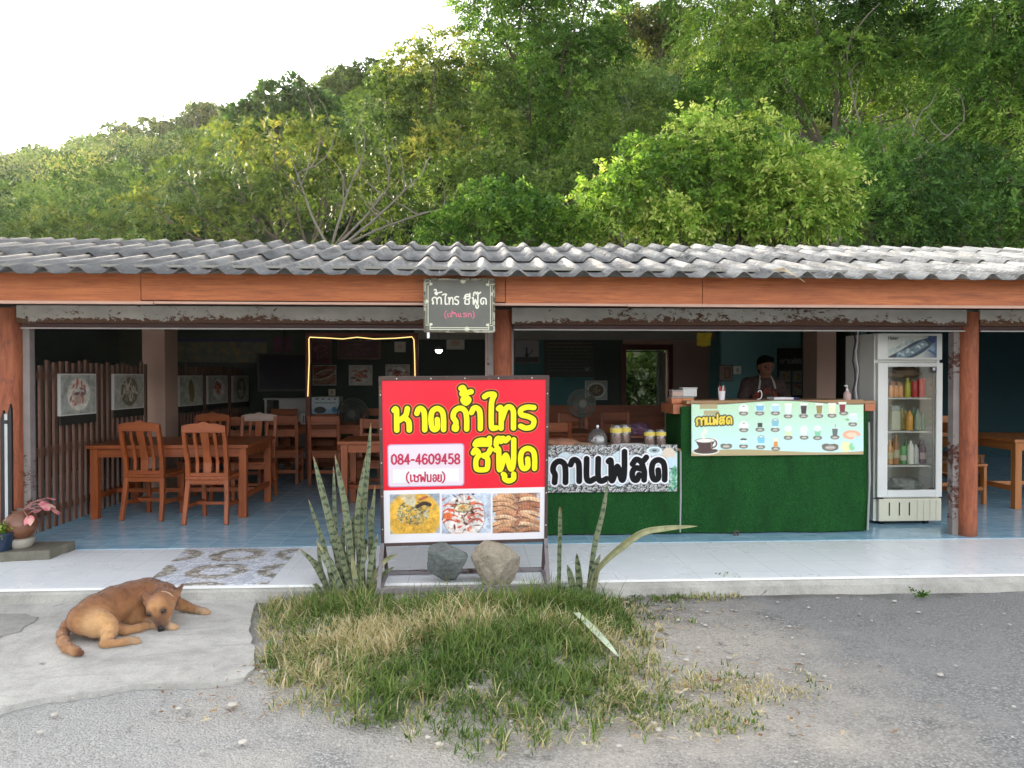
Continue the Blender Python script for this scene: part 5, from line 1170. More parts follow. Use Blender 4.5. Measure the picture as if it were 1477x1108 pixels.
MB().box(xc0 + .15, xc1, Y1 - .02, Y1 + .6, zt_ - .03, zt_).build('top', m_ctop, tc, bevel=.006); MB().box(ax(965, Y1 + .2), ax(1000, Y1 + .2), Y1 + .05, Y1 + .5, az(597, Y1 + .1, 980) , az(583, Y1 + .1, 980)).build('side_ledge', m_ctopr, tc, bevel=.005)
MB().box(ax(1246, Y1), ax(1261, Y1), Y1 - .025, Y1 - .0, az(593, Y1, 1250), zt_ - .031).build('front_board', m_ctopr, tc, bevel=.004)
# the menu banner
za, zb = az(578, Y1 - .04, 1120), az(657, Y1 - .04, 1120); xa, xb = ax(998, Y1 - .04), ax(1246, Y1 - .04); Wm, Hm = xb - xa, za - zb
F5 = Frame((xa, Y1 - .04, zb), (1, 0, .004), (0, 0, 1)); mn = thing('menu_banner', 'pale green drinks menu banner with rows of cups and a coffee cup', 'banner', F5.p(Wm / 2, 0))
p_ = Paint(Wm, Hm, 360, 116, (196, 222, 196)); X_, Y_ = p_.X / Wm, p_.Y / Hm
mx = np.clip((1 - Y_) * 1.15, 0, 1)[..., None]; p_.C = np.array(lin(190, 224, 186)) * (1 - mx) + np.array(lin(196, 233, 230)) * mx
mxx = lambda cx: (cx - 100) / (1398 - 100) * Wm; mxy = lambda cy: (1045 - cy + (cx_off := 0)) / (1045 - 622) * Hm
for c, d in (((70, 46, 30), 0), ((150, 112, 70), .014)):
    top = .955 + .035 * np.sin(X_ * 7.6 - 2.4) - .02 * (X_ - .5); p_.put((top * Hm + d * .6 - p_.Y) * 1.0, c)
p_.put((p_.Y - Hm * (.075 + .035 * np.sin(X_ * 5.6 + .2))), (176, 158, 116)); p_.rect(mxx(160), mxx(293), mxy(685), mxy(648), (170, 160, 118)); p_.rect(mxx(190), mxx(305), mxy(732), mxy(697), (176, 166, 124))
Tm = word([('ก', mxx(135), mxx(175), mxy(808), .062), ('า', mxx(182), mxx(203), mxy(805), .062), ('เ', mxx(208), mxx(232), mxy(803), .062), ('เ', mxx(232), mxx(256), mxy(803), .062), ('ฟ', mxx(258), mxx(298), mxy(803), .062), ('ส', mxx(310), mxx(348), mxy(801), .062), ('ด', mxx(362), mxx(400), mxy(800), .062)])
p_.text(Tm, .040, (40, 32, 16)); p_.text(Tm, .016, (240, 210, 60))
# the cup on its saucer
cx, cy = mxx(205), mxy(985)
p_.ell(cx, cy - .028, .125, .034, (240, 236, 228)); p_.ell(cx, cy - .026, .115, .027, (66, 52, 46)); p_.ell(mxx(262), mxy(952), .045, .05, (240, 236, 228)); p_.ell(mxx(262), mxy(952), .037, .040, (70, 44, 40)); p_.ell(mxx(262), mxy(952), .022, .026, (222, 238, 228)); p_.trap(cx - .005, cy - .02, mxy(928), .09, .185, (66, 40, 38)); p_.ell(cx - .005, cy - .005, .07, .03, (66, 40, 38)); p_.ell(cx - .005, mxy(928), .094, .022, (66, 40, 38)); p_.ell(cx - .005, mxy(928), .086, .017, (236, 232, 224))
p_.rect(mxx(243), mxx(251), mxy(990), mxy(930), (150, 130, 110), .8); p_.line([(mxx(190), mxy(905)), (mxx(178), mxy(880)), (mxx(205), mxy(862)), (mxx(196), mxy(845))], .03, (236, 240, 216), .75)
def badge(x, y, s=1.0):
    p_.ell(x, y, .040 * s, .017 * s, (104, 98, 88)); p_.ell(x - .02 * s, y + .008 * s, .022 * s, .012 * s, (104, 98, 88)); p_.ell(x + .018 * s, y + .007 * s, .022 * s, .012 * s, (104, 98, 88)); p_.ell(x, y + .001, .026 * s, .010 * s, (176, 168, 158), k=.9); p_.line([(x - .018 * s, y + .002), (x, y + .003), (x + .018 * s, y + .001)], .004, (232, 228, 220), .9)
cups = [(490, 685, 'd', (226, 238, 230)), (612, 680, 'c', (120, 186, 216)), (728, 682, 'c', (176, 216, 232)), (825, 690, 't', (226, 236, 230)), (944, 690, 't', (58, 46, 50)), (1062, 690, 't', (150, 134, 76)), (1158, 690, 't', (240, 236, 196)), (1236, 682, 't', (128, 34, 44)), (492, 815, 'd', (224, 240, 236)), (612, 812, 's', (56, 58, 56)), (726, 800, 'r', (130, 190, 200)), (826, 862, 'D', (214, 226, 170)), (945, 862, 'D', (226, 238, 236)), (1050, 862, 'D', (104, 196, 150)), (1180, 862, 's2', (92, 104, 104)), (1318, 760, 'c', (214, 236, 240)), (490, 925, 'b', (30, 34, 34)), (620, 930, 'r', (120, 196, 220)), (730, 940, 'i', (214, 140, 70))]
for (x, y, k, c) in cups:
    X0, Y0_ = mxx(x), mxy(y)
    if k == 'd': p_.ell(X0, Y0_, .046, .042, (236, 242, 234)); p_.ell(X0, Y0_ + .022, .012, .005, (120, 130, 126))
    elif k in 'cr': p_.ell(X0, Y0_, .048, .040, (214, 236, 238), k=.8); p_.trap(X0, Y0_ - .026, Y0_ + .028, .06, .078, c); p_.ell(X0, Y0_ + .030, .039, .010, (232, 242, 242)); (p_.line([(X0 - .03, Y0_ + .03), (X0, Y0_ + .042), (X0 + .028, Y0_ + .032), (X0, Y0_ + .022), (X0 - .03, Y0_ + .03)], .006, (70, 140, 150)) if k == 'r' else 0)
    elif k == 't': p_.trap(X0, Y0_ - .05, Y0_ + .045, .05, .072, (226, 236, 226)); p_.trap(X0, Y0_ - .046, Y0_ + .030, .044, .060, c); p_.rect(X0 - .037, X0 + .037, Y0_ + .040, Y0_ + .052, (240, 240, 226))
    elif k == 'D': p_.trap(X0, Y0_ - .055, Y0_ + .02, .052, .070, (220, 238, 228)); p_.trap(X0, Y0_ - .05, Y0_ + .018, .048, .066, c, .85); p_.ell(X0, Y0_ + .024, .036, .028, (226, 240, 238))
    elif k == 's': p_.rect(X0 - .022, X0 + .022, Y0_ - .02, Y0_ + .02, c)
    elif k == 's2': p_.trap(X0, Y0_ - .05, Y0_ + .022, .040, .054, c); p_.rect(X0 - .03, X0 + .03, Y0_ + .022, Y0_ + .030, (236, 240, 238)); p_.line([(X0 + .004, Y0_ + .03), (X0 + .006, Y0_ + .06)], .006, (120, 150, 150))
    elif k == 'b': p_.ell(X0, Y0_ + .004, .030, .010, c); p_.ell(X0, Y0_ - .016, .03, .014, (224, 240, 238))
    else: p_.trap(X0, Y0_ - .05, Y0_ + .03, .05, .03, (238, 232, 190)); p_.trap(X0, Y0_ - .048, Y0_ + .0, .044, .03, c)
for x, y in ((490, 724), (610, 724), (728, 724), (825, 748), (942, 748), (1058, 748), (1158, 746), (1246, 728), (1315, 814), (492, 852), (612, 850), (726, 852), (825, 914), (948, 914), (1050, 918), (1180, 914), (490, 978), (617, 984), (730, 998)): badge(mxx(x), mxy(y))
badge(mxx(360), mxy(976), 1.35); badge(mxx(1145), mxy(992), 1.9); p_.ell(mxx(1305), mxy(893), .085, .042, (236, 172, 140)); p_.ell(mxx(1305), mxy(893), .05, .022, (244, 206, 180))
p_.ell(mxx(1262), mxy(985), .05, .05, (232, 232, 160), k=.8); p_.ell(mxx(1310), mxy(985), .03, .035, (140, 206, 150)); p_.ell(mxx(1350), mxy(950), .05, .06, (190, 226, 240), k=.8); p_.ell(mxx(1275), mxy(775), .02, .01, (120, 186, 110)); p_.speck(.025)
p_.build('print', F5, 0, 0, 0, m_print, mn, wave=.005)
mb = MB(); F5.box(mb, 0, Wm, -.002, Hm, -.012, -.009); mb.build('backing', m_vinyl, mn)

# ------------------------------------------------------------------ fridge
m_enam = pm('white fridge enamel', (.72, .72, .69), .35, .06, 3, .03); m_cream2 = pm('cream plastic grille', (.60, .58, .46), .5, .06, 4, .03); m_liner = pm('pale fridge liner', (.74, .74, .66), .5, .05, 4, .02)
Yf = 7.26; fx0, fx1 = ax(1263, Yf), ax(1358, Yf); zf = F3; ztop = az(481, Yf, 1310)
fd = thing('fridge', 'white glass door drinks fridge with a bottle picture on top', 'fridge', ((fx0 + fx1) / 2, Yf + .3, zf))
D_ = .60; zb_ = az(752, Yf, 1310) ; zv = az(717, Yf, 1310); zd1 = az(523, Yf, 1310); zh0 = az(519, Yf, 1310)
mb = MB(); mb.box(fx0 + .0, fx0 + .035, Yf + .03, Yf + D_, zb_, ztop); mb.build('side_panel', m_enam, fd, bevel=.006); mb = MB(); mb.box(fx1 - .035, fx1, Yf + .03, Yf + D_, zb_, ztop); mb.build('side_panel', m_enam, fd, bevel=.006)
MB().box(fx0 + .0352, fx1 - .0352, Yf + D_ - .04, Yf + D_ - .002, zb_, ztop - .03).build('back_panel', m_liner, fd); MB().box(fx0 + .0352, fx1 - .0352, Yf + .04, Yf + D_ - .041, zd1, ztop - .002).build('top_box', m_enam, fd); MB().box(fx0 + .0352, fx1 - .0352, Yf + .03, Yf + D_ - .041, zb_, zv + .02).build('base_box', m_enam, fd)
# header
mb = MB(); mb.box(fx0 + .012, fx1, Yf - .012, Yf + .029, zh0, ztop); mb.build('header', m_enam, fd, bevel=.008)
ha0, ha1, hb0, hb1 = ax(1280, Yf - .013), ax(1351, Yf - .013), az(516, Yf - .013, 1310), az(484.5, Yf - .013, 1310)
W_, H_ = ha1 - ha0, hb1 - hb0; q = Paint(W_, H_, 110, 50, (206, 210, 200)); hxx = lambda c: (c - 285) / (1135 - 285) * W_; hyy = lambda c: (490 - c) / (490 - 108) * H_
Xn = q.X / W_; k2 = np.clip((Xn - .68) / .32, 0, 1)[..., None]; q.C = q.C * (1 - k2) + np.array(lin(44, 84, 130)) * k2
for a, c, wd_ in (((360, 470), (960, 180), 96),): q.line([(hxx(330), hyy(500)), (hxx(520), hyy(400)), (hxx(760), hyy(250)), (hxx(960), hyy(190)), (hxx(1090), hyy(150))], H_ * .20, (44, 66, 86)); q.line([(hxx(560), hyy(500)), (hxx(780), hyy(420)), (hxx(960), hyy(300)), (hxx(1080), hyy(160))], H_ * .20, (52, 76, 96))
q.line([(hxx(500), hyy(450)), (hxx(700), hyy(370)), (hxx(900), hyy(250))], H_ * .34, (120, 142, 156)); g = np.random.default_rng(5)
for k in range(26): t = g.random(); q.ell(hxx(470 + 480 * t) + g.normal(0, W_ * .02), hyy(460 - 230 * t) + g.normal(0, H_ * .07), W_ * .035, H_ * .05, [(200, 214, 220), (160, 180, 190), (90, 112, 126), (226, 232, 232)][g.integers(4)], g.uniform(0, 3), .85)
for k in range(12): q.ell(hxx(330 + 34 * k) , hyy(400 - 20 * k) + g.normal(0, H_ * .05), W_ * .05, H_ * .06, [(220, 224, 222), (180, 192, 196), (150, 168, 176)][g.integers(3)], g.uniform(0, 3), .8)
q.line([(hxx(1020), hyy(150)), (hxx(1070), hyy(190))], H_ * .24, (26, 58, 108)); q.line([(hxx(1000), hyy(360)), (hxx(1120), hyy(440))], H_ * .08, (40, 80, 120)); q.ell(hxx(1060), hyy(330), W_ * .05, H_ * .12, (130, 168, 192), k=.7)
q.text(run('Haier', hxx(300), hxx(478), hyy(172), H_ * .13), H_ * .035, (40, 44, 48)); q.build('header_print', Frame((ha0, Yf - .0135, hb0), (1, 0, 0), (0, 0, 1)), 0, 0, 0, m_print, fd)
# door
dx0, dx1 = fx0 + .014, fx1; gx0, gx1, gz0, gz1 = ax(1281, Yf - .02), ax(1351, Yf - .02), az(707, Yf - .02, 1310), az(529, Yf - .02, 1310)
door = MB()
for q_ in ((dx0, gx0, zv + .002, zd1 - .004), (gx1, dx1, zv + .002, zd1 - .004), (gx0 + .0002, gx1 - .0002, zv + .002, gz0), (gx0 + .0002, gx1 - .0002, gz1, zd1 - .004)): door.box(q_[0], q_[1], Yf - .02, Yf + .028, q_[2], q_[3])
dr_ = door.build('door', m_enam, fd, bevel=.004); MB().box(gx0 + .0005, gx1 - .0005, Yf - .004, Yf + .002, gz0 + .0005, gz1 - .0005).build('glass', clear('fridge glass', (.97, .98, .96), .12, .02), dr_)
MB().box(gx0 + .004, gx0 + .012, Yf + .004, Yf + .02, gz0, gz1).build('gasket', m_blk, dr_); MB().box(gx1 - .016, gx1 - .008, Yf + .004, Yf + .02, gz0, gz1).build('gasket', m_grey_metal, dr_)
MB().box(gx1 - .055, gx1 - .012, Yf - .03, Yf - .021, gz1 - .06, gz1 - .008).build('lock', m_blk, dr_, bevel=.006); MB().tube([(gx1 - .035, Yf - .036, gz1 - .022), (gx1 - .035, Yf - .03, gz1 - .022)], .013, 14).build('lock_badge', m_vinyl, dr_)
MB().box(gx1 - .06, gx1 - .012, Yf - .008, Yf - .005, gz0 + .006, gz0 + .016).build('small_label', m_blk, dr_)
MB().box(dx0 - .03, dx0 + .06, Yf - .026, Yf - .0, zv - .012, zv - .002).build('hinge', m_blk, fd, bevel=.002)
mb = MB(); mb.box(fx0 + .03, fx1, Yf - .016, Yf + .0295, zb_ + .004, zv - .0125); mb.build('vent_panel', m_cream2, fd, bevel=.01)
for k in range(3): x = ax(1284 + k * 14.5, Yf - .017); MB().box(x - .006, x + .006, Yf - .0185, Yf - .0162, zb_ + .06, zv - .05).build('slot', m_blk, fd)
for k in range(4): x = ax(1325 + k * 9, Yf - .017); MB().box(x - .003, x + .003, Yf - .020, Yf - .0162, zb_ + .02, zv - .03).build('rib', m_cream2, fd)
for x in (fx0 + .10, fx1 - .12):
    MB().tube([(x - .02, Yf + .06, zf + .028), (x + .02, Yf + .06, zf + .028)], .028, 14).build('caster', m_blk, fd, smooth=True)
    MB().tube([(x - .02, Yf + .5, zf + .028), (x + .02, Yf + .5, zf + .028)], .028, 14).build('caster', m_blk, fd, smooth=True)
MB().box(fx0 + .06, fx1 - .06, Yf + .03, Yf + .55, zf + .0565, zb_ - .001).build('underframe', m_blk, fd)
shelves = [az(y, Yf + .1, 1310) for y in (574, 622, 671)]; m_wire = pm('white coated wire', (.66, .66, .62), .4, .05, 5, 0)
for z in shelves:
    mb = MB(); mb.box(fx0 + .04, fx1 - .06, Yf + .055, Yf + .065, z - .012, z + .004); mb.box(fx0 + .04, fx1 - .06, Yf + .5, Yf + .51, z - .008, z)
    for x in np.arange(fx0 + .05, fx1 - .06, .025): mb.box(x - .002, x + .002, Yf + .0652, Yf + .4998, z - .006, z - .002)
    mb.build('shelf', m_wire, fd)
mb = MB()
for z in np.arange(gz0 + .1, gz1 - .15, .065): mb.box(fx1 - .05, fx1 - .0355, Yf + .1, Yf + .45, z, z + .008)
mb.build('shelf_rack', m_wire, fd)
# bottles, cans and packs inside
def bottle(label, px, z, h, r, c, neck=.35, cap=(.6, .6, .58), dy=.14, lab=None, cat='bottle', nm='drink_bottle', op=.9):
    x = ax(px, Yf + dy); y = Yf + dy; m = pm('bottle ' + label[:18], scl(c, 1.5), .25, .08, 6, 0, spec=.5); bt = thing(nm, label, cat, (x, y, z), group='drinks on the fridge shelves')
    if neck: MB().lathe((x, y, z), [(r * .92, 0), (r, .01), (r, h * (1 - neck)), (r * .85, h * (1 - neck * .75)), (r * .4, h * (1 - neck * .4)), (r * .34, h * .95)], 16).build('body', m, bt, smooth=True); MB().lathe((x, y, z), [(r * .4, h * .952), (r * .4, h)], 12).build('cap', pm('cap ' + label[:12], cap, .4, .05), bt, smooth=True)
    else: MB().lathe((x, y, z), [(r * .85, 0), (r, .008), (r, h - .012), (r * .8, h)], 16).build('body', m, bt, smooth=True); MB().lathe((x, y, z), [(r * .74, h + .0005), (r * .74, h + .003)], 14).build('lid', pm('lid ' + label[:12], cap, .35, .05, metal=.5), bt, smooth=True)
    if lab: MB().lathe((x, y, z), [(r * 1.012, h * .22), (r * 1.012, h * .5)], 16, False, False).build('label', pm('label ' + label[:14], lab, .5, .1, 20, 0), bt, smooth=True)
s1, s2, s3 = [z + .006 for z in shelves]; zbm = zv + .025
for k, px in enumerate((1285, 1292, 1299)): bottle(('peach coloured can at the left end of the top fridge shelf', 'peach coloured can, second on the top fridge shelf', 'peach coloured can, third on the top fridge shelf')[k], px, s1, .115, .026, (.72, .34, .17), 0, (.7, .68, .66), cat='can', nm='drink_can')
for k, (px, z, h, c, nk, lab) in enumerate(((1288, s1, .15, (.60, .30, .18), 0, 'row of orange cans behind the peach ones, left'), (1297, s1, .15, (.62, .36, .2), 0, 'orange can behind the peach ones, right'), (1314, s1, .17, (.5, .45, .1), .3, 'yellow bottle at the back of the top fridge shelf'), (1325, s1, .19, (.55, .06, .05), .3, 'red bottle at the back of the top fridge shelf'), (1318, s2, .22, (.2, .34, .2), .35, 'green bottle at the back of the middle fridge shelf'), (1306, s2, .2, (.45, .4, .2), .3, 'straw coloured bottle at the back of the middle fridge shelf'), (1289, s3, .26, (.3, .15, .06), .4, 'brown bottle at the back of the lowest fridge shelf'), (1308, s3, .25, (.12, .25, .1), .4, 'green bottle at the back of the lowest fridge shelf'), (1318, s3, .22, (.45, .4, .42), .3, 'pale bottle at the back of the lowest fridge shelf'), (1334, s3, .25, (.12, .04, .07), .4, 'purple bottle at the back of the lowest fridge shelf'))): bottle(lab, px, z, h, .028, c, nk, dy=.30 + .02 * (k % 2), nm='drink_can' if not nk else 'drink_bottle', cat='bottle' if nk else 'can')
bottle('yellow green bottle on the top fridge shelf', 1309, s1, .19, .028, (.42, .40, .06), .35, (.7, .62, .3)); bottle('dark red can on the top fridge shelf, left of the bright red one', 1319, s1, .16, .029, (.42, .05, .05), 0, cat='can', nm='drink_can'); bottle('bright red can at the right of the top fridge shelf', 1330, s1, .20, .033, (.62, .03, .035), .12, (.08, .06, .05), cat='can', nm='drink_can')
MB_ = MB(); x = ax(1290, Yf + .14); jug = thing('milk_jug', 'translucent white jug of milk on the middle fridge shelf', 'jug', (x, Yf + .14, s2)); MB_.box(x - .045, x + .045, Yf + .1, Yf + .18, s2, s2 + .2).build('body', pm('milky plastic', (.66, .66, .52), .4, .08, 5), jug, bevel=.012); MB().box(x - .042, x + .042, Yf + .105, Yf + .175, s2 + .2005, s2 + .245).build('lid', pm('frosted lid', (.5, .54, .52), .4, .05), jug, bevel=.012)
bottle('orange drink bottle on the middle fridge shelf', 1312, s2, .20, .034, (.55, .28, .06), .3, (.3, .36, .25)); bottle('pale clear bottle right of the orange drink', 1324, s2, .21, .030, (.34, .42, .34), .35, (.2, .3, .22), dy=.18); bottle('small green bottle at the right of the middle fridge shelf', 1331, s2, .17, .026, (.14, .28, .17), .35, (.3, .4, .3), dy=.22); bottle('dim amber bottle behind the milk jug', 1301, s2, .22, .03, (.35, .30, .12), .35, dy=.26)
bottle('amber beer bottle at the left of the lowest fridge shelf', 1284, s3, .24, .033, (.40, .20, .05), .38, (.6, .5, .3), lab=(.55, .45, .25)); bottle('tall beer bottle with gold foil neck', 1293, s3, .29, .034, (.26, .13, .06), .42, (.62, .55, .3), lab=(.5, .45, .3)); bottle('green can with white label on the lowest fridge shelf', 1303, s3, .18, .034, (.10, .26, .10), 0, lab=(.6, .6, .5), cat='can', nm='drink_can')
bottle('white bottle with grey cap on the lowest fridge shelf', 1314, s3, .24, .031, (.60, .60, .54), .3, (.5, .5, .45)); bottle('greyish white bottle right of the white one', 1322, s3, .20, .028, (.52, .50, .50), .3, (.4, .4, .4), dy=.17); bottle('dark purple soda bottle at the right of the lowest shelf', 1332, s3, .23, .030, (.09, .03, .05), .38, (.3, .1, .1), lab=(.45, .3, .3)); bottle('second dark purple bottle behind it at the right', 1328, s3, .23, .028, (.10, .04, .05), .38, (.3, .1, .1), dy=.27)
mb = MB(); xx0, xx1 = ax(1283, Yf + .2), ax(1333, Yf + .2); V = []
m_bag = pm('grey plastic bag', (.34, .36, .36), .35, .25, 7, .5, bscale=14, bd=.03)
def bag(name, label, c, r, mat, seed, cat='bag'):
    bm = bmesh.new(); bmesh.ops.create_icosphere(bm, subdivisions=4, radius=1); V = np.array([v.co[:] for v in bm.verts]); F0 = [[v.index for v in f.verts] for f in bm.faces]; bm.free()
    d = 1 + .35 * fbm(V[:, 0] * 2 + V[:, 2], V[:, 1] * 2 - V[:, 2] * 1.3, seed, 1.6) + .12 * fbm(V[:, 0] * 6, V[:, 2] * 6, seed + 5, 1.5); V = V * d[:, None] * np.array(r); V[:, 2] = np.maximum(V[:, 2], -r[2] * .75); return tag(mesh_np(name, V + np.array(c), F0, mat, loc=(c[0], c[1], c[2] - r[2] * .75)), label, cat)
bag('plastic_bag', 'grey plastic bag lying at the bottom of the fridge', ((xx0 + xx1) / 2, Yf + .25, zbm + .06), (.17, .13, .08), m_bag, 3); bag('plastic_bag', 'brown package on the top of the fridge contents', ((xx0 + xx1) / 2 - .02, Yf + .28, s1 + .24), (.20, .12, .06), pm('brown package', (.24, .17, .11), .6, .3, 6, .4), 8, 'package')
# cables beside the fridge
for k, px in enumerate((1232, 1236)):
    cpt = [at(px + 2 * math.sin(j * 1.7 + k), y, Yf + .3) for j, y in enumerate(np.linspace(478, 592, 9))]; tag(MB().tube(cpt, .008, 6).build('cable', (m_blk, m_vinyl)[k], smooth=True, loc=cpt[-1]), ('black cable hanging down beside the fridge', 'white cable hanging down beside the fridge')[k], 'cable')
# ------------------------------------------------------------------ things on the counters
m_clearp = clear('clear plastic jar', (.90, .91, .92), .3, .1, .06); m_yel = pm('yellow jar label', (.66, .52, .10), .5, .1, 10, .05); m_cont = pm('brown sweets', (.30, .15, .10), .6, .5, 40, .4)
zl2 = zl + .001
for k, (px, dy, h, r, lab) in enumerate(((889, .10, .21, .058, 'clear jar with yellow lid label, left of the back pair'), (901, .16, .21, .058, 'clear jar with yellow lid label, right of the back pair'), (937, .05, .17, .05, 'clear jar with yellow label, left of the front pair on the counter end'), (953, .05, .17, .05, 'clear jar with yellow label nearest the tall counter'))):
    x = ax(px, Y1 + dy + .06); y = Y1 + dy + .06; j = thing('jar', lab, 'jar', (x, y, zl2), group='clear jars on the low counter')
    MB().lathe((x, y, zl2), [(r * .9, 0), (r, .01), (r, h * .85), (r * .75, h)], 20).build('jar_wall', m_clearp, j, smooth=True); MB().lathe((x, y, zl2), [(r * .8, .006), (r * .84, h * .5), (r * .5, h * .6)], 16).build('contents', m_cont, j, smooth=True); MB().lathe((x, y, zl2), [(r * 1.02, h * .66), (r * 1.02, h * .86)], 20, False, False).build('label', m_yel, j, smooth=True)
x, y = ax(862, Y1 + .14), Y1 + .14; j = thing('cake_dome', 'clear dome jar with a white knob on the low counter', 'jar', (x, y, zl2)); MB().lathe((x, y, zl2), [(.085, 0), (.09, .01), (.088, .10), (.06, .155), (.015, .18)], 24).build('dome', m_clearp, j, smooth=True); MB().lathe((x, y, zl2), [(.008, .181), (.014, .195), (.009, .21)], 14).build('knob', m_vinyl, j, smooth=True); MB().lathe((x, y, zl2), [(.06, .003), (.062, .06), (.02, .1)], 16).build('contents', pm('grey sweets', (.22, .19, .18), .6, .4, 40, .4), j, smooth=True)
m_paper = pm('brown paper', (.30, .20, .13), .8, .3, 5, .3); bag('paper_bag', 'folded brown paper bags at the left end of the low counter', (ax(806, Y1 + .2), Y1 + .2, zl + .035), (.20, .12, .045), pm('reddish paper', (.34, .16, .10), .7, .35, 6, .4), 21); bag('paper_bag', 'flat tan paper packs in the middle of the low counter', (ax(838, Y1 + .25), Y1 + .16, zl + .02), (.22, .12, .028), m_paper, 23); bag('plastic_bag', 'crumpled white plastic bag on the front of the low counter', (ax(905, Y1 + .08), Y1 + .07, zl + .018), (.20, .06, .026), pm('white plastic', (.66, .66, .67), .3, .12, 6, .5), 25); bag('plastic_bag', 'clear crinkled bag beside the front jars', (ax(946, Y1 + .02), Y1 + .02, zl + .01), (.11, .03, .02), m_bag, 27)
bag('plastic_bag', 'dark bag with purple print behind the jars', (ax(921, 8.0), 8.0, az(617, 8.0, 921) - .02), (.12, .09, .07), pm('purple grey bag', (.20, .12, .19), .35, .6, 9, .4, c2=(.36, .18, .30)), 29)
st = thing('side_stand', 'dark box stand behind the low counter carrying the purple bag', 'stand', (ax(925, 8.0), 8.05, F3)); zz = az(617, 8.0, 921) - .075; MB().box(ax(895, 8.0), ax(955, 8.0), 7.85, 8.25, F3, zz - .021).build('cabinet', m_maroon, st, bevel=.004); MB().box(ax(893, 8.0), ax(957, 8.0), 7.83, 8.27, zz - .02, zz).build('top', m_ctopr, st, bevel=.004)
# tubs on the tall counter's side ledge, cup of straws, dispenser, tray
zs = az(583, Y1 + .1, 980) + .001; m_tub = clear('clear tub', (.85, .8, .75), .4, .1, .35)
for px, dz, w_, c, lab in ((974, 0, .10, (.50, .17, .07), 'orange tub on the wooden side ledge, lower left'), (990, 0, .11, (.52, .20, .06), 'orange tub on the wooden side ledge, lower right'), (975, .066, .10, (.42, .30, .25), 'clear tub with grey lid on top of the left orange tub')):
    x = ax(px, Y1 + .2); tb = thing('food_tub', lab, 'tub', (x, Y1 + .2, zs + dz), group='food tubs on the ledge'); MB().box(x - w_ / 2, x + w_ / 2, Y1 + .14, Y1 + .26, zs + dz, zs + dz + .052).build('tub', pm('tub ' + lab[:9], c, .4, .25, 9, .1), tb, bevel=.008); MB().box(x - w_ / 2 - .004, x + w_ / 2 + .004, Y1 + .136, Y1 + .264, zs + dz + .0525, zs + dz + .064).build('lid', pm('grey lid', (.30, .29, .28), .4, .1), tb, bevel=.004)
x = ax(996, Y1 + .15); wb = thing('white_tub', 'white lidded tub at the left end of the tall counter', 'tub', (x, Y1 + .2, zs + .066)); MB().box(x - .075, x + .06, Y1 + .14, Y1 + .26, zs + .066, zs + .14).build('tub', pm('white tub', (.52, .52, .51), .4, .05), wb, bevel=.01); MB().box(x - .08, x + .065, Y1 + .135, Y1 + .265, zs + .1405, zs + .152).build('lid', pm('white lid', (.58, .58, .57), .4, .05), wb, bevel=.004)
zc_ = zt_ + .001; x = ax(1041, Y1 + .15); cu = thing('straw_cup', 'white cup of straws and spoons on the tall counter', 'cup', (x, Y1 + .15, zc_)); MB().lathe((x, Y1 + .15, zc_), [(.026, 0), (.034, .085)], 20, True, False).build('cup', m_vinyl, cu, smooth=True)
for k in range(6): MB().tube([(x + .012 * math.cos(k), Y1 + .15 + .012 * math.sin(k), zc_ + .01), (x + .032 * math.cos(k), Y1 + .15 + .03 * math.sin(k), zc_ + .12 + .01 * (k % 3))], .004, 6).build('straw', pm('straw %d' % (k % 2), ((.5, .08, .07), (.66, .62, .58))[k % 2], .4, .05), cu)
x = ax(1222, Y1 + .15); dp = thing('pump_bottle', 'clear pump bottle at the right end of the tall counter', 'bottle', (x, Y1 + .15, zc_)); MB().lathe((x, Y1 + .15, zc_), [(.033, 0), (.035, .01), (.034, .06), (.014, .085)], 18).build('bottle', pm('pinkish gel', (.50, .34, .32), .2, .1), dp, smooth=True); MB().lathe((x, Y1 + .15, zc_), [(.014, .0855), (.014, .1), (.005, .101), (.005, .14)], 12).build('pump', m_vinyl, dp, smooth=True); MB().bar([(x - .002, Y1 + .15, zc_ + .135), (x - .03, Y1 + .14, zc_ + .132)], .01, .008, up=(0, 0, 1)).build('spout', m_vinyl, dp)
x0, x1 = ax(1112, Y1 + .3), ax(1140, Y1 + .3); tag(MB().box(x0, x1, Y1 + .22, Y1 + .4, zc_, zc_ + .022).build('tray', m_vinyl, bevel=.005, loc=(x0, Y1 + .3, zc_)), 'shallow white tray on the tall counter before the cook', 'tray')
tag(MB().lathe((ax(1147, Y1 + .25), Y1 + .25, zc_), [(.02, 0), (.03, .012), (.03, .02)], 16).build('small_bowl', pm('blue bowl', (.05, .06, .2), .4, .1), smooth=True, loc=(ax(1147, Y1 + .25), Y1 + .25, zc_)), 'small dark blue bowl beside the white tray', 'bowl')
tag(MB().tube([(ax(1092, Y1 + .2), Y1 + .2, zc_ + .004)] + [(ax(1096, Y1 + .2) + .02 * math.cos(a), Y1 + .2, zc_ + .05 + .04 * math.sin(a)) for a in np.linspace(-1.5, 2.6, 12)], .004, 6).build('cord', m_vinyl, smooth=True, loc=(ax(1094, Y1 + .2), Y1 + .2, zc_)), 'looped white cord standing on the tall counter', 'cord')
# iron ring set in the floor
o = on(1062, 773, FZ + .001); tag(MB().tube([(o[0] + .022 * math.cos(a), o[1], o[2] + .024 + .022 * math.sin(a)) for a in np.linspace(0, 6.2832, 17)], .007, 8, caps=False).build('iron_ring', m_angle, smooth=True, loc=o), 'rusty iron ring standing on the blue tiles before the tall counter', 'ring')
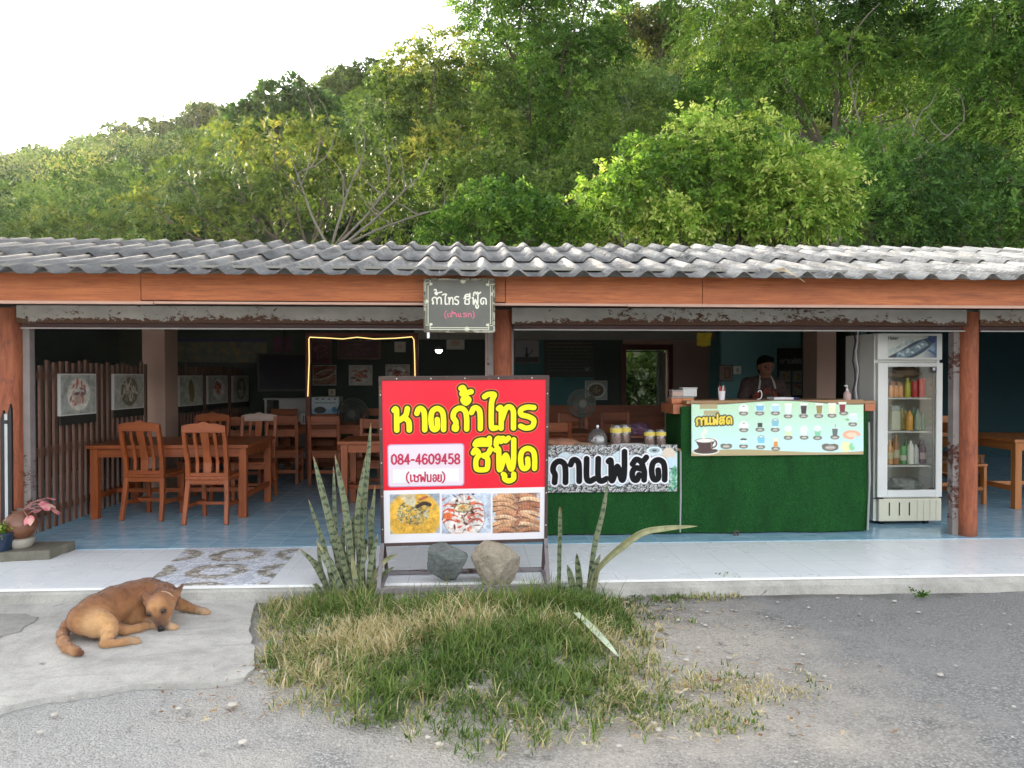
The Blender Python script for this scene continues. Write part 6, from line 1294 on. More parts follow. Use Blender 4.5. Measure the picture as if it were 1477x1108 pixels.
# pebble patterned mat in front of the left opening
a_, b_, c_, d_ = on(206, 846, FZ), on(386, 843, FZ), on(433, 790, FZ), on(270, 791, FZ)
def pebbles():
    t = NT('pebble printed vinyl'); v = t.coords('World', (1, 1, 1)); vo = t.n('TexVoronoi', i_Vector=v, i_Scale=24.0); ed = t.n('TexVoronoi', feature='DISTANCE_TO_EDGE', i_Vector=v, i_Scale=24.0).outputs[0]
    P = t.n('SeparateXYZ', i_0=t.n('NewGeometry').outputs['Position']); cx = t.math('SUBTRACT', t.math('FRACT', t.math('MULTIPLY_ADD', P.outputs[0], 1 / .52, 10.1)), .5); cy = t.math('SUBTRACT', t.math('FRACT', t.math('MULTIPLY_ADD', P.outputs[1], 1 / .52, 10.3)), .5)
    r = t.math('SQRT', t.math('ADD', t.math('MULTIPLY', cx, cx), t.math('MULTIPLY', cy, cy))); n = t.noise(v, 6, 3); r = t.math('ADD', r, t.math('MULTIPLY_ADD', n, .14, -.07))
    ring = t.ramp(r, [(.20, 0.0), (.25, 1.0), (.40, 1.0), (.45, 0.0)]); hv = t.n('SeparateColor', i_0=vo.outputs['Color']).outputs[0]
    tan = t.ramp(hv, [(.1, (.22, .20, .16)), (.5, (.42, .38, .32)), (.9, (.60, .58, .54))]); wht = t.ramp(hv, [(.1, (.50, .53, .60)), (.6, (.72, .74, .78))])
    c = t.mix(ring, wht, tan); c = t.mix(t.ramp(ed, [(.03, .75), (.12, 0.0)]), c, t.mix(ring, (.36, .38, .45), (.12, .12, .12)))
    t.set(color=c, rough=.4, spec=.4); t.bump(ed, .2, .003); return t.m
tag(MB().add([(q[0], q[1], FZ + .0005) for q in (a_, b_, c_, d_)] + [(q[0], q[1], FZ + .0045) for q in (a_, b_, c_, d_)], [(4, 5, 6, 7), (0, 1, 5, 4), (1, 2, 6, 5), (2, 3, 7, 6), (3, 0, 4, 7)]).build('floor_mat', pebbles(), loc=((a_[0] + c_[0]) / 2, 6.0, FZ)), 'white floor mat printed with rings of grey pebbles', 'mat')
# ================================================================== THE DOG
m_fur = NT('tan short fur'); a_ = m_fur.n('Attribute', attribute_name='paint').outputs['Color']; v = m_fur.coords('Object', (1, 1, 1)); n1 = m_fur.noise(m_fur.coords('Object', (40, 40, 90)), 3, 5, .7, .5); n2 = m_fur.noise(v, 14, 4)
cc = m_fur.mix(m_fur.ramp(n1, [(.3, .35), (.65, 0.0)]), a_, m_fur.mix(1.0, a_, (.45, .40, .36), 'MULTIPLY')); cc = m_fur.mix(m_fur.ramp(n2, [(.45, 0.0), (.8, .25)]), cc, (.40, .25, .13))
m_fur.set(color=cc, rough=.75, spec=.25); m_fur.bump(n1, .45, .004); m_fur.b.inputs['Sheen Weight'].default_value = .25; m_fur = m_fur.m
G0 = .0175
def N(px, py, z, r): q = on(px, py, G0 + z); return (q[0], q[1], q[2], r)
torso = [N(122, 893, .115, .092), N(140, 884, .130, .104), N(165, 873, .140, .110), N(190, 866, .142, .112), N(212, 861, .142, .112), N(232, 863, .140, .098)]
belly = [N(150, 893, .08, .07), N(190, 878, .09, .075), N(222, 875, .09, .072)]
neck = [N(236, 862, .150, .085), N(236, 866, .155, .070), N(233, 872, .145, .058)]
q = on(231, 874, G0 + .135); d = np.array(on(232, 903, G0 + .030)) - q; 
def H(t, up, side, r): 
    f = d / np.linalg.norm(d); s = np.array([1.0, -.10, 0]); s -= f * (s @ f); s /= np.linalg.norm(s); u = np.cross(s, f); u = -u if u[2] < 0 else u
    p = q + d * t + u * up + s * side; return (p[0], p[1], p[2], r)
head = chain([H(-.22, .004, 0, 0.0570), H(.06, .012, 0, 0.0681), H(.34, .004, 0, 0.0570), H(.50, -.010, 0, 0.0423), H(.72, -.016, 0, 0.0340), H(1.0, -.018, 0, 0.0285)])
head += chain([H(.16, -.008, -.036, 0.0405), H(.40, -.020, -.024, 0.0331)]) + chain([H(.16, -.008, .036, 0.0405), H(.40, -.020, .024, 0.0331)])   # cheeks
head += chain([H(.40, -.040, 0, 0.0313), H(.90, -.046, 0, 0.0221)])                                                                  # lower jaw
head += chain([H(.20, .066, -.030, 0.0129), H(.32, .056, -.040, 0.0092)]) + chain([H(.20, .066, .030, 0.0129), H(.32, .056, .040, 0.0092)])    # brows
earL = [N(215, 868, .160, .033), N(211, 862, .178, .026), N(205, 854, .197, .016), N(200, 847, .212, .0065)]
earR = [N(247, 866, .160, .032), N(253, 859, .178, .025), N(259, 850, .198, .015), N(264, 843, .212, .0065)]
hind = [N(128, 893, .11, .085), N(142, 900, .095, .078), N(153, 904, .075, .060), N(158, 911, .055, .042), N(155, 921, .035, .028), N(151, 928, .022, .0215), N(158, 928.5, .020, .018), N(172, 927, .019, .017), N(183, 925, .020, .019), N(191, 923.5, .016, .016)]
far_hind = [N(158, 900, .05, .045), N(170, 907, .036, .032), N(182, 909, .028, .026), N(198, 906.5, .024, .021), N(210, 903, .022, .020), N(218, 901, .018, .016)]
near_fore = [N(208, 876, .10, .058), N(200, 888, .065, .044), N(193, 895, .040, .034), N(204, 895, .034, .027), N(220, 897, .026, .022), N(236, 902, .020, .019), N(246, 903.5, .016, .016)]
far_fore = [N(240, 868, .10, .055), N(254, 870, .065, .038), N(266, 874, .040, .029), N(277, 878, .026, .022), N(286, 880.5, .020, .020), N(293, 882, .016, .017)]
tail = [N(106, 893, .085, .034), N(97, 903, .055, .029), N(91, 914, .034, .027), N(91, 925, .027, .026), N(98, 935, .025, .025), N(109, 940, .023, .022), N(118, 942, .020, .014)]
pr = chain(torso) + chain(belly) + chain(neck) + head + chain(hind) + chain(far_hind) + chain(near_fore) + chain(far_fore) + chain(tail)
for p0, dx in ((hind[-1], 1), (near_fore[-1], 1), (far_fore[-1], 1), (far_hind[-1], 1)):          # toes
    for k in (-1.2, -.4, .4, 1.2): a = (p0[0] + .004, p0[1] + k * .0112, p0[2] - .002); pr.append((a, (a[0] + .030 - abs(k) * .006, a[1] - .004, a[2] - .006), .0092, .0088))
fnb = cones(pr, .024); fne = cones(chain(earL) + chain(earR), .006)
def fn_(X, Y, Z):
    a = fnb(X, Y, Z); b = fne(X, Y, Z); h = np.maximum(.010 - np.abs(a - b), 0) / .010; return np.minimum(a, b) - h * h * .0025
allp = np.array([n[:3] for n in torso + belly + earL + earR + hind + far_fore + tail + near_fore]); V, Fq = nets(fn_, allp.min(0) - .13, allp.max(0) + .13, .0058); V[:, 2] = np.maximum(V[:, 2], G0 - .001)
EYES = []
for sd_ in (-1, 1):
    k = .02
    while k < .12 and float(fnb(*[np.array([[[c_]]]) for c_ in H(.43, k * .80, sd_ * k * .60, 0)[:3]])[0, 0, 0]) < 0: k += .001
    EYES.append(H(.43, (k - .0075) * .80, sd_ * (k - .0075) * .60, 0)[:3])
base_c = np.array(lin(148, 101, 64)); C = np.tile(base_c, (len(V), 1))
def blend(c, m): 
    global C; m = np.clip(m, 0, 1)[:, None]; C = C * (1 - m) + np.array(lin(*c)) * m
dist = lambda p: np.linalg.norm(V - np.array(p[:3]), axis=1)
hz_ = V[:, 2] - G0
blend((112, 68, 40), (hz_ - .15) / .09 * .9); blend((190, 146, 100), .9 - hz_ / .075)
blend((204, 160, 110), (1.0 - dist(N(140, 906, .09, 0)) / .15) * 1.6); blend((208, 166, 118), 1.2 - dist(N(135, 918, .05, 0)) / .09); blend((96, 70, 52), 1.0 - dist(N(178, 902, .05, 0)) / .055)
for e in (earL, earR): blend((92, 50, 32), 1.6 - dist(e[2]) / .03)
for p_ in (hind[-1], near_fore[-1], far_fore[-1], far_hind[-1]): blend((180, 150, 120), 1.5 - dist(p_) / .04)
blend((196, 148, 98), 1.2 - dist(H(.15, .055, 0, 0)) / .06); blend((112, 76, 54), 1.4 - dist(H(.72, .02, 0, 0)) / .05); blend((58, 42, 36), 1.6 - dist(H(.98, -.01, 0, 0)) / .036); blend((120, 76, 48), 1.2 - dist(H(.30, .065, 0, 0)) / .022)
for e_ in EYES: blend((66, 42, 30), 1.6 - dist(e_) / .021)
blend((100, 60, 40), 1.4 - dist(tail[-1]) / .04); blend((40, 28, 24), 1.5 - dist(N(101, 914, .05, 0)) / .02)
C *= (1 + .22 * fbm(V[:, 0] * 1.0 + V[:, 2] * .6, V[:, 1] * 1.0, 71, 16) + .16 * fbm(V[:, 0], V[:, 1] + V[:, 2], 75, 45))[:, None]
dg = thing('dog', 'tan short haired dog lying curled on the concrete apron, head on its paws', 'dog', on(200, 900, G0))
mesh_np('body', V, Fq, m_fur, dg, attrs={'paint': C})
# short coat lying towards the tail
A_ = V[Fq]; nrm = unit(np.cross(A_[:, 2] - A_[:, 0], A_[:, 3] - A_[:, 1])); gf = np.random.default_rng(8); pk = gf.integers(0, len(Fq), 46000); wq = gf.dirichlet([1, 1, 1, 1], len(pk)); P0 = (A_[pk] * wq[..., None]).sum(1); N0 = nrm[pk]
if (N0[:, 2] * np.sign(P0[:, 2] - .1)).mean() < 0: N0 = -N0
flow = np.tile(unit(np.array([[-1.0, -.35, -.25]])), (len(P0), 1)); dq = np.linalg.norm(P0 - np.array(H(.4, 0, 0, 0)[:3]), axis=1); flow[dq < .13] = unit(-d[None])[0]
flow = flow - N0 * (flow * N0).sum(1, keepdims=True); flow = unit(flow + gf.normal(0, .25, flow.shape)); Dh = unit(flow + N0 * .30); ok = (P0[:, 2] > G0 + .006) & (dq > .02); P0, Dh, N0, pk = P0[ok], Dh[ok], N0[ok], pk[ok]
Lh = gf.uniform(.008, .017, len(P0)) * np.where(dq[ok] < .12, .55, 1); Vh, Fh, _ = leaf_mesh(P0 - N0 * .001, Dh, N0, Lh, np.full(len(P0), .0016), np.zeros(len(P0))); Ch = C[Fq[pk][:, 0]] * gf.uniform(.68, 1.22, (len(P0), 1)); hr = mesh_np('coat', Vh, Fh, vcol('dog coat hairs', rough=.7, spec=.2), dg, smooth=False, attrs={'paint': np.repeat(Ch, 4, 0)})
m_eye = pm('dark wet eye', (.012, .008, .006), .08, .05, 5, 0, spec=.6); m_nose = pm('black dog nose', (.014, .012, .012), .3, .2, 60, .3)
def ball(c, r, sq=(1, 1, 1)):
    mb = MB(); 
    prof = [(max(1e-4, r * math.sin(a)), -r * math.cos(a)) for a in np.linspace(.05, math.pi - .05, 11)]; mb.lathe(c, prof, 16); return mb
for s, u_ in zip((-1, 1), EYES): ball(u_, .0125).build('eye', m_eye, dg, smooth=True)
nz = H(1.10, .002, 0, 0); V2, F2_ = skin([(nz[:3], H(1.17, -.004, -.009, 0)[:3], .0155, .012), (nz[:3], H(1.17, -.004, .009, 0)[:3], .0155, .012)], .003, .008); mesh_np('nose', V2, F2_, m_nose, dg)
for e, s in ((earL, -1), (earR, 1)):
    pts = [np.array(e[k][:3]) for k in range(4)]; off = np.array([.0, -.0, .0]); fw = unit((np.array([0, EYE * 0, 0]) + np.array([0, -1, .35]))[None])[0]
    mb = MB(); wv = [.021, .019, .012, .003]; sd = np.array([1, 0, 0]); vs = []
    for k in range(4): c0 = pts[k] + fw * (e[k][3] * .98); vs += [c0 - sd * wv[k], c0 - fw * .0, c0 + sd * wv[k]]
    mb.add(vs, [(k * 3 + j, k * 3 + j + 1, k * 3 + j + 4, k * 3 + j + 3) for k in range(3) for j in range(2)]).build('ear_lining', pm('dark ear lining', (.10, .05, .04), .8, .1), dg)
# thin pale collar hugging the neck
cA, cB = np.array(neck[1][:3]), np.array(neck[2][:3]); axn = unit((cB - cA)[None])[0]; c0 = cA * .45 + cB * .55; rr = .072
u = unit(np.cross(axn, [1, .2, .1])[None])[0]; w_ = np.cross(axn, u)
MB().tube([c0 + (u * math.cos(a) + w_ * math.sin(a)) * rr for a in np.linspace(0, 2 * math.pi, 33)], .0045, 8, caps=False).build('collar', pm('pale collar cord', (.40, .29, .20), .7, .1), dg, smooth=True)

# ================================================================== THE COOK
YP = 9.2; xp = ax(1099, YP); pz = F3
m_skin = pm('brown skin', (.23, .10, .058), .5, .1, 9, .05); m_hair = pm('black hair', (.006, .005, .005), .8, .3, 30, .4, spec=.1); m_shirt = pm('dark patterned shirt', (.045, .03, .03), .8, .5, 22, .2, c2=(.12, .07, .06)); m_apr = pm('red patterned apron', (.26, .035, .02), .8, .5, 26, .15, c2=(.42, .09, .04)); m_trou = pm('dark trousers', (.03, .03, .036), .8, .2, 12, .1)
ps = thing('person', 'person in a dark shirt and red apron bent over work behind the tall counter', 'person', (xp, YP, pz))
B = lambda x, y, z, r: (xp + x, YP + y, pz + z, r)
hd = [B(.01, -.10, 1.57, .088), B(.005, -.125, 1.505, .070)]
body = chain([B(0, .03, .93, .135), B(0, .02, 1.08, .125), B(0, -.02, 1.25, .145), B(0, -.05, 1.36, .11), B(.005, -.07, 1.44, .056), B(.01, -.085, 1.50, .054)]) + chain(hd)
body += chain([B(-.10, -.03, 1.33, .11), B(-.185, -.03, 1.345, .068)]) + chain([B(.10, -.03, 1.33, .11), B(.185, -.03, 1.345, .068)])
armL = [B(-.19, -.03, 1.345, .060), B(-.285, -.06, 1.13, .045), B(-.20, -.27, .985, .034), B(-.185, -.33, .975, .026)]
armR = [B(.19, -.03, 1.345, .060), B(.30, -.08, 1.14, .045), B(.17, -.28, 1.02, .034), B(.145, -.33, 1.01, .026)]
legs = []
for s in (-1, 1): legs += chain([B(s * .085, .02, .90, .095), B(s * .095, .0, .48, .062), B(s * .10, .03, .09, .042), B(s * .105, -.10, .035, .032)])
hands = []
for arm, s, dz in ((armL, 1, 0), (armR, -1, .0)):
    w0 = np.array(arm[-1][:3]); hands += [(w0, w0 + np.array([s * .01, -.075, -.012]), .026, .030)]
    for k, (ox, ln) in enumerate(((-.027, .058), (-.009, .070), (.009, .066), (.026, .050))):
        a = w0 + np.array([s * .01 + ox, -.085, -.012]); b_ = a + np.array([ox * .25, -ln * .6, -.010]); c_ = b_ + np.array([0, -ln * .35, -.028]); hands += [(a, b_, .0095, .009), (b_, c_, .009, .0075)]
    a = w0 + np.array([s * .032, -.03, -.01]); b_ = a + np.array([s * .030, -.035, -.012]); hands += [(a, b_, .012, .0105), (b_, b_ + np.array([s * .002, -.03, -.012]), .0105, .008)]
hf = []
for sx in (-1, 1): hf += [(B(.01 + sx * .088, -.105, 1.565, 0)[:3], B(.01 + sx * .094, -.095, 1.535, 0)[:3], .014, .010)]          # ears
hf += [(B(.008, -.185, 1.56, 0)[:3], B(.007, -.212, 1.527, 0)[:3], .012, .015), (B(-.02, -.185, 1.49, 0)[:3], B(.034, -.185, 1.49, 0)[:3], .010, .010)]   # nose, lips
V, Fq = skin(body + chain(armL) + chain(armR) + legs + hands + hf, .0085, .03); o = mesh_np('body', V, Fq, m_skin, ps)
grow = lambda ch, d_: [(a, b_, ra + d_, rb + d_) for a, b_, ra, rb in ch]
V, Fq = skin(grow(chain([B(0, .03, .88, .135), B(0, .02, 1.08, .125), B(0, -.02, 1.25, .145), B(0, -.05, 1.35, .11)]) + chain([B(-.10, -.03, 1.33, .11), B(-.185, -.03, 1.345, .068), B(-.255, -.05, 1.19, .056)]) + chain([B(.10, -.03, 1.33, .11), B(.185, -.03, 1.345, .068), B(.262, -.06, 1.20, .056)]), .012), .012, .03); mesh_np('shirt', V, Fq, m_shirt, ps)
lg = []
for s in (-1, 1): lg += chain([B(s * .085, .02, .90, .107), B(s * .095, .0, .48, .076), B(s * .10, .03, .12, .064)])
V, Fq = skin(lg, .014, .03); mesh_np('trousers', V, Fq, m_trou, ps)
V, Fq = skin([(B(.005, -.075, 1.605, 0)[:3], B(.01, -.06, 1.56, 0)[:3], .096, .092), (B(.01, -.05, 1.56, 0)[:3], B(.01, -.035, 1.49, 0)[:3], .078, .055), (B(-.03, -.15, 1.648, 0)[:3], B(.06, -.145, 1.645, 0)[:3], .035, .034)], .008, .03); mesh_np('hair', V, Fq, m_hair, ps)
apr = MB(); n = 16; vs = []
for j in range(13):
    z = 1.30 - j * .055; hwid = .11 + (.06 if j > 3 else .02 * j); yoff = np.interp(z, [.6, .93, 1.08, 1.25, 1.32], [-.16, -.125, -.125, -.185, -.175])
    for i_ in range(n + 1): u_ = -1 + 2 * i_ / n; vs.append(B(u_ * hwid, yoff + .055 * u_ * u_ + .006 * math.sin(i_ * 1.7 + j * .4), z, 0)[:3])
apr.add(vs, [(j * (n + 1) + i_, j * (n + 1) + i_ + 1, (j + 1) * (n + 1) + i_ + 1, (j + 1) * (n + 1) + i_) for j in range(12) for i_ in range(n)]).build('apron', m_apr, ps, smooth=True)
for s in (-1, 1): MB().bar([B(s * .10, -.17, 1.295, 0)[:3], B(s * .085, -.16, 1.37, 0)[:3], B(s * .06, -.10, 1.455, 0)[:3], B(s * .03, -.02, 1.47, 0)[:3]], .022, .004, up=(0, -1, .3)).build('apron_strap', pm('pale apron strap', (.40, .38, .34), .8, .1), ps)
for s in (-1, 1): ball(B(.008 + s * .032, -.176, 1.553, 0), .0115).build('eye', m_eye, ps, smooth=True)
wt = thing('work_bench', 'work bench hidden behind the tall counter under the cook\'s hands', 'bench', (xp, 8.75, pz)); MB().box(xp - .7, xp + .7, 8.55, 8.97, pz + .925, pz + .945).build('top', m_grey_metal, wt, bevel=.004)
for a in (-.66, .62):
    for y in (8.57, 8.91): MB().box(xp + a, xp + a + .04, y, y + .04, pz, pz + .9245).build('leg', m_grey_metal, wt)
# ================================================================== PLANTS, POTS, GRASS, STONES
def snake_mat():
    t = NT('banded snake plant leaf'); uv = t.n('Attribute', attribute_name='leafuv').outputs['Vector']; s = t.n('SeparateXYZ', i_0=uv); v = t.coords('Object')
    n = t.noise(v, 20, 4, .6); wv = t.math('ADD', t.math('MULTIPLY', s.outputs[1], 1.0), t.math('MULTIPLY_ADD', n, .10, -.05)); b_ = t.math('SINE', t.math('MULTIPLY', wv, 120.0)); n2 = t.noise(v, 46, 4, .7)
    m = t.ramp(t.math('ADD', b_, t.math('MULTIPLY_ADD', n2, 5.0, -2.5)), [(.35, 0.0), (.75, 1.0)])
    c = t.mix(m, (.155, .18, .10), (.035, .055, .030)); e = t.math('ABSOLUTE', s.outputs[0]); c = t.mix(t.ramp(e, [(.78, 0.0), (.92, .5)]), c, (.24, .24, .13)); tipm = t.ramp(s.outputs[2], [(.93, 0.0), (1.0, .7)]); c = t.mix(tipm, c, (.35, .22, .10))
    t.set(color=c, rough=.42, spec=.45); t.bump(n2, .1, .002); return t.m
m_snake = snake_mat(); m_snake_y = pm('dying snake plant leaf', (.24, .25, .12), .5, .35, 22, .1, c2=(.38, .37, .20)); m_snake_g = pm('pale cut leaf', (.46, .52, .38), .5, .15, 10, .1)
def blade(name, pts, w, mat, parent, cup=.35, seed=0, tipw=.06, basew=.65, rnd=False, face=(0, -1, .1), label=None):
    """thick stiff leaf along pts (world); w full width at the widest; cup = how far the edges fold forward"""
    P = np.array(crom([tuple(p) for p in pts], 6)); m = len(P); n = 7; V = []; A = []; Lc = np.concatenate([[0], np.cumsum(np.linalg.norm(np.diff(P, axis=0), axis=1))]); L = Lc[-1]; g = np.random.default_rng(seed); tw = g.normal(0, .5)
    for i_ in range(m):
        t_ = Lc[i_] / L; T = P[min(i_ + 1, m - 1)] - P[max(i_ - 1, 0)]; T /= np.linalg.norm(T); f = np.array(face, float); f = f + np.array([math.sin(tw * t_ + tw), 0, 0]) * .6; f -= T * (f @ T); f /= np.linalg.norm(f); s = np.cross(f, T)
        k = np.interp(t_, [0, .12, .5, .8, .93, 1], [basew, basew * 1.05, 1, .78, .42, tipw]) if not rnd else np.interp(t_, [0, .5, .9, .97, 1], [.9, 1, .9, .7, .4])
        hw = w * k / 2
        for j in range(2 * n):
            a = -1 + 2 * (j % n) / (n - 1) if j < n else 1 - 2 * (j - n) / (n - 1); fr_ = (cup * a * a * hw) + (0 if j < n else -max(.0012, .0045 * (1 - abs(a))))
            V.append(P[i_] + s * a * hw + f * fr_); A.append((a, Lc[i_], t_))
    K = 2 * n; F = [(i_ * K + j, i_ * K + (j + 1) % K, (i_ + 1) * K + (j + 1) % K, (i_ + 1) * K + j) for i_ in range(m - 1) for j in range(K)] + [tuple(range(K)), tuple(range((m - 1) * K, m * K))[::-1]]
    o = mesh_np(name, np.array(V), F, mat, parent, smooth=True); at_ = o.data.attributes.new('leafuv', 'FLOAT_VECTOR', 'POINT'); at_.data.foreach_set('vector', np.array(A, np.float32).ravel()); return o
ZM = lambda x, y: float(MOUND(np.array(x), np.array(y)) + .01)
def base_at(px, Y): x = ax(px, Y); return np.array([x, Y, ZM(x, Y) - .02])
sp = thing('snake_plant', 'tall clump of banded snake plant leaves left of the signboard', 'plant', base_at(500, 5.42)); g = np.random.default_rng(3)
W_ = lambda px, py, Y: at(px, py, Y)
for k, (bpx, Y, tip, mid, w_, mt) in enumerate([
    (505, 5.42, (452, 658), (478, 760), .062, 0), (512, 5.38, (483, 656), (500, 745), .058, 0), (492, 5.46, (481, 672), (484, 760), .038, 0), (517, 5.44, (535, 610), (524, 735), .055, 0), (522, 5.40, (528, 655), (516, 750), .050, 0),
    (490, 5.40, (445, 720), (466, 780), .045, 0), (500, 5.34, (458, 785), (480, 825), .075, 0), (480, 5.40, (433, 792), (455, 815), .05, 0), (525, 5.36, (524, 718), (522, 780), .075, 0), (535, 5.42, (541, 700), (536, 770), .05, 0), (512, 5.34, (487, 770), (498, 815), .06, 0),
    (515, 5.36, (530, 795), (520, 825), .05, 1), (498, 5.46, (496, 745), (494, 800), .05, 0), (506, 5.44, (510, 740), (507, 800), .055, 0), (530, 5.34, (545, 770), (534, 815), .05, 0), (478, 5.38, (458, 775), (464, 820), .04, 0), (470, 5.36, (452, 842), (458, 846), .055, 0), (540, 5.46, (532, 735), (536, 790), .05, 0), (488, 5.33, (470, 800), (478, 830), .05, 0), (520, 5.32, (508, 800), (512, 830), .05, 1)]):
    b0 = base_at(bpx, Y); dY = g.uniform(-.06, .06); blade('leaf', [b0, W_(mid[0], mid[1], Y + dY * .4), W_((tip[0] * .75 + mid[0] * .25), tip[1] * .75 + mid[1] * .25, Y + dY * .8), W_(tip[0], tip[1], Y + dY)], w_ * .85, (m_snake, m_snake_y)[mt], sp, .45, k)
for k in range(16):
    bpx = g.uniform(474, 540); Y = g.uniform(5.30, 5.48); b0 = base_at(bpx, Y); hh = g.uniform(.16, .52); dx = (bpx - 505) / 35 * .12 + g.normal(0, .05); m_ = b0 + np.array([dx * .3, g.normal(0, .02), hh * .55]); blade('leaf', [b0, m_, b0 + np.array([dx * .7, g.normal(0, .05), hh * .85]), b0 + np.array([dx * 1.2, g.normal(0, .06), hh])], g.uniform(.028, .045), (m_snake, m_snake_y)[k % 8 == 5], sp, .5, 100 + k)
sp2 = thing('snake_plant', 'sparse snake plant with a leaf bent over to the right of the signboard', 'plant', base_at(842, 5.30))
blade('leaf', [base_at(806, 5.28), W_(807, 800, 5.28), W_(808, 760, 5.28), W_(808, 732, 5.28)], .030, m_snake, sp2, .8, 31, rnd=True)
blade('leaf', [base_at(846, 5.30), W_(856, 790, 5.31), W_(868, 740, 5.33), W_(877, 692, 5.35)], .046, m_snake, sp2, .6, 32)
bl = blade('leaf', [base_at(842, 5.28), W_(862, 822, 5.24), W_(893, 792, 5.18), W_(925, 770, 5.12), W_(960, 763, 5.08), W_(1006, 759, 5.05)], .050, m_snake_y, sp2, .6, 33, face=(.2, -1, .6), basew=.5); bl['label'] = 'yellowed leaf bent over to the right'
for k, (bpx, tip, mid) in enumerate([(838, (832, 798), (835, 825)), (848, (866, 800), (857, 825)), (830, (818, 815), (823, 835)), (852, (866, 812), (858, 832))]): blade('leaf', [base_at(bpx, 5.26), W_(mid[0], mid[1], 5.25), W_(tip[0], tip[1], 5.24)], .05, (m_snake, m_snake_y)[k == 3], sp2, .5, 40 + k)
lf = [on(831, 884, .17), on(850, 902, .155), on(872, 925, .13), on(891, 946, .10)]
o = blade('fallen_leaf', lf, .052, m_snake_g, None, .15, 50, face=(0, -.4, 1), rnd=False, basew=.75, tipw=.3); tag(o, 'pale cut snake plant leaf lying on the grass', 'leaf')

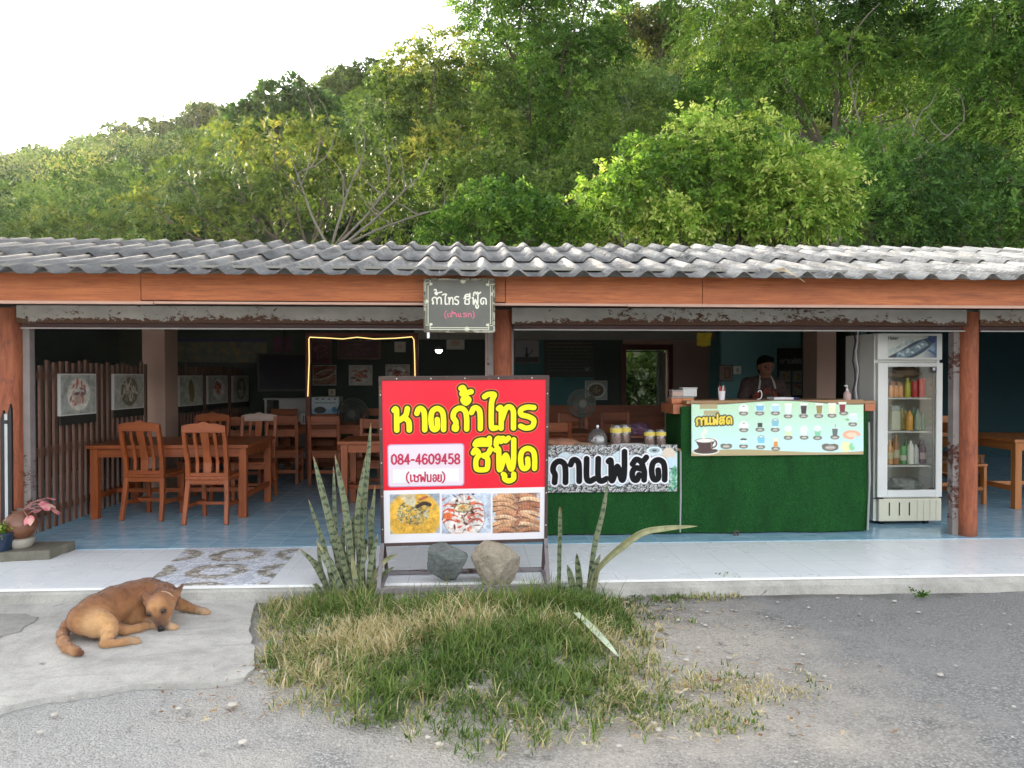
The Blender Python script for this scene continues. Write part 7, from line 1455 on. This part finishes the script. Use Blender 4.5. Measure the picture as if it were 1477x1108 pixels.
# ---- grass of the verge
g = np.random.default_rng(99)
def grass():
    nt_ = 6600; x = g.uniform(-1.5, 1.95, nt_); y = g.uniform(3.05, 5.42, nt_)
    r = np.sqrt((x / np.where(x < 0, 1.06, .92)) ** 2 + ((y - 4.62) / np.where(y < 4.62, 1.08, 1.3)) ** 2) + .22 * fbm(x, y, 31, 2.2); clump = fbm(x, y, 37, 3.5)
    dens = np.clip(2.1 - 1.5 * r, 0, 1) * (1.1 + .6 * clump); core = dens.copy()
    for cx, cy, rx, ry, k in ((-1.28, 4.95, .16, .5, 1.0), (.0, 3.78, .85, .42, 1.15), (1.35, 5.30, .55, .10, .8), (1.05, 4.95, .40, .35, .4), (1.2, 3.75, .50, .24, .8), (.75, 3.55, .32, .2, .9), (1.05, 3.42, .26, .14, .95), (.55, 3.35, .3, .16, .3), (1.55, 3.85, .2, .1, .4)):
        dens = np.maximum(dens, k * np.clip(1.3 - np.hypot((x - cx) / rx, (y - cy) / ry), 0, 1))
    dens = dens * ~((np.abs(x + .02) < .56) & (y > 5.24)) * ~(x < -1.10 - np.maximum(y - 4.07, 0) * .255) * ~((y < 4.07) & (x < -1.0)) * np.clip(1 - 2.2 * np.maximum(-.35 - x, 0) * np.maximum(4.0 - y, 0) * 2, 0, 1)
    keep = g.random(nt_) < dens; x, y, r, clump, core = x[keep], y[keep], r[keep], clump[keep], core[keep]; m = len(x)
    strw = np.clip(1.15 * np.exp(-(((x + .72) / .42) ** 2 + ((y - 4.35) / .55) ** 2)) + .27 + 1.2 * fbm(x, y, 41, 2.4) - .6 * np.exp(-(((x + .05) / .5) ** 2 + ((y - 3.9) / .3) ** 2)) - .35 * np.exp(-(((x - .8) / .4) ** 2 + ((y - 5.1) / .4) ** 2)) + .35 * (x > 1.0), .06, .96)
    size = np.clip(1.2 - .55 * r, .3, 1.1) * g.uniform(.55, 1.25, m) * (1 + .5 * clump); size *= np.where((np.abs(x) < .62) & (y > 4.95), .80, 1.0); size = np.where(x > 1.0, size * .75, size); size = np.where((y > 4.75) & (x > .35) & (x < 1.0), size * 1.5, size); size = np.where((y > 4.9) & (x < -.65), size * 1.25, size)
    nb = np.where(core > .2, g.integers(8, 17, m), g.integers(5, 11, m)); ti = np.repeat(np.arange(m), nb); n = len(ti)
    off = g.normal(0, .020, (n, 2)); bx = x[ti] + off[:, 0]; by = np.minimum(y[ti] + off[:, 1], YE - .02); dry = g.random(n) < strw[ti]
    an = np.arctan2(off[:, 1], off[:, 0]) + g.normal(0, .9, n); lean = np.where(dry, g.uniform(.35, 1.5, n), np.abs(g.normal(.62, .45, n))); curl = g.uniform(.2, 1.6, n)
    flat = g.random(n) < .22; lean = np.where(flat, g.uniform(1.2, 1.7, n), lean); L = np.where(dry, g.uniform(.06, .19, n), g.uniform(.05, .19, n)) * size[ti] * .98; L = np.where(g.random(n) < .05, L * 1.6, L); L = np.clip(L, .02, .27)
    dirx, diry = np.cos(an), np.sin(an); wd_ = g.uniform(.0020, .0048, n) * np.where(dry, .85, 1.1); segs = 4; V = np.zeros((n, (segs + 1) * 2, 3)); px_, py_, pz_ = bx.copy(), by.copy(), MOUND(bx, by) - .002; th = lean * .5; sx, sy = -diry, dirx; turn = g.normal(0, .5, n)
    for k in range(segs + 1):
        w = wd_ * (1 - .9 * (k / segs) ** 1.6)
        V[:, 2 * k] = np.stack([px_ - sx * w, py_ - sy * w, pz_], -1); V[:, 2 * k + 1] = np.stack([px_ + sx * w, py_ + sy * w, pz_], -1)
        an = an + turn / segs; dirx, diry = np.cos(an), np.sin(an)
        px_ = px_ + dirx * np.sin(th) * L / segs; py_ = py_ + diry * np.sin(th) * L / segs; pz_ = np.maximum(pz_ + np.cos(th) * L / segs, MOUND(px_, py_) + .004 + .008 * g.random(n)); th = th + (lean * .5 + curl * .5) / segs * 1.6
    K = (segs + 1) * 2; q = np.array([(2 * k, 2 * k + 1, 2 * k + 3, 2 * k + 2) for k in range(segs)]); F = (np.arange(n)[:, None, None] * K + q[None]).reshape(-1, 4)
    tint = np.where(dry, g.uniform(.60, 1.0, n), np.clip(g.normal(.27, .12, n) + .22 * clump[ti], 0, .56))
    o = mesh_np('grass', V.reshape(-1, 3), F, leafmat('verge grass', [(0, (.04, .085, .02)), (.25, (.105, .18, .04)), (.5, (.23, .30, .08)), (.6, (.36, .33, .13)), (.8, (.54, .45, .25)), (1, (.68, .60, .40))], .35, .55), smooth=False, attrs={'tint': np.repeat(tint, K)}); tag(o, 'mixed green and straw coloured grass on the sandy verge', 'grass'); o['kind'] = 'stuff'
grass()
# small stones and shells scattered on the verge edge and road
def pebbles_():
    V = []; F = []; nb = 0; base = MB().lathe((0, 0, 0), [(.35, -.5), (.85, -.35), (1, 0), (.8, .38), (.3, .52)], 7); bv = np.array(base.v); T = []
    for k in range(760):
        if k < 420: a = g.uniform(0, 6.28); rr = g.uniform(.85, 1.5); x, y = .1 + 1.25 * rr * math.cos(a), 4.5 + 1.2 * rr * math.sin(a)
        else: x, y = g.uniform(-3.2, 3.8), g.uniform(3.0, 5.3)
        if y > 5.36 or y < 2.9 or (x < -1.15 and y > 3.9): continue
        s = abs(g.normal(0, .006)) + .003; s = s * (1.5 if g.random() < .05 else 1); th = g.uniform(0, 6.28); v = bv * np.array([s * g.uniform(.7, 1.4), s, s * .6]) * (1 + .1 * g.normal(0, 1, bv.shape)); v = np.stack([v[:, 0] * math.cos(th) - v[:, 1] * math.sin(th) + x, v[:, 0] * math.sin(th) + v[:, 1] * math.cos(th) + y, v[:, 2] + float(max(MOUND(np.array(x), np.array(y)) * (abs(x) < 1.4), 0)) + .004], -1)
        V.append(v); F += [tuple(i_ + nb for i_ in f) for f in base.f]; nb += len(v); T.append(np.full(len(v), g.random()))
    t = NT('mixed pale pebbles'); c = t.ramp(t.n('Attribute', attribute_name='tint').outputs['Fac'], [(0, (.18, .17, .16)), (.6, (.34, .32, .29)), (1, (.50, .46, .40))]); t.set(color=c, rough=.8)
    o = mesh_np('pebbles', np.concatenate(V), F, t.m, smooth=True, attrs={'tint': np.concatenate(T)}); tag(o, 'loose pebbles and shell bits round the verge', 'pebbles'); o['kind'] = 'stuff'
pebbles_()
def litter_():
    V = []; F = []
    P = []; D = []; n = 420
    x = np.concatenate([g.normal(.9, .5, n), g.normal(-.9, .35, n // 3)]); y = np.concatenate([g.uniform(3.2, 5.3, n), g.uniform(3.5, 4.2, n // 3)]); z = MOUND(x, y) * (np.abs(x) < 1.4) + .008
    a = g.uniform(0, 6.28, len(x)); D = np.stack([np.cos(a), np.sin(a), g.uniform(-.05, .15, len(x))], -1); Nn = unit(np.stack([g.normal(0, .3, len(x)), g.normal(0, .3, len(x)), np.ones(len(x))], -1))
    V, Fq, t_ = leaf_mesh(np.stack([x, y, z], -1), unit(D), Nn, g.uniform(.02, .07, len(x)), g.uniform(.006, .02, len(x)), g.random(len(x)))
    o = mesh_np('leaf_litter', V, Fq, leafmat('dry leaf litter', [(0, (.16, .075, .035)), (.5, (.34, .22, .11)), (1, (.55, .46, .30))], .15), smooth=False, attrs={'tint': t_}); tag(o, 'dry leaf litter and straw scattered on the sandy ground', 'litter'); o['kind'] = 'stuff'
litter_()
# little weeds at the kerb on the right
def weed(label, px, py, h, n, seed):
    o = on(px, py, .0); gg = np.random.default_rng(seed); t = thing('weed', label, 'plant', o, group='weeds along the kerb'); P = np.repeat(o[None], n, 0) + gg.normal(0, .02, (n, 3)) * np.array([1, .5, 0]); D = unit(np.stack([gg.normal(0, .6, n), gg.normal(-.3, .3, n), np.ones(n)], -1))
    V, Fq, ti = sprays(P, D, 7, h, .035, .012, gg, .35); mesh_np('leaves', V, Fq, LM['fern'], t, smooth=False, attrs={'tint': ti})
weed('small green weed in front of the right kerb near the verge', 1050, 848, .16, 16, 1); weed('tiny dry weed at the foot of the right kerb', 1328, 862, .07, 10, 2); weed('low weed by the corner of the concrete apron', 372, 858, .09, 12, 3)

# ---- potted plants and post at the left edge
m_clay = pm('brown glazed clay', (.16, .065, .035), .3, .25, 6, .08, spec=.5); m_slabs = concrete('mossy step slab', (.16, .15, .12)); m_leafp = NT('pink caladium leaf'); v = m_leafp.coords('Object'); n = m_leafp.noise(v, 22, 4); m_leafp.set(color=m_leafp.ramp(n, [(.35, (.45, .10, .14)), (.55, (.62, .26, .26)), (.7, (.50, .42, .27))]), rough=.5); m_leafp = m_leafp.m
Yp = 6.72; o = on(28, 796, FZ + .07); xs_, ys_ = o[0], o[1]
tag(slab(ragged([(xs_ - .5, ys_ - .10), (xs_ + .22, ys_ + .02), (xs_ + .25, ys_ + .36), (xs_ - .5, ys_ + .36)], .05, .006, 3), FZ + .001, FZ + .075).build('stone_slab', m_slabs, bevel=.006, loc=(xs_, ys_, FZ)), 'mossy stone slab under the clay pot at the left edge', 'slab')
z0 = FZ + .076; cxp, cyp = ax(27, ys_ + .16), ys_ + .16; r = .13
tag(MB().lathe((cxp, cyp, z0), [(r * .62, 0), (r * .78, .03), (r * .82, .07), (r * .6, .075)], 28).build('stone_dish', pm('pale worn dish', (.36, .33, .28), .7, .2, 10, .2), smooth=True, loc=(cxp, cyp, z0)), 'pale round dish between the slab and the clay pot', 'dish')
pt = thing('clay_pot', 'round brown glazed clay pot beside the left red column', 'pot', (cxp, cyp, z0 + .0765)); z1 = z0 + .0765
MB().lathe((cxp, cyp, z1), [(.07, 0), (.115, .04), (.132, .09), (.125, .14), (.095, .185), (.078, .205), (.082, .225), (.07, .225), (.065, .20)], 32).build('body', m_clay, pt, smooth=True); MB().lathe((cxp, cyp, z1), [(.066, .198), (.03, .204)], 20).build('soil', m_soil, pt)
cal = thing('caladium', 'pink leaved caladium growing out of the clay pot', 'plant', (cxp, cyp, z1 + .2))
def bigleaf(c, yaw, tilt, s, seed):
    gg = np.random.default_rng(seed); n = 14; V = [(0, 0, 0)]; 
    for k in range(n):
        a = 2 * math.pi * k / n; rr = (1 + .35 * math.cos(a)) * (.8 if k else .5); V.append((rr * math.cos(a) * s, rr * .8 * math.sin(a) * s, -.25 * s * rr * rr + .06 * s * gg.normal(0, 1)))
    V = np.array(V); ct, st_ = math.cos(tilt), math.sin(tilt); V = np.stack([V[:, 0] * ct + V[:, 2] * st_, V[:, 1], -V[:, 0] * st_ + V[:, 2] * ct], -1); cy_, sy_ = math.cos(yaw), math.sin(yaw); V = np.stack([V[:, 0] * cy_ - V[:, 1] * sy_, V[:, 0] * sy_ + V[:, 1] * cy_, V[:, 2]], -1) + np.array(c)
    mesh_np('leaf', V, [(0, k + 1, (k + 1) % n + 1) for k in range(n)], m_leafp, cal); top = np.array([cxp, cyp, z1 + .2]); MB().tube([top, (top * .5 + np.array(c) * .5) + np.array([0, 0, .03]), np.array(c)], .004, 6).build('stem', pm('pink stem', (.35, .16, .14), .5, .1), cal, smooth=True)
for k, (px, py, dy, yaw, tilt, s) in enumerate(((66, 726, -.1, -.3, .35, .085), (52, 735, -.15, 2.6, .3, .07), (78, 733, -.05, .2, .55, .075), (60, 722, .05, 1.4, .2, .07), (42, 748, -.12, -1.6, .9, .06), (70, 718, 0, .8, .1, .055))): bigleaf(at(px, py, cyp + dy), yaw, tilt, s, k)
c = on(4, 806, FZ + .001); bk = thing('plant_bucket', 'dark blue plastic bucket cut off by the left edge', 'bucket', (c[0] - .03, c[1] - .02, FZ + .001)); MB().lathe((c[0] - .03, c[1] - .02, FZ + .001), [(.09, 0), (.125, .20), (.135, .205), (.135, .22), (.12, .22), (.115, .2)], 28).build('bucket', pm('dark blue plastic', (.015, .03, .06), .35, .15, 6, .05), bk, smooth=True); MB().lathe((c[0] - .03, c[1] - .02, FZ + .001), [(.114, .195), (.05, .20)], 18).build('soil', m_soil, bk)
gg = np.random.default_rng(5); hb = thing('herb', 'pale green herb in the dark blue bucket', 'plant', (c[0] - .03, c[1] - .02, FZ + .2)); P = np.repeat(np.array([[c[0] - .03, c[1] - .02, FZ + .2]]), 40, 0) + gg.normal(0, .03, (40, 3)) * np.array([1, 1, 0]); V, Fq, ti = sprays(P, unit(gg.normal(0, .5, (40, 3)) + np.array([0, 0, 1])), 6, .11, .05, .03, gg, .3); mesh_np('leaves', V, Fq, LM['lime'], hb, smooth=False, attrs={'tint': ti})
# grey post with black pointed pickets at the left edge
Yq = 6.35; po = thing('gate_post', 'grey metal post between black pointed pickets at the left edge', 'post', (ax(9, Yq), Yq, FZ)); 
for px, top in ((4, 592), (14, 583)): x = ax(px, Yq); zt2 = az(top, Yq, px); MB().prism([(x - .016, FZ + .003), (x + .016, FZ + .003), (x + .016, zt2 - .05), (x + .006, zt2), (x - .016, zt2 - .08)], Yq - .012, Yq + .012).build('picket', m_blk, po)
x = ax(9, Yq); MB().tube([(x, Yq, FZ + .003), (x, Yq, az(597, Yq, 9))], .017, 12).build('pole', pm('grey galvanised pole', (.42, .44, .46), .35, .15, 8, .05, metal=.4), po, smooth=True); MB().tube([(x, Yq, az(606, Yq, 9) - .03), (x, Yq, az(606, Yq, 9))], .021, 12).build('collar', m_blk, po)
# dry stalks caught on the roof edge
c = at(1148, 395, 5.86); o = MB(); 
for k in range(7): o.tube([c + np.array([-.14 + .01 * k, .25 - .03 * k, .06]), c + np.array([-.05, .1, .035 + .004 * k]), c + np.array([.02 + .008 * k, -.01, -.03 - .006 * k])], .0025, 5)
tag(o.build('dry_stalk', pm('straw', (.48, .40, .27), .8, .2), loc=c), 'dry straw stalk caught on the roof edge at the right', 'stalk')
g = np.random.default_rng(21)
def A3(px, py, Y): return at(px, py, Y)
def cl_at(spec):
    """(px, py, Y, radius in photo pixels, flatness)"""
    out = []
    for px, py, Y, rp, fl in spec:
        c = at(px, py, Y); r = rp * Y / FPX; out.append((c[0], c[1], c[2], r, r, r * fl))
    return out
def gnd(px, Y): x = ax(px, Y); return (x, Y, float(hz(np.array(x), np.array(Y))))
# the bright green scrambling bush close behind the roof
spec = [(1000, 215, 15.0, 38, .9), (1050, 205, 15.2, 45, .85), (1095, 225, 15, 45, .85), (960, 250, 14.9, 48, .85), (1030, 265, 14.8, 60, .85), (1110, 275, 14.7, 55, .85), (1170, 275, 15.1, 48, .9),
        (905, 290, 14.8, 50, .8), (870, 315, 14.6, 48, .8), (960, 320, 14.5, 60, .8), (1050, 330, 14.5, 60, .8), (1140, 330, 14.6, 58, .8), (1205, 320, 15, 42, .9), (1190, 240, 15.3, 30, .9), (930, 230, 15.2, 26, .9)]
spec = [(px + q.normal(0, 5), py + q.normal(0, 5), Y - q.uniform(0, .5), r * q.uniform(.62, .9), fl) for q in [np.random.default_rng(13)] for px, py, Y, r, fl in spec] + [(q.uniform(840, 1230), q.uniform(215, 345), 14.5 + q.normal(0, .3), q.uniform(12, 26), q.uniform(.7, 1.1)) for q in [np.random.default_rng(15)] for k in range(26)] + [(px, py, 15.0, q.uniform(9, 15), 1.3) for q in [np.random.default_rng(16)] for px, py in ((985, 178), (1030, 165), (1062, 160), (1095, 170), (1130, 195), (955, 205), (920, 220), (880, 255), (1215, 225), (850, 280), (1000, 172))]
spec = [q for q in spec if not (q[0] < 900 and q[1] < 265 - (q[0] - 840) * .9) and not (q[0] > 1150 and q[1] < 210)]
tree('bush', 'big bright lime green bush rising just behind the roof', 'bush', gnd(1030, 15.1), cl_at(spec), 'lime', m_bark, 58, .28, 9, .105, .055, 3, .3, r0=.07, comp=False, inner=.45, lowcut=-.4, tr=(.15, 1.35), twigs=1)
spec = [(1120, 232, 14.2, 22, .9), (1160, 238, 14.2, 30, .8), (1185, 262, 14.1, 34, .9), (1150, 285, 14.1, 32, .9), (1205, 225, 14.3, 20, .9), (1130, 262, 14.1, 22, 1)]
tree('leafy_sapling', 'young tree with long pale green leaves in front of the bright bush', 'tree', gnd(1160, 14.4), cl_at(spec), 'lime', m_bark2, 30, .30, 7, .17, .06, 5, .5, r0=.05, tr=(.75, 1.3), inner=.5)
spec = [(690, 320, 14.6, 36, .8), (730, 300, 14.8, 34, .9), (770, 320, 14.5, 42, .8), (740, 335, 14.4, 36, .8), (640, 335, 14.8, 30, .8), (820, 335, 14.6, 40, .8), (700, 285, 15.2, 22, 1)]
tree('bush', 'low green bush above the middle of the roof, left of the big lime one', 'bush', gnd(740, 14.9), cl_at(spec), 'lime', m_bark, 55, .24, 9, .10, .052, 9, .25, r0=.05, comp=False, tr=(-.3, .35), inner=.35, lowcut=-.3)
# thin, half bare tree with yellowing leaves
spec = [(330, 215, 17.5, 44, .6), (395, 205, 17.3, 46, .6), (455, 215, 17.2, 46, .6), (520, 235, 17.4, 50, .65), (270, 265, 17.2, 44, .6), (225, 300, 17.4, 38, .65), (345, 275, 16.8, 46, .55), (420, 265, 16.7, 42, .5), (490, 290, 16.9, 46, .6), (560, 275, 17.6, 46, .7), (585, 320, 17.3, 44, .7), (300, 320, 16.8, 42, .6), (380, 325, 16.6, 36, .5), (450, 190, 17.8, 28, .7)]
tree('thin_tree', 'spreading half bare tree with yellowing leaves and visible branches behind the left roof', 'tree', gnd(428, 17.0), cl_at(spec), 'yellow', m_bark, 17, .36, 9, .14, .06, 15, .45, trunk=.55, r0=.11, tr=(-.3, .75), twigs=3, inner=.6)
# dark evergreen high on the ridge
spec = [(360, 175, 45, 24, .9), (395, 150, 45, 24, 1), (420, 135, 45.5, 18, 1), (440, 160, 45, 28, .9), (465, 160, 45, 20, 1), (410, 180, 44.5, 30, .8), (375, 160, 45, 18, 1), (455, 185, 44.5, 24, .8)]
tree('evergreen_tree', 'dark dense tree standing up against the sky on the left ridge', 'tree', gnd(420, 46), cl_at(spec), 'deep', m_bark, 12, .5, 9, .26, .16, 17, .2, r0=.25)
# big olive tree in the middle
spec = [(600, 110, 25, 44, .9), (640, 90, 25.5, 44, .9), (560, 150, 25, 42, .9), (620, 160, 24.5, 52, .9), (560, 210, 24, 48, .9), (630, 235, 23.5, 54, .9), (690, 130, 25, 50, .9), (690, 200, 24, 56, .9), (560, 260, 23.6, 40, .9), (640, 290, 23, 48, .8)]
tree('broadleaf_tree', 'tall olive tree with yellow tinged leaves in the middle, against the sky', 'tree', gnd(625, 25), cl_at(spec), 'olive', m_bark, 20, .42, 9, .17, .07, 19, .5, r0=.22, tr=(-.1, 1.15), twigs=2, inner=.35)
spec = [(720, 40, 27, 54, 1), (770, 20, 27.5, 58, 1), (830, 30, 27, 56, 1), (740, 100, 26.5, 58, .9), (810, 100, 26, 60, .9), (860, 90, 26.5, 50, .9), (760, 165, 25.5, 58, .9), (830, 170, 25.5, 56, .9), (700, -10, 27.5, 46, 1), (850, -30, 27, 60, 1), (760, -60, 27.5, 60, 1), (780, 230, 25, 50, .9), (720, 240, 25, 48, .9)]
tree('broadleaf_tree', 'tallest mid green tree in the middle whose top leaves the picture', 'tree', gnd(780, 27), cl_at(spec), 'fern', m_bark, 20, .42, 10, .16, .065, 23, .5, r0=.25, tr=(-.2, 1.0), twigs=2, inner=.35)
spec = [(880, 200, 23, 46, .85), (850, 250, 22, 46, .85), (930, 220, 23, 48, .85), (900, 150, 24.5, 44, .9), (800, 265, 21.5, 40, .8), (960, 180, 24, 46, .9), (980, 240, 22.5, 44, .85)]
tree('broadleaf_tree', 'smaller grey green tree between the tall middle tree and the bright bush', 'tree', gnd(890, 23), cl_at(spec), 'olive', m_bark2, 17, .36, 9, .13, .06, 27, .4, r0=.15, tr=(0, .5), twigs=2)
# large feathery tree on the right
spec = [(1040, 60, 24, 60, .8), (1110, 40, 23.5, 66, .8), (1190, 30, 23, 70, .8), (1270, 40, 22.5, 66, .8), (1060, 130, 23.5, 56, .75), (1130, 115, 22.5, 58, .7), (1210, 95, 22, 56, .7), (1290, 110, 22, 62, .75), (1340, 60, 22.5, 60, .8), (1020, -20, 24.5, 60, .9), (1120, -50, 24, 70, .9), (1240, -50, 23, 70, .9), (1340, -30, 23, 60, .9), (1010, 170, 23.5, 44, .7), (1070, 185, 22.8, 40, .6), (1300, 170, 22, 46, .7)]
tree('feathery_tree', 'large feathery leaved tree with a pale forked trunk on the right', 'tree', gnd(1225, 23.4), cl_at(spec), 'fern', m_bark2, 24, .50, 14, .14, .052, 31, .75, trunk=.42, r0=.22, tr=(-.25, 1.15), twigs=1, inner=.35)
spec = [(1420, 60, 19.5, 60, .8), (1470, 20, 19, 62, .8), (1400, 130, 19.5, 56, .75), (1460, 115, 18.8, 60, .75), (1510, 80, 18.6, 66, .8), (1440, 190, 18.8, 52, .7), (1490, 190, 18.4, 54, .7), (1420, -30, 19.6, 60, .9), (1520, -40, 19, 66, .9), (1390, 200, 19.5, 38, .7), (1540, 180, 18.6, 50, .8)]
tree('feathery_tree', 'bright green feathery tree hanging over the right edge of the roof', 'tree', gnd(1500, 19.6), cl_at(spec), 'fern', m_bark, 25, .45, 13, .135, .05, 37, .7, r0=.2, tr=(-.2, 1.2), twigs=2)
# dark thicket under them
def thicket(label, spec, seed, kind='deep', tr=(0, 1), ll=.11, dens=28):
    c = cl_at(spec); tree('bush', label, 'bush', (np.mean([q[0] for q in c]), np.mean([q[1] for q in c]) + .3, float(hz(np.array(np.mean([q[0] for q in c])), np.array(np.mean([q[1] for q in c]) + .3)))), c, kind, m_bark, dens, .3, 9, ll, .055, seed, .35, r0=.06, tr=tr, lowcut=-.3, inner=.35)
thicket('dark creeper covered bush right of the bright lime bush', [(1270, 230, 17, 44, .8), (1240, 270, 16.6, 44, .8), (1300, 280, 16.4, 50, .8), (1260, 320, 16, 52, .8), (1330, 240, 17.4, 40, .8), (1320, 325, 15.8, 50, .8), (1225, 215, 17.6, 34, .8)], 41, 'deep', (-.1, 1.2))
thicket('dark leafy bush above the right end of the roof', [(1400, 250, 17, 46, .8), (1380, 300, 16.2, 48, .8), (1450, 280, 16.2, 50, .8), (1440, 330, 15.6, 50, .8), (1500, 300, 15.9, 54, .8), (1385, 335, 15.4, 44, .8), (1510, 345, 15.5, 50, .8)], 43, 'deep', (-.1, 1.3))
thicket('grey green bush tangled at the foot of the middle trees', [(600, 310, 19, 40, .8), (660, 270, 20, 46, .85), (720, 260, 19.6, 46, .8), (800, 290, 18.5, 44, .8), (850, 290, 18, 40, .8), (690, 310, 18.4, 40, .8)], 47, 'olive', (0, .5))
thicket('dark green bush low on the left behind the roof', [(60, 330, 19, 40, .7), (120, 310, 20, 46, .8), (180, 320, 19, 44, .7), (20, 305, 21, 46, .8), (-40, 330, 20, 50, .8), (120, 270, 22, 36, .9), (170, 275, 22.5, 36, .9)], 53, 'wood', (0, .6), .13, 20)
thicket('yellow green bush at the left end of the roof', [(70, 325, 16.5, 26, .7), (110, 338, 16, 26, .7), (150, 330, 16.4, 24, .7), (30, 345, 16, 24, .7), (190, 338, 16.2, 24, .7)], 57, 'yellow', (0, .6), .10, 30)
# small trunks and bare stems seen between the trees
def stems(label, spec, seed):
    gg = np.random.default_rng(seed); mb = MB(); x, y, z = gnd(spec[0][0], spec[0][2]); t = thing('bare_tree', label, 'tree', (x, y, z))
    for px, py, Y, qx, qy in spec:
        a = at(px, py, Y); b = at(qx, qy, Y + .3); pts = limb(mb, a, b, .030, .010, gg, .05, 8)
        for k in range(5):
            s = np.array(pts[gg.integers(3, 8)]); limb(mb, s, s + gg.normal(0, .35, 3) + np.array([0, -.1, .55]), .018, .005, gg, .2, 5)
    mb.build('trunk', m_bark2, t, smooth=True)
stems('pale bare branching stems left of the middle bushes', [(480, 350, 15.6, 520, 235), (500, 350, 15.6, 610, 250), (490, 350, 15.7, 560, 270), (470, 350, 15.6, 430, 250), (505, 350, 15.8, 640, 300)], 61)
stems('grey leaning bare stems in the dark below the feathery tree', [(1290, 250, 18.2, 1330, 160), (1285, 250, 18.2, 1260, 170), (1300, 240, 18.3, 1390, 175)], 63)
stems('pale straight stem under the crown of the feathery tree', [(1243, 185, 21, 1222, 95)], 64)
thicket('shaded bush outside the back door', [(910, 520, 15.6, 22, .9), (935, 545, 15.4, 26, .9), (958, 515, 15.6, 22, .9), (925, 575, 15.3, 26, .8), (880, 560, 15.4, 26, .8), (975, 560, 15.4, 26, .8)], 67, 'wood', (0, .6), .09, 60)

# ------------------------------------------------------------------ the wood over the whole hill, one mass
g = np.random.default_rng(77)
def forest():
    VV = []; FF = []; TT = []; nb = 0
    pts = []
    while len(pts) < 1350:
        y = g.uniform(24, 97); u = g.uniform(-.80, .80)
        if u > .1 and y > 66 and g.random() < .4: continue
        if y < 30 and -.4 < u < 0.05: continue
        pts.append((u * y, y))
    for (x, y) in pts:
        z = float(hz(np.array(x), np.array(y))); far = y / 60
        R_ = g.uniform(1.2, 2.5) * (.85 + .25 * far); H = R_ * g.uniform(.7, 1.3)
        u = x / y; K = int(np.interp(y, [24, 60, 97], [900, 560, 420])); tb = g.random() * .75
        if g.random() < .12: tb = 1.0
        nc = 6; cs = unit(g.normal(0, 1, (nc, 3))) * np.array([R_, R_, H]) * .55; cs[:, 2] = np.abs(cs[:, 2]) + H * .35
        ci = g.integers(0, nc, K); d = unit(g.normal(0, 1, (K, 3))); d[:, 2] = np.where(d[:, 2] < -.3, -d[:, 2], d[:, 2])
        P = np.array([x, y, z + .1 * R_]) + cs[ci] + d * R_ * .52 * g.uniform(.75, 1.12, (K, 1))
        D = unit(d + g.normal(0, .7, (K, 3))); N = unit(d * .6 + np.array([0, 0, .8]) + g.normal(0, .45, (K, 3)))
        s = np.interp(y, [24, 97], [.17, .34]); ti = np.clip(tb + g.normal(0, .14, K), 0, 1)
        V, Fq, t2 = leaf_mesh(P, D, N, s * g.uniform(.7, 1.4, K), s * .6 * g.uniform(.7, 1.2, K), ti)
        VV.append(V); FF.append(Fq + nb); TT.append(t2); nb += len(V)
    o = mesh_np('forest', np.concatenate(VV), np.concatenate(FF), LM['wood'], smooth=False, attrs={'tint': np.concatenate(TT)})
    tag(o, 'dense green wood covering the whole hillside', 'forest'); o['kind'] = 'stuff'
forest()
# taller trees that break the skyline on the left ridge
for k, (px, py) in enumerate([(18, 232), (70, 215), (125, 195), (185, 188), (235, 172), (290, 165), (330, 158), (500, 108), (530, 118), (900, 25), (950, 22), (985, 15)]):
    Yd = 88 if px < 400 else 62
    gg = np.random.default_rng(200 + k); c = at(px, py + 12, Yd); r = gg.uniform(1.1, 1.9)
    lab = ['small ridge tree at the far left by the sun glow', 'round ridge tree second from the left edge', 'ridge tree with thin top, third from the left', 'broad ridge tree above the yellow green bush', 'ridge tree left of the twin tops', 'twin topped ridge tree above the half bare tree', 'ridge tree touching the dark evergreen on its left', 'pale ridge tree right of the dark evergreen', 'ridge tree between the evergreen and the olive tree', 'golden sunlit tree on the top of the hill, leftmost of three', 'golden sunlit tree on the top of the hill, middle of three', 'golden sunlit tree on the top of the hill, rightmost of three'][k]
    tree('ridge_tree', lab, 'tree', (c[0], c[1], float(hz(c[0], c[1])) ), clumps((c[0], c[1], c[2] - r * .4), (r * 1.5, r, r * .9), 6, r * .75, gg), 'yellow' if px > 890 else 'wood', m_bark, 8, .5, 8, .30, .17, 300 + k, .3, r0=.12, group='trees breaking the skyline')  # yellow leaves on the golden trees put the sunlight into leaf colour

# ------------------------------------------------------------------ evening air: faint haze over everything
t = NT('evening haze'); t.t.nodes.remove(t.b); pv = t.n('VolumePrincipled'); pv.inputs['Color'].default_value = (.95, .93, .88, 1); pv.inputs['Density'].default_value = .00012; pv.inputs['Anisotropy'].default_value = .72; t.t.links.new(pv.outputs[0], t.out.inputs['Volume'])
hzb = MB().box(-500, 500, -320, 520, -1.5, 75).build('haze', t.m); hzb['kind'] = 'stuff'; tag(hzb, 'thin evening haze filling the air over the scene', 'haze')
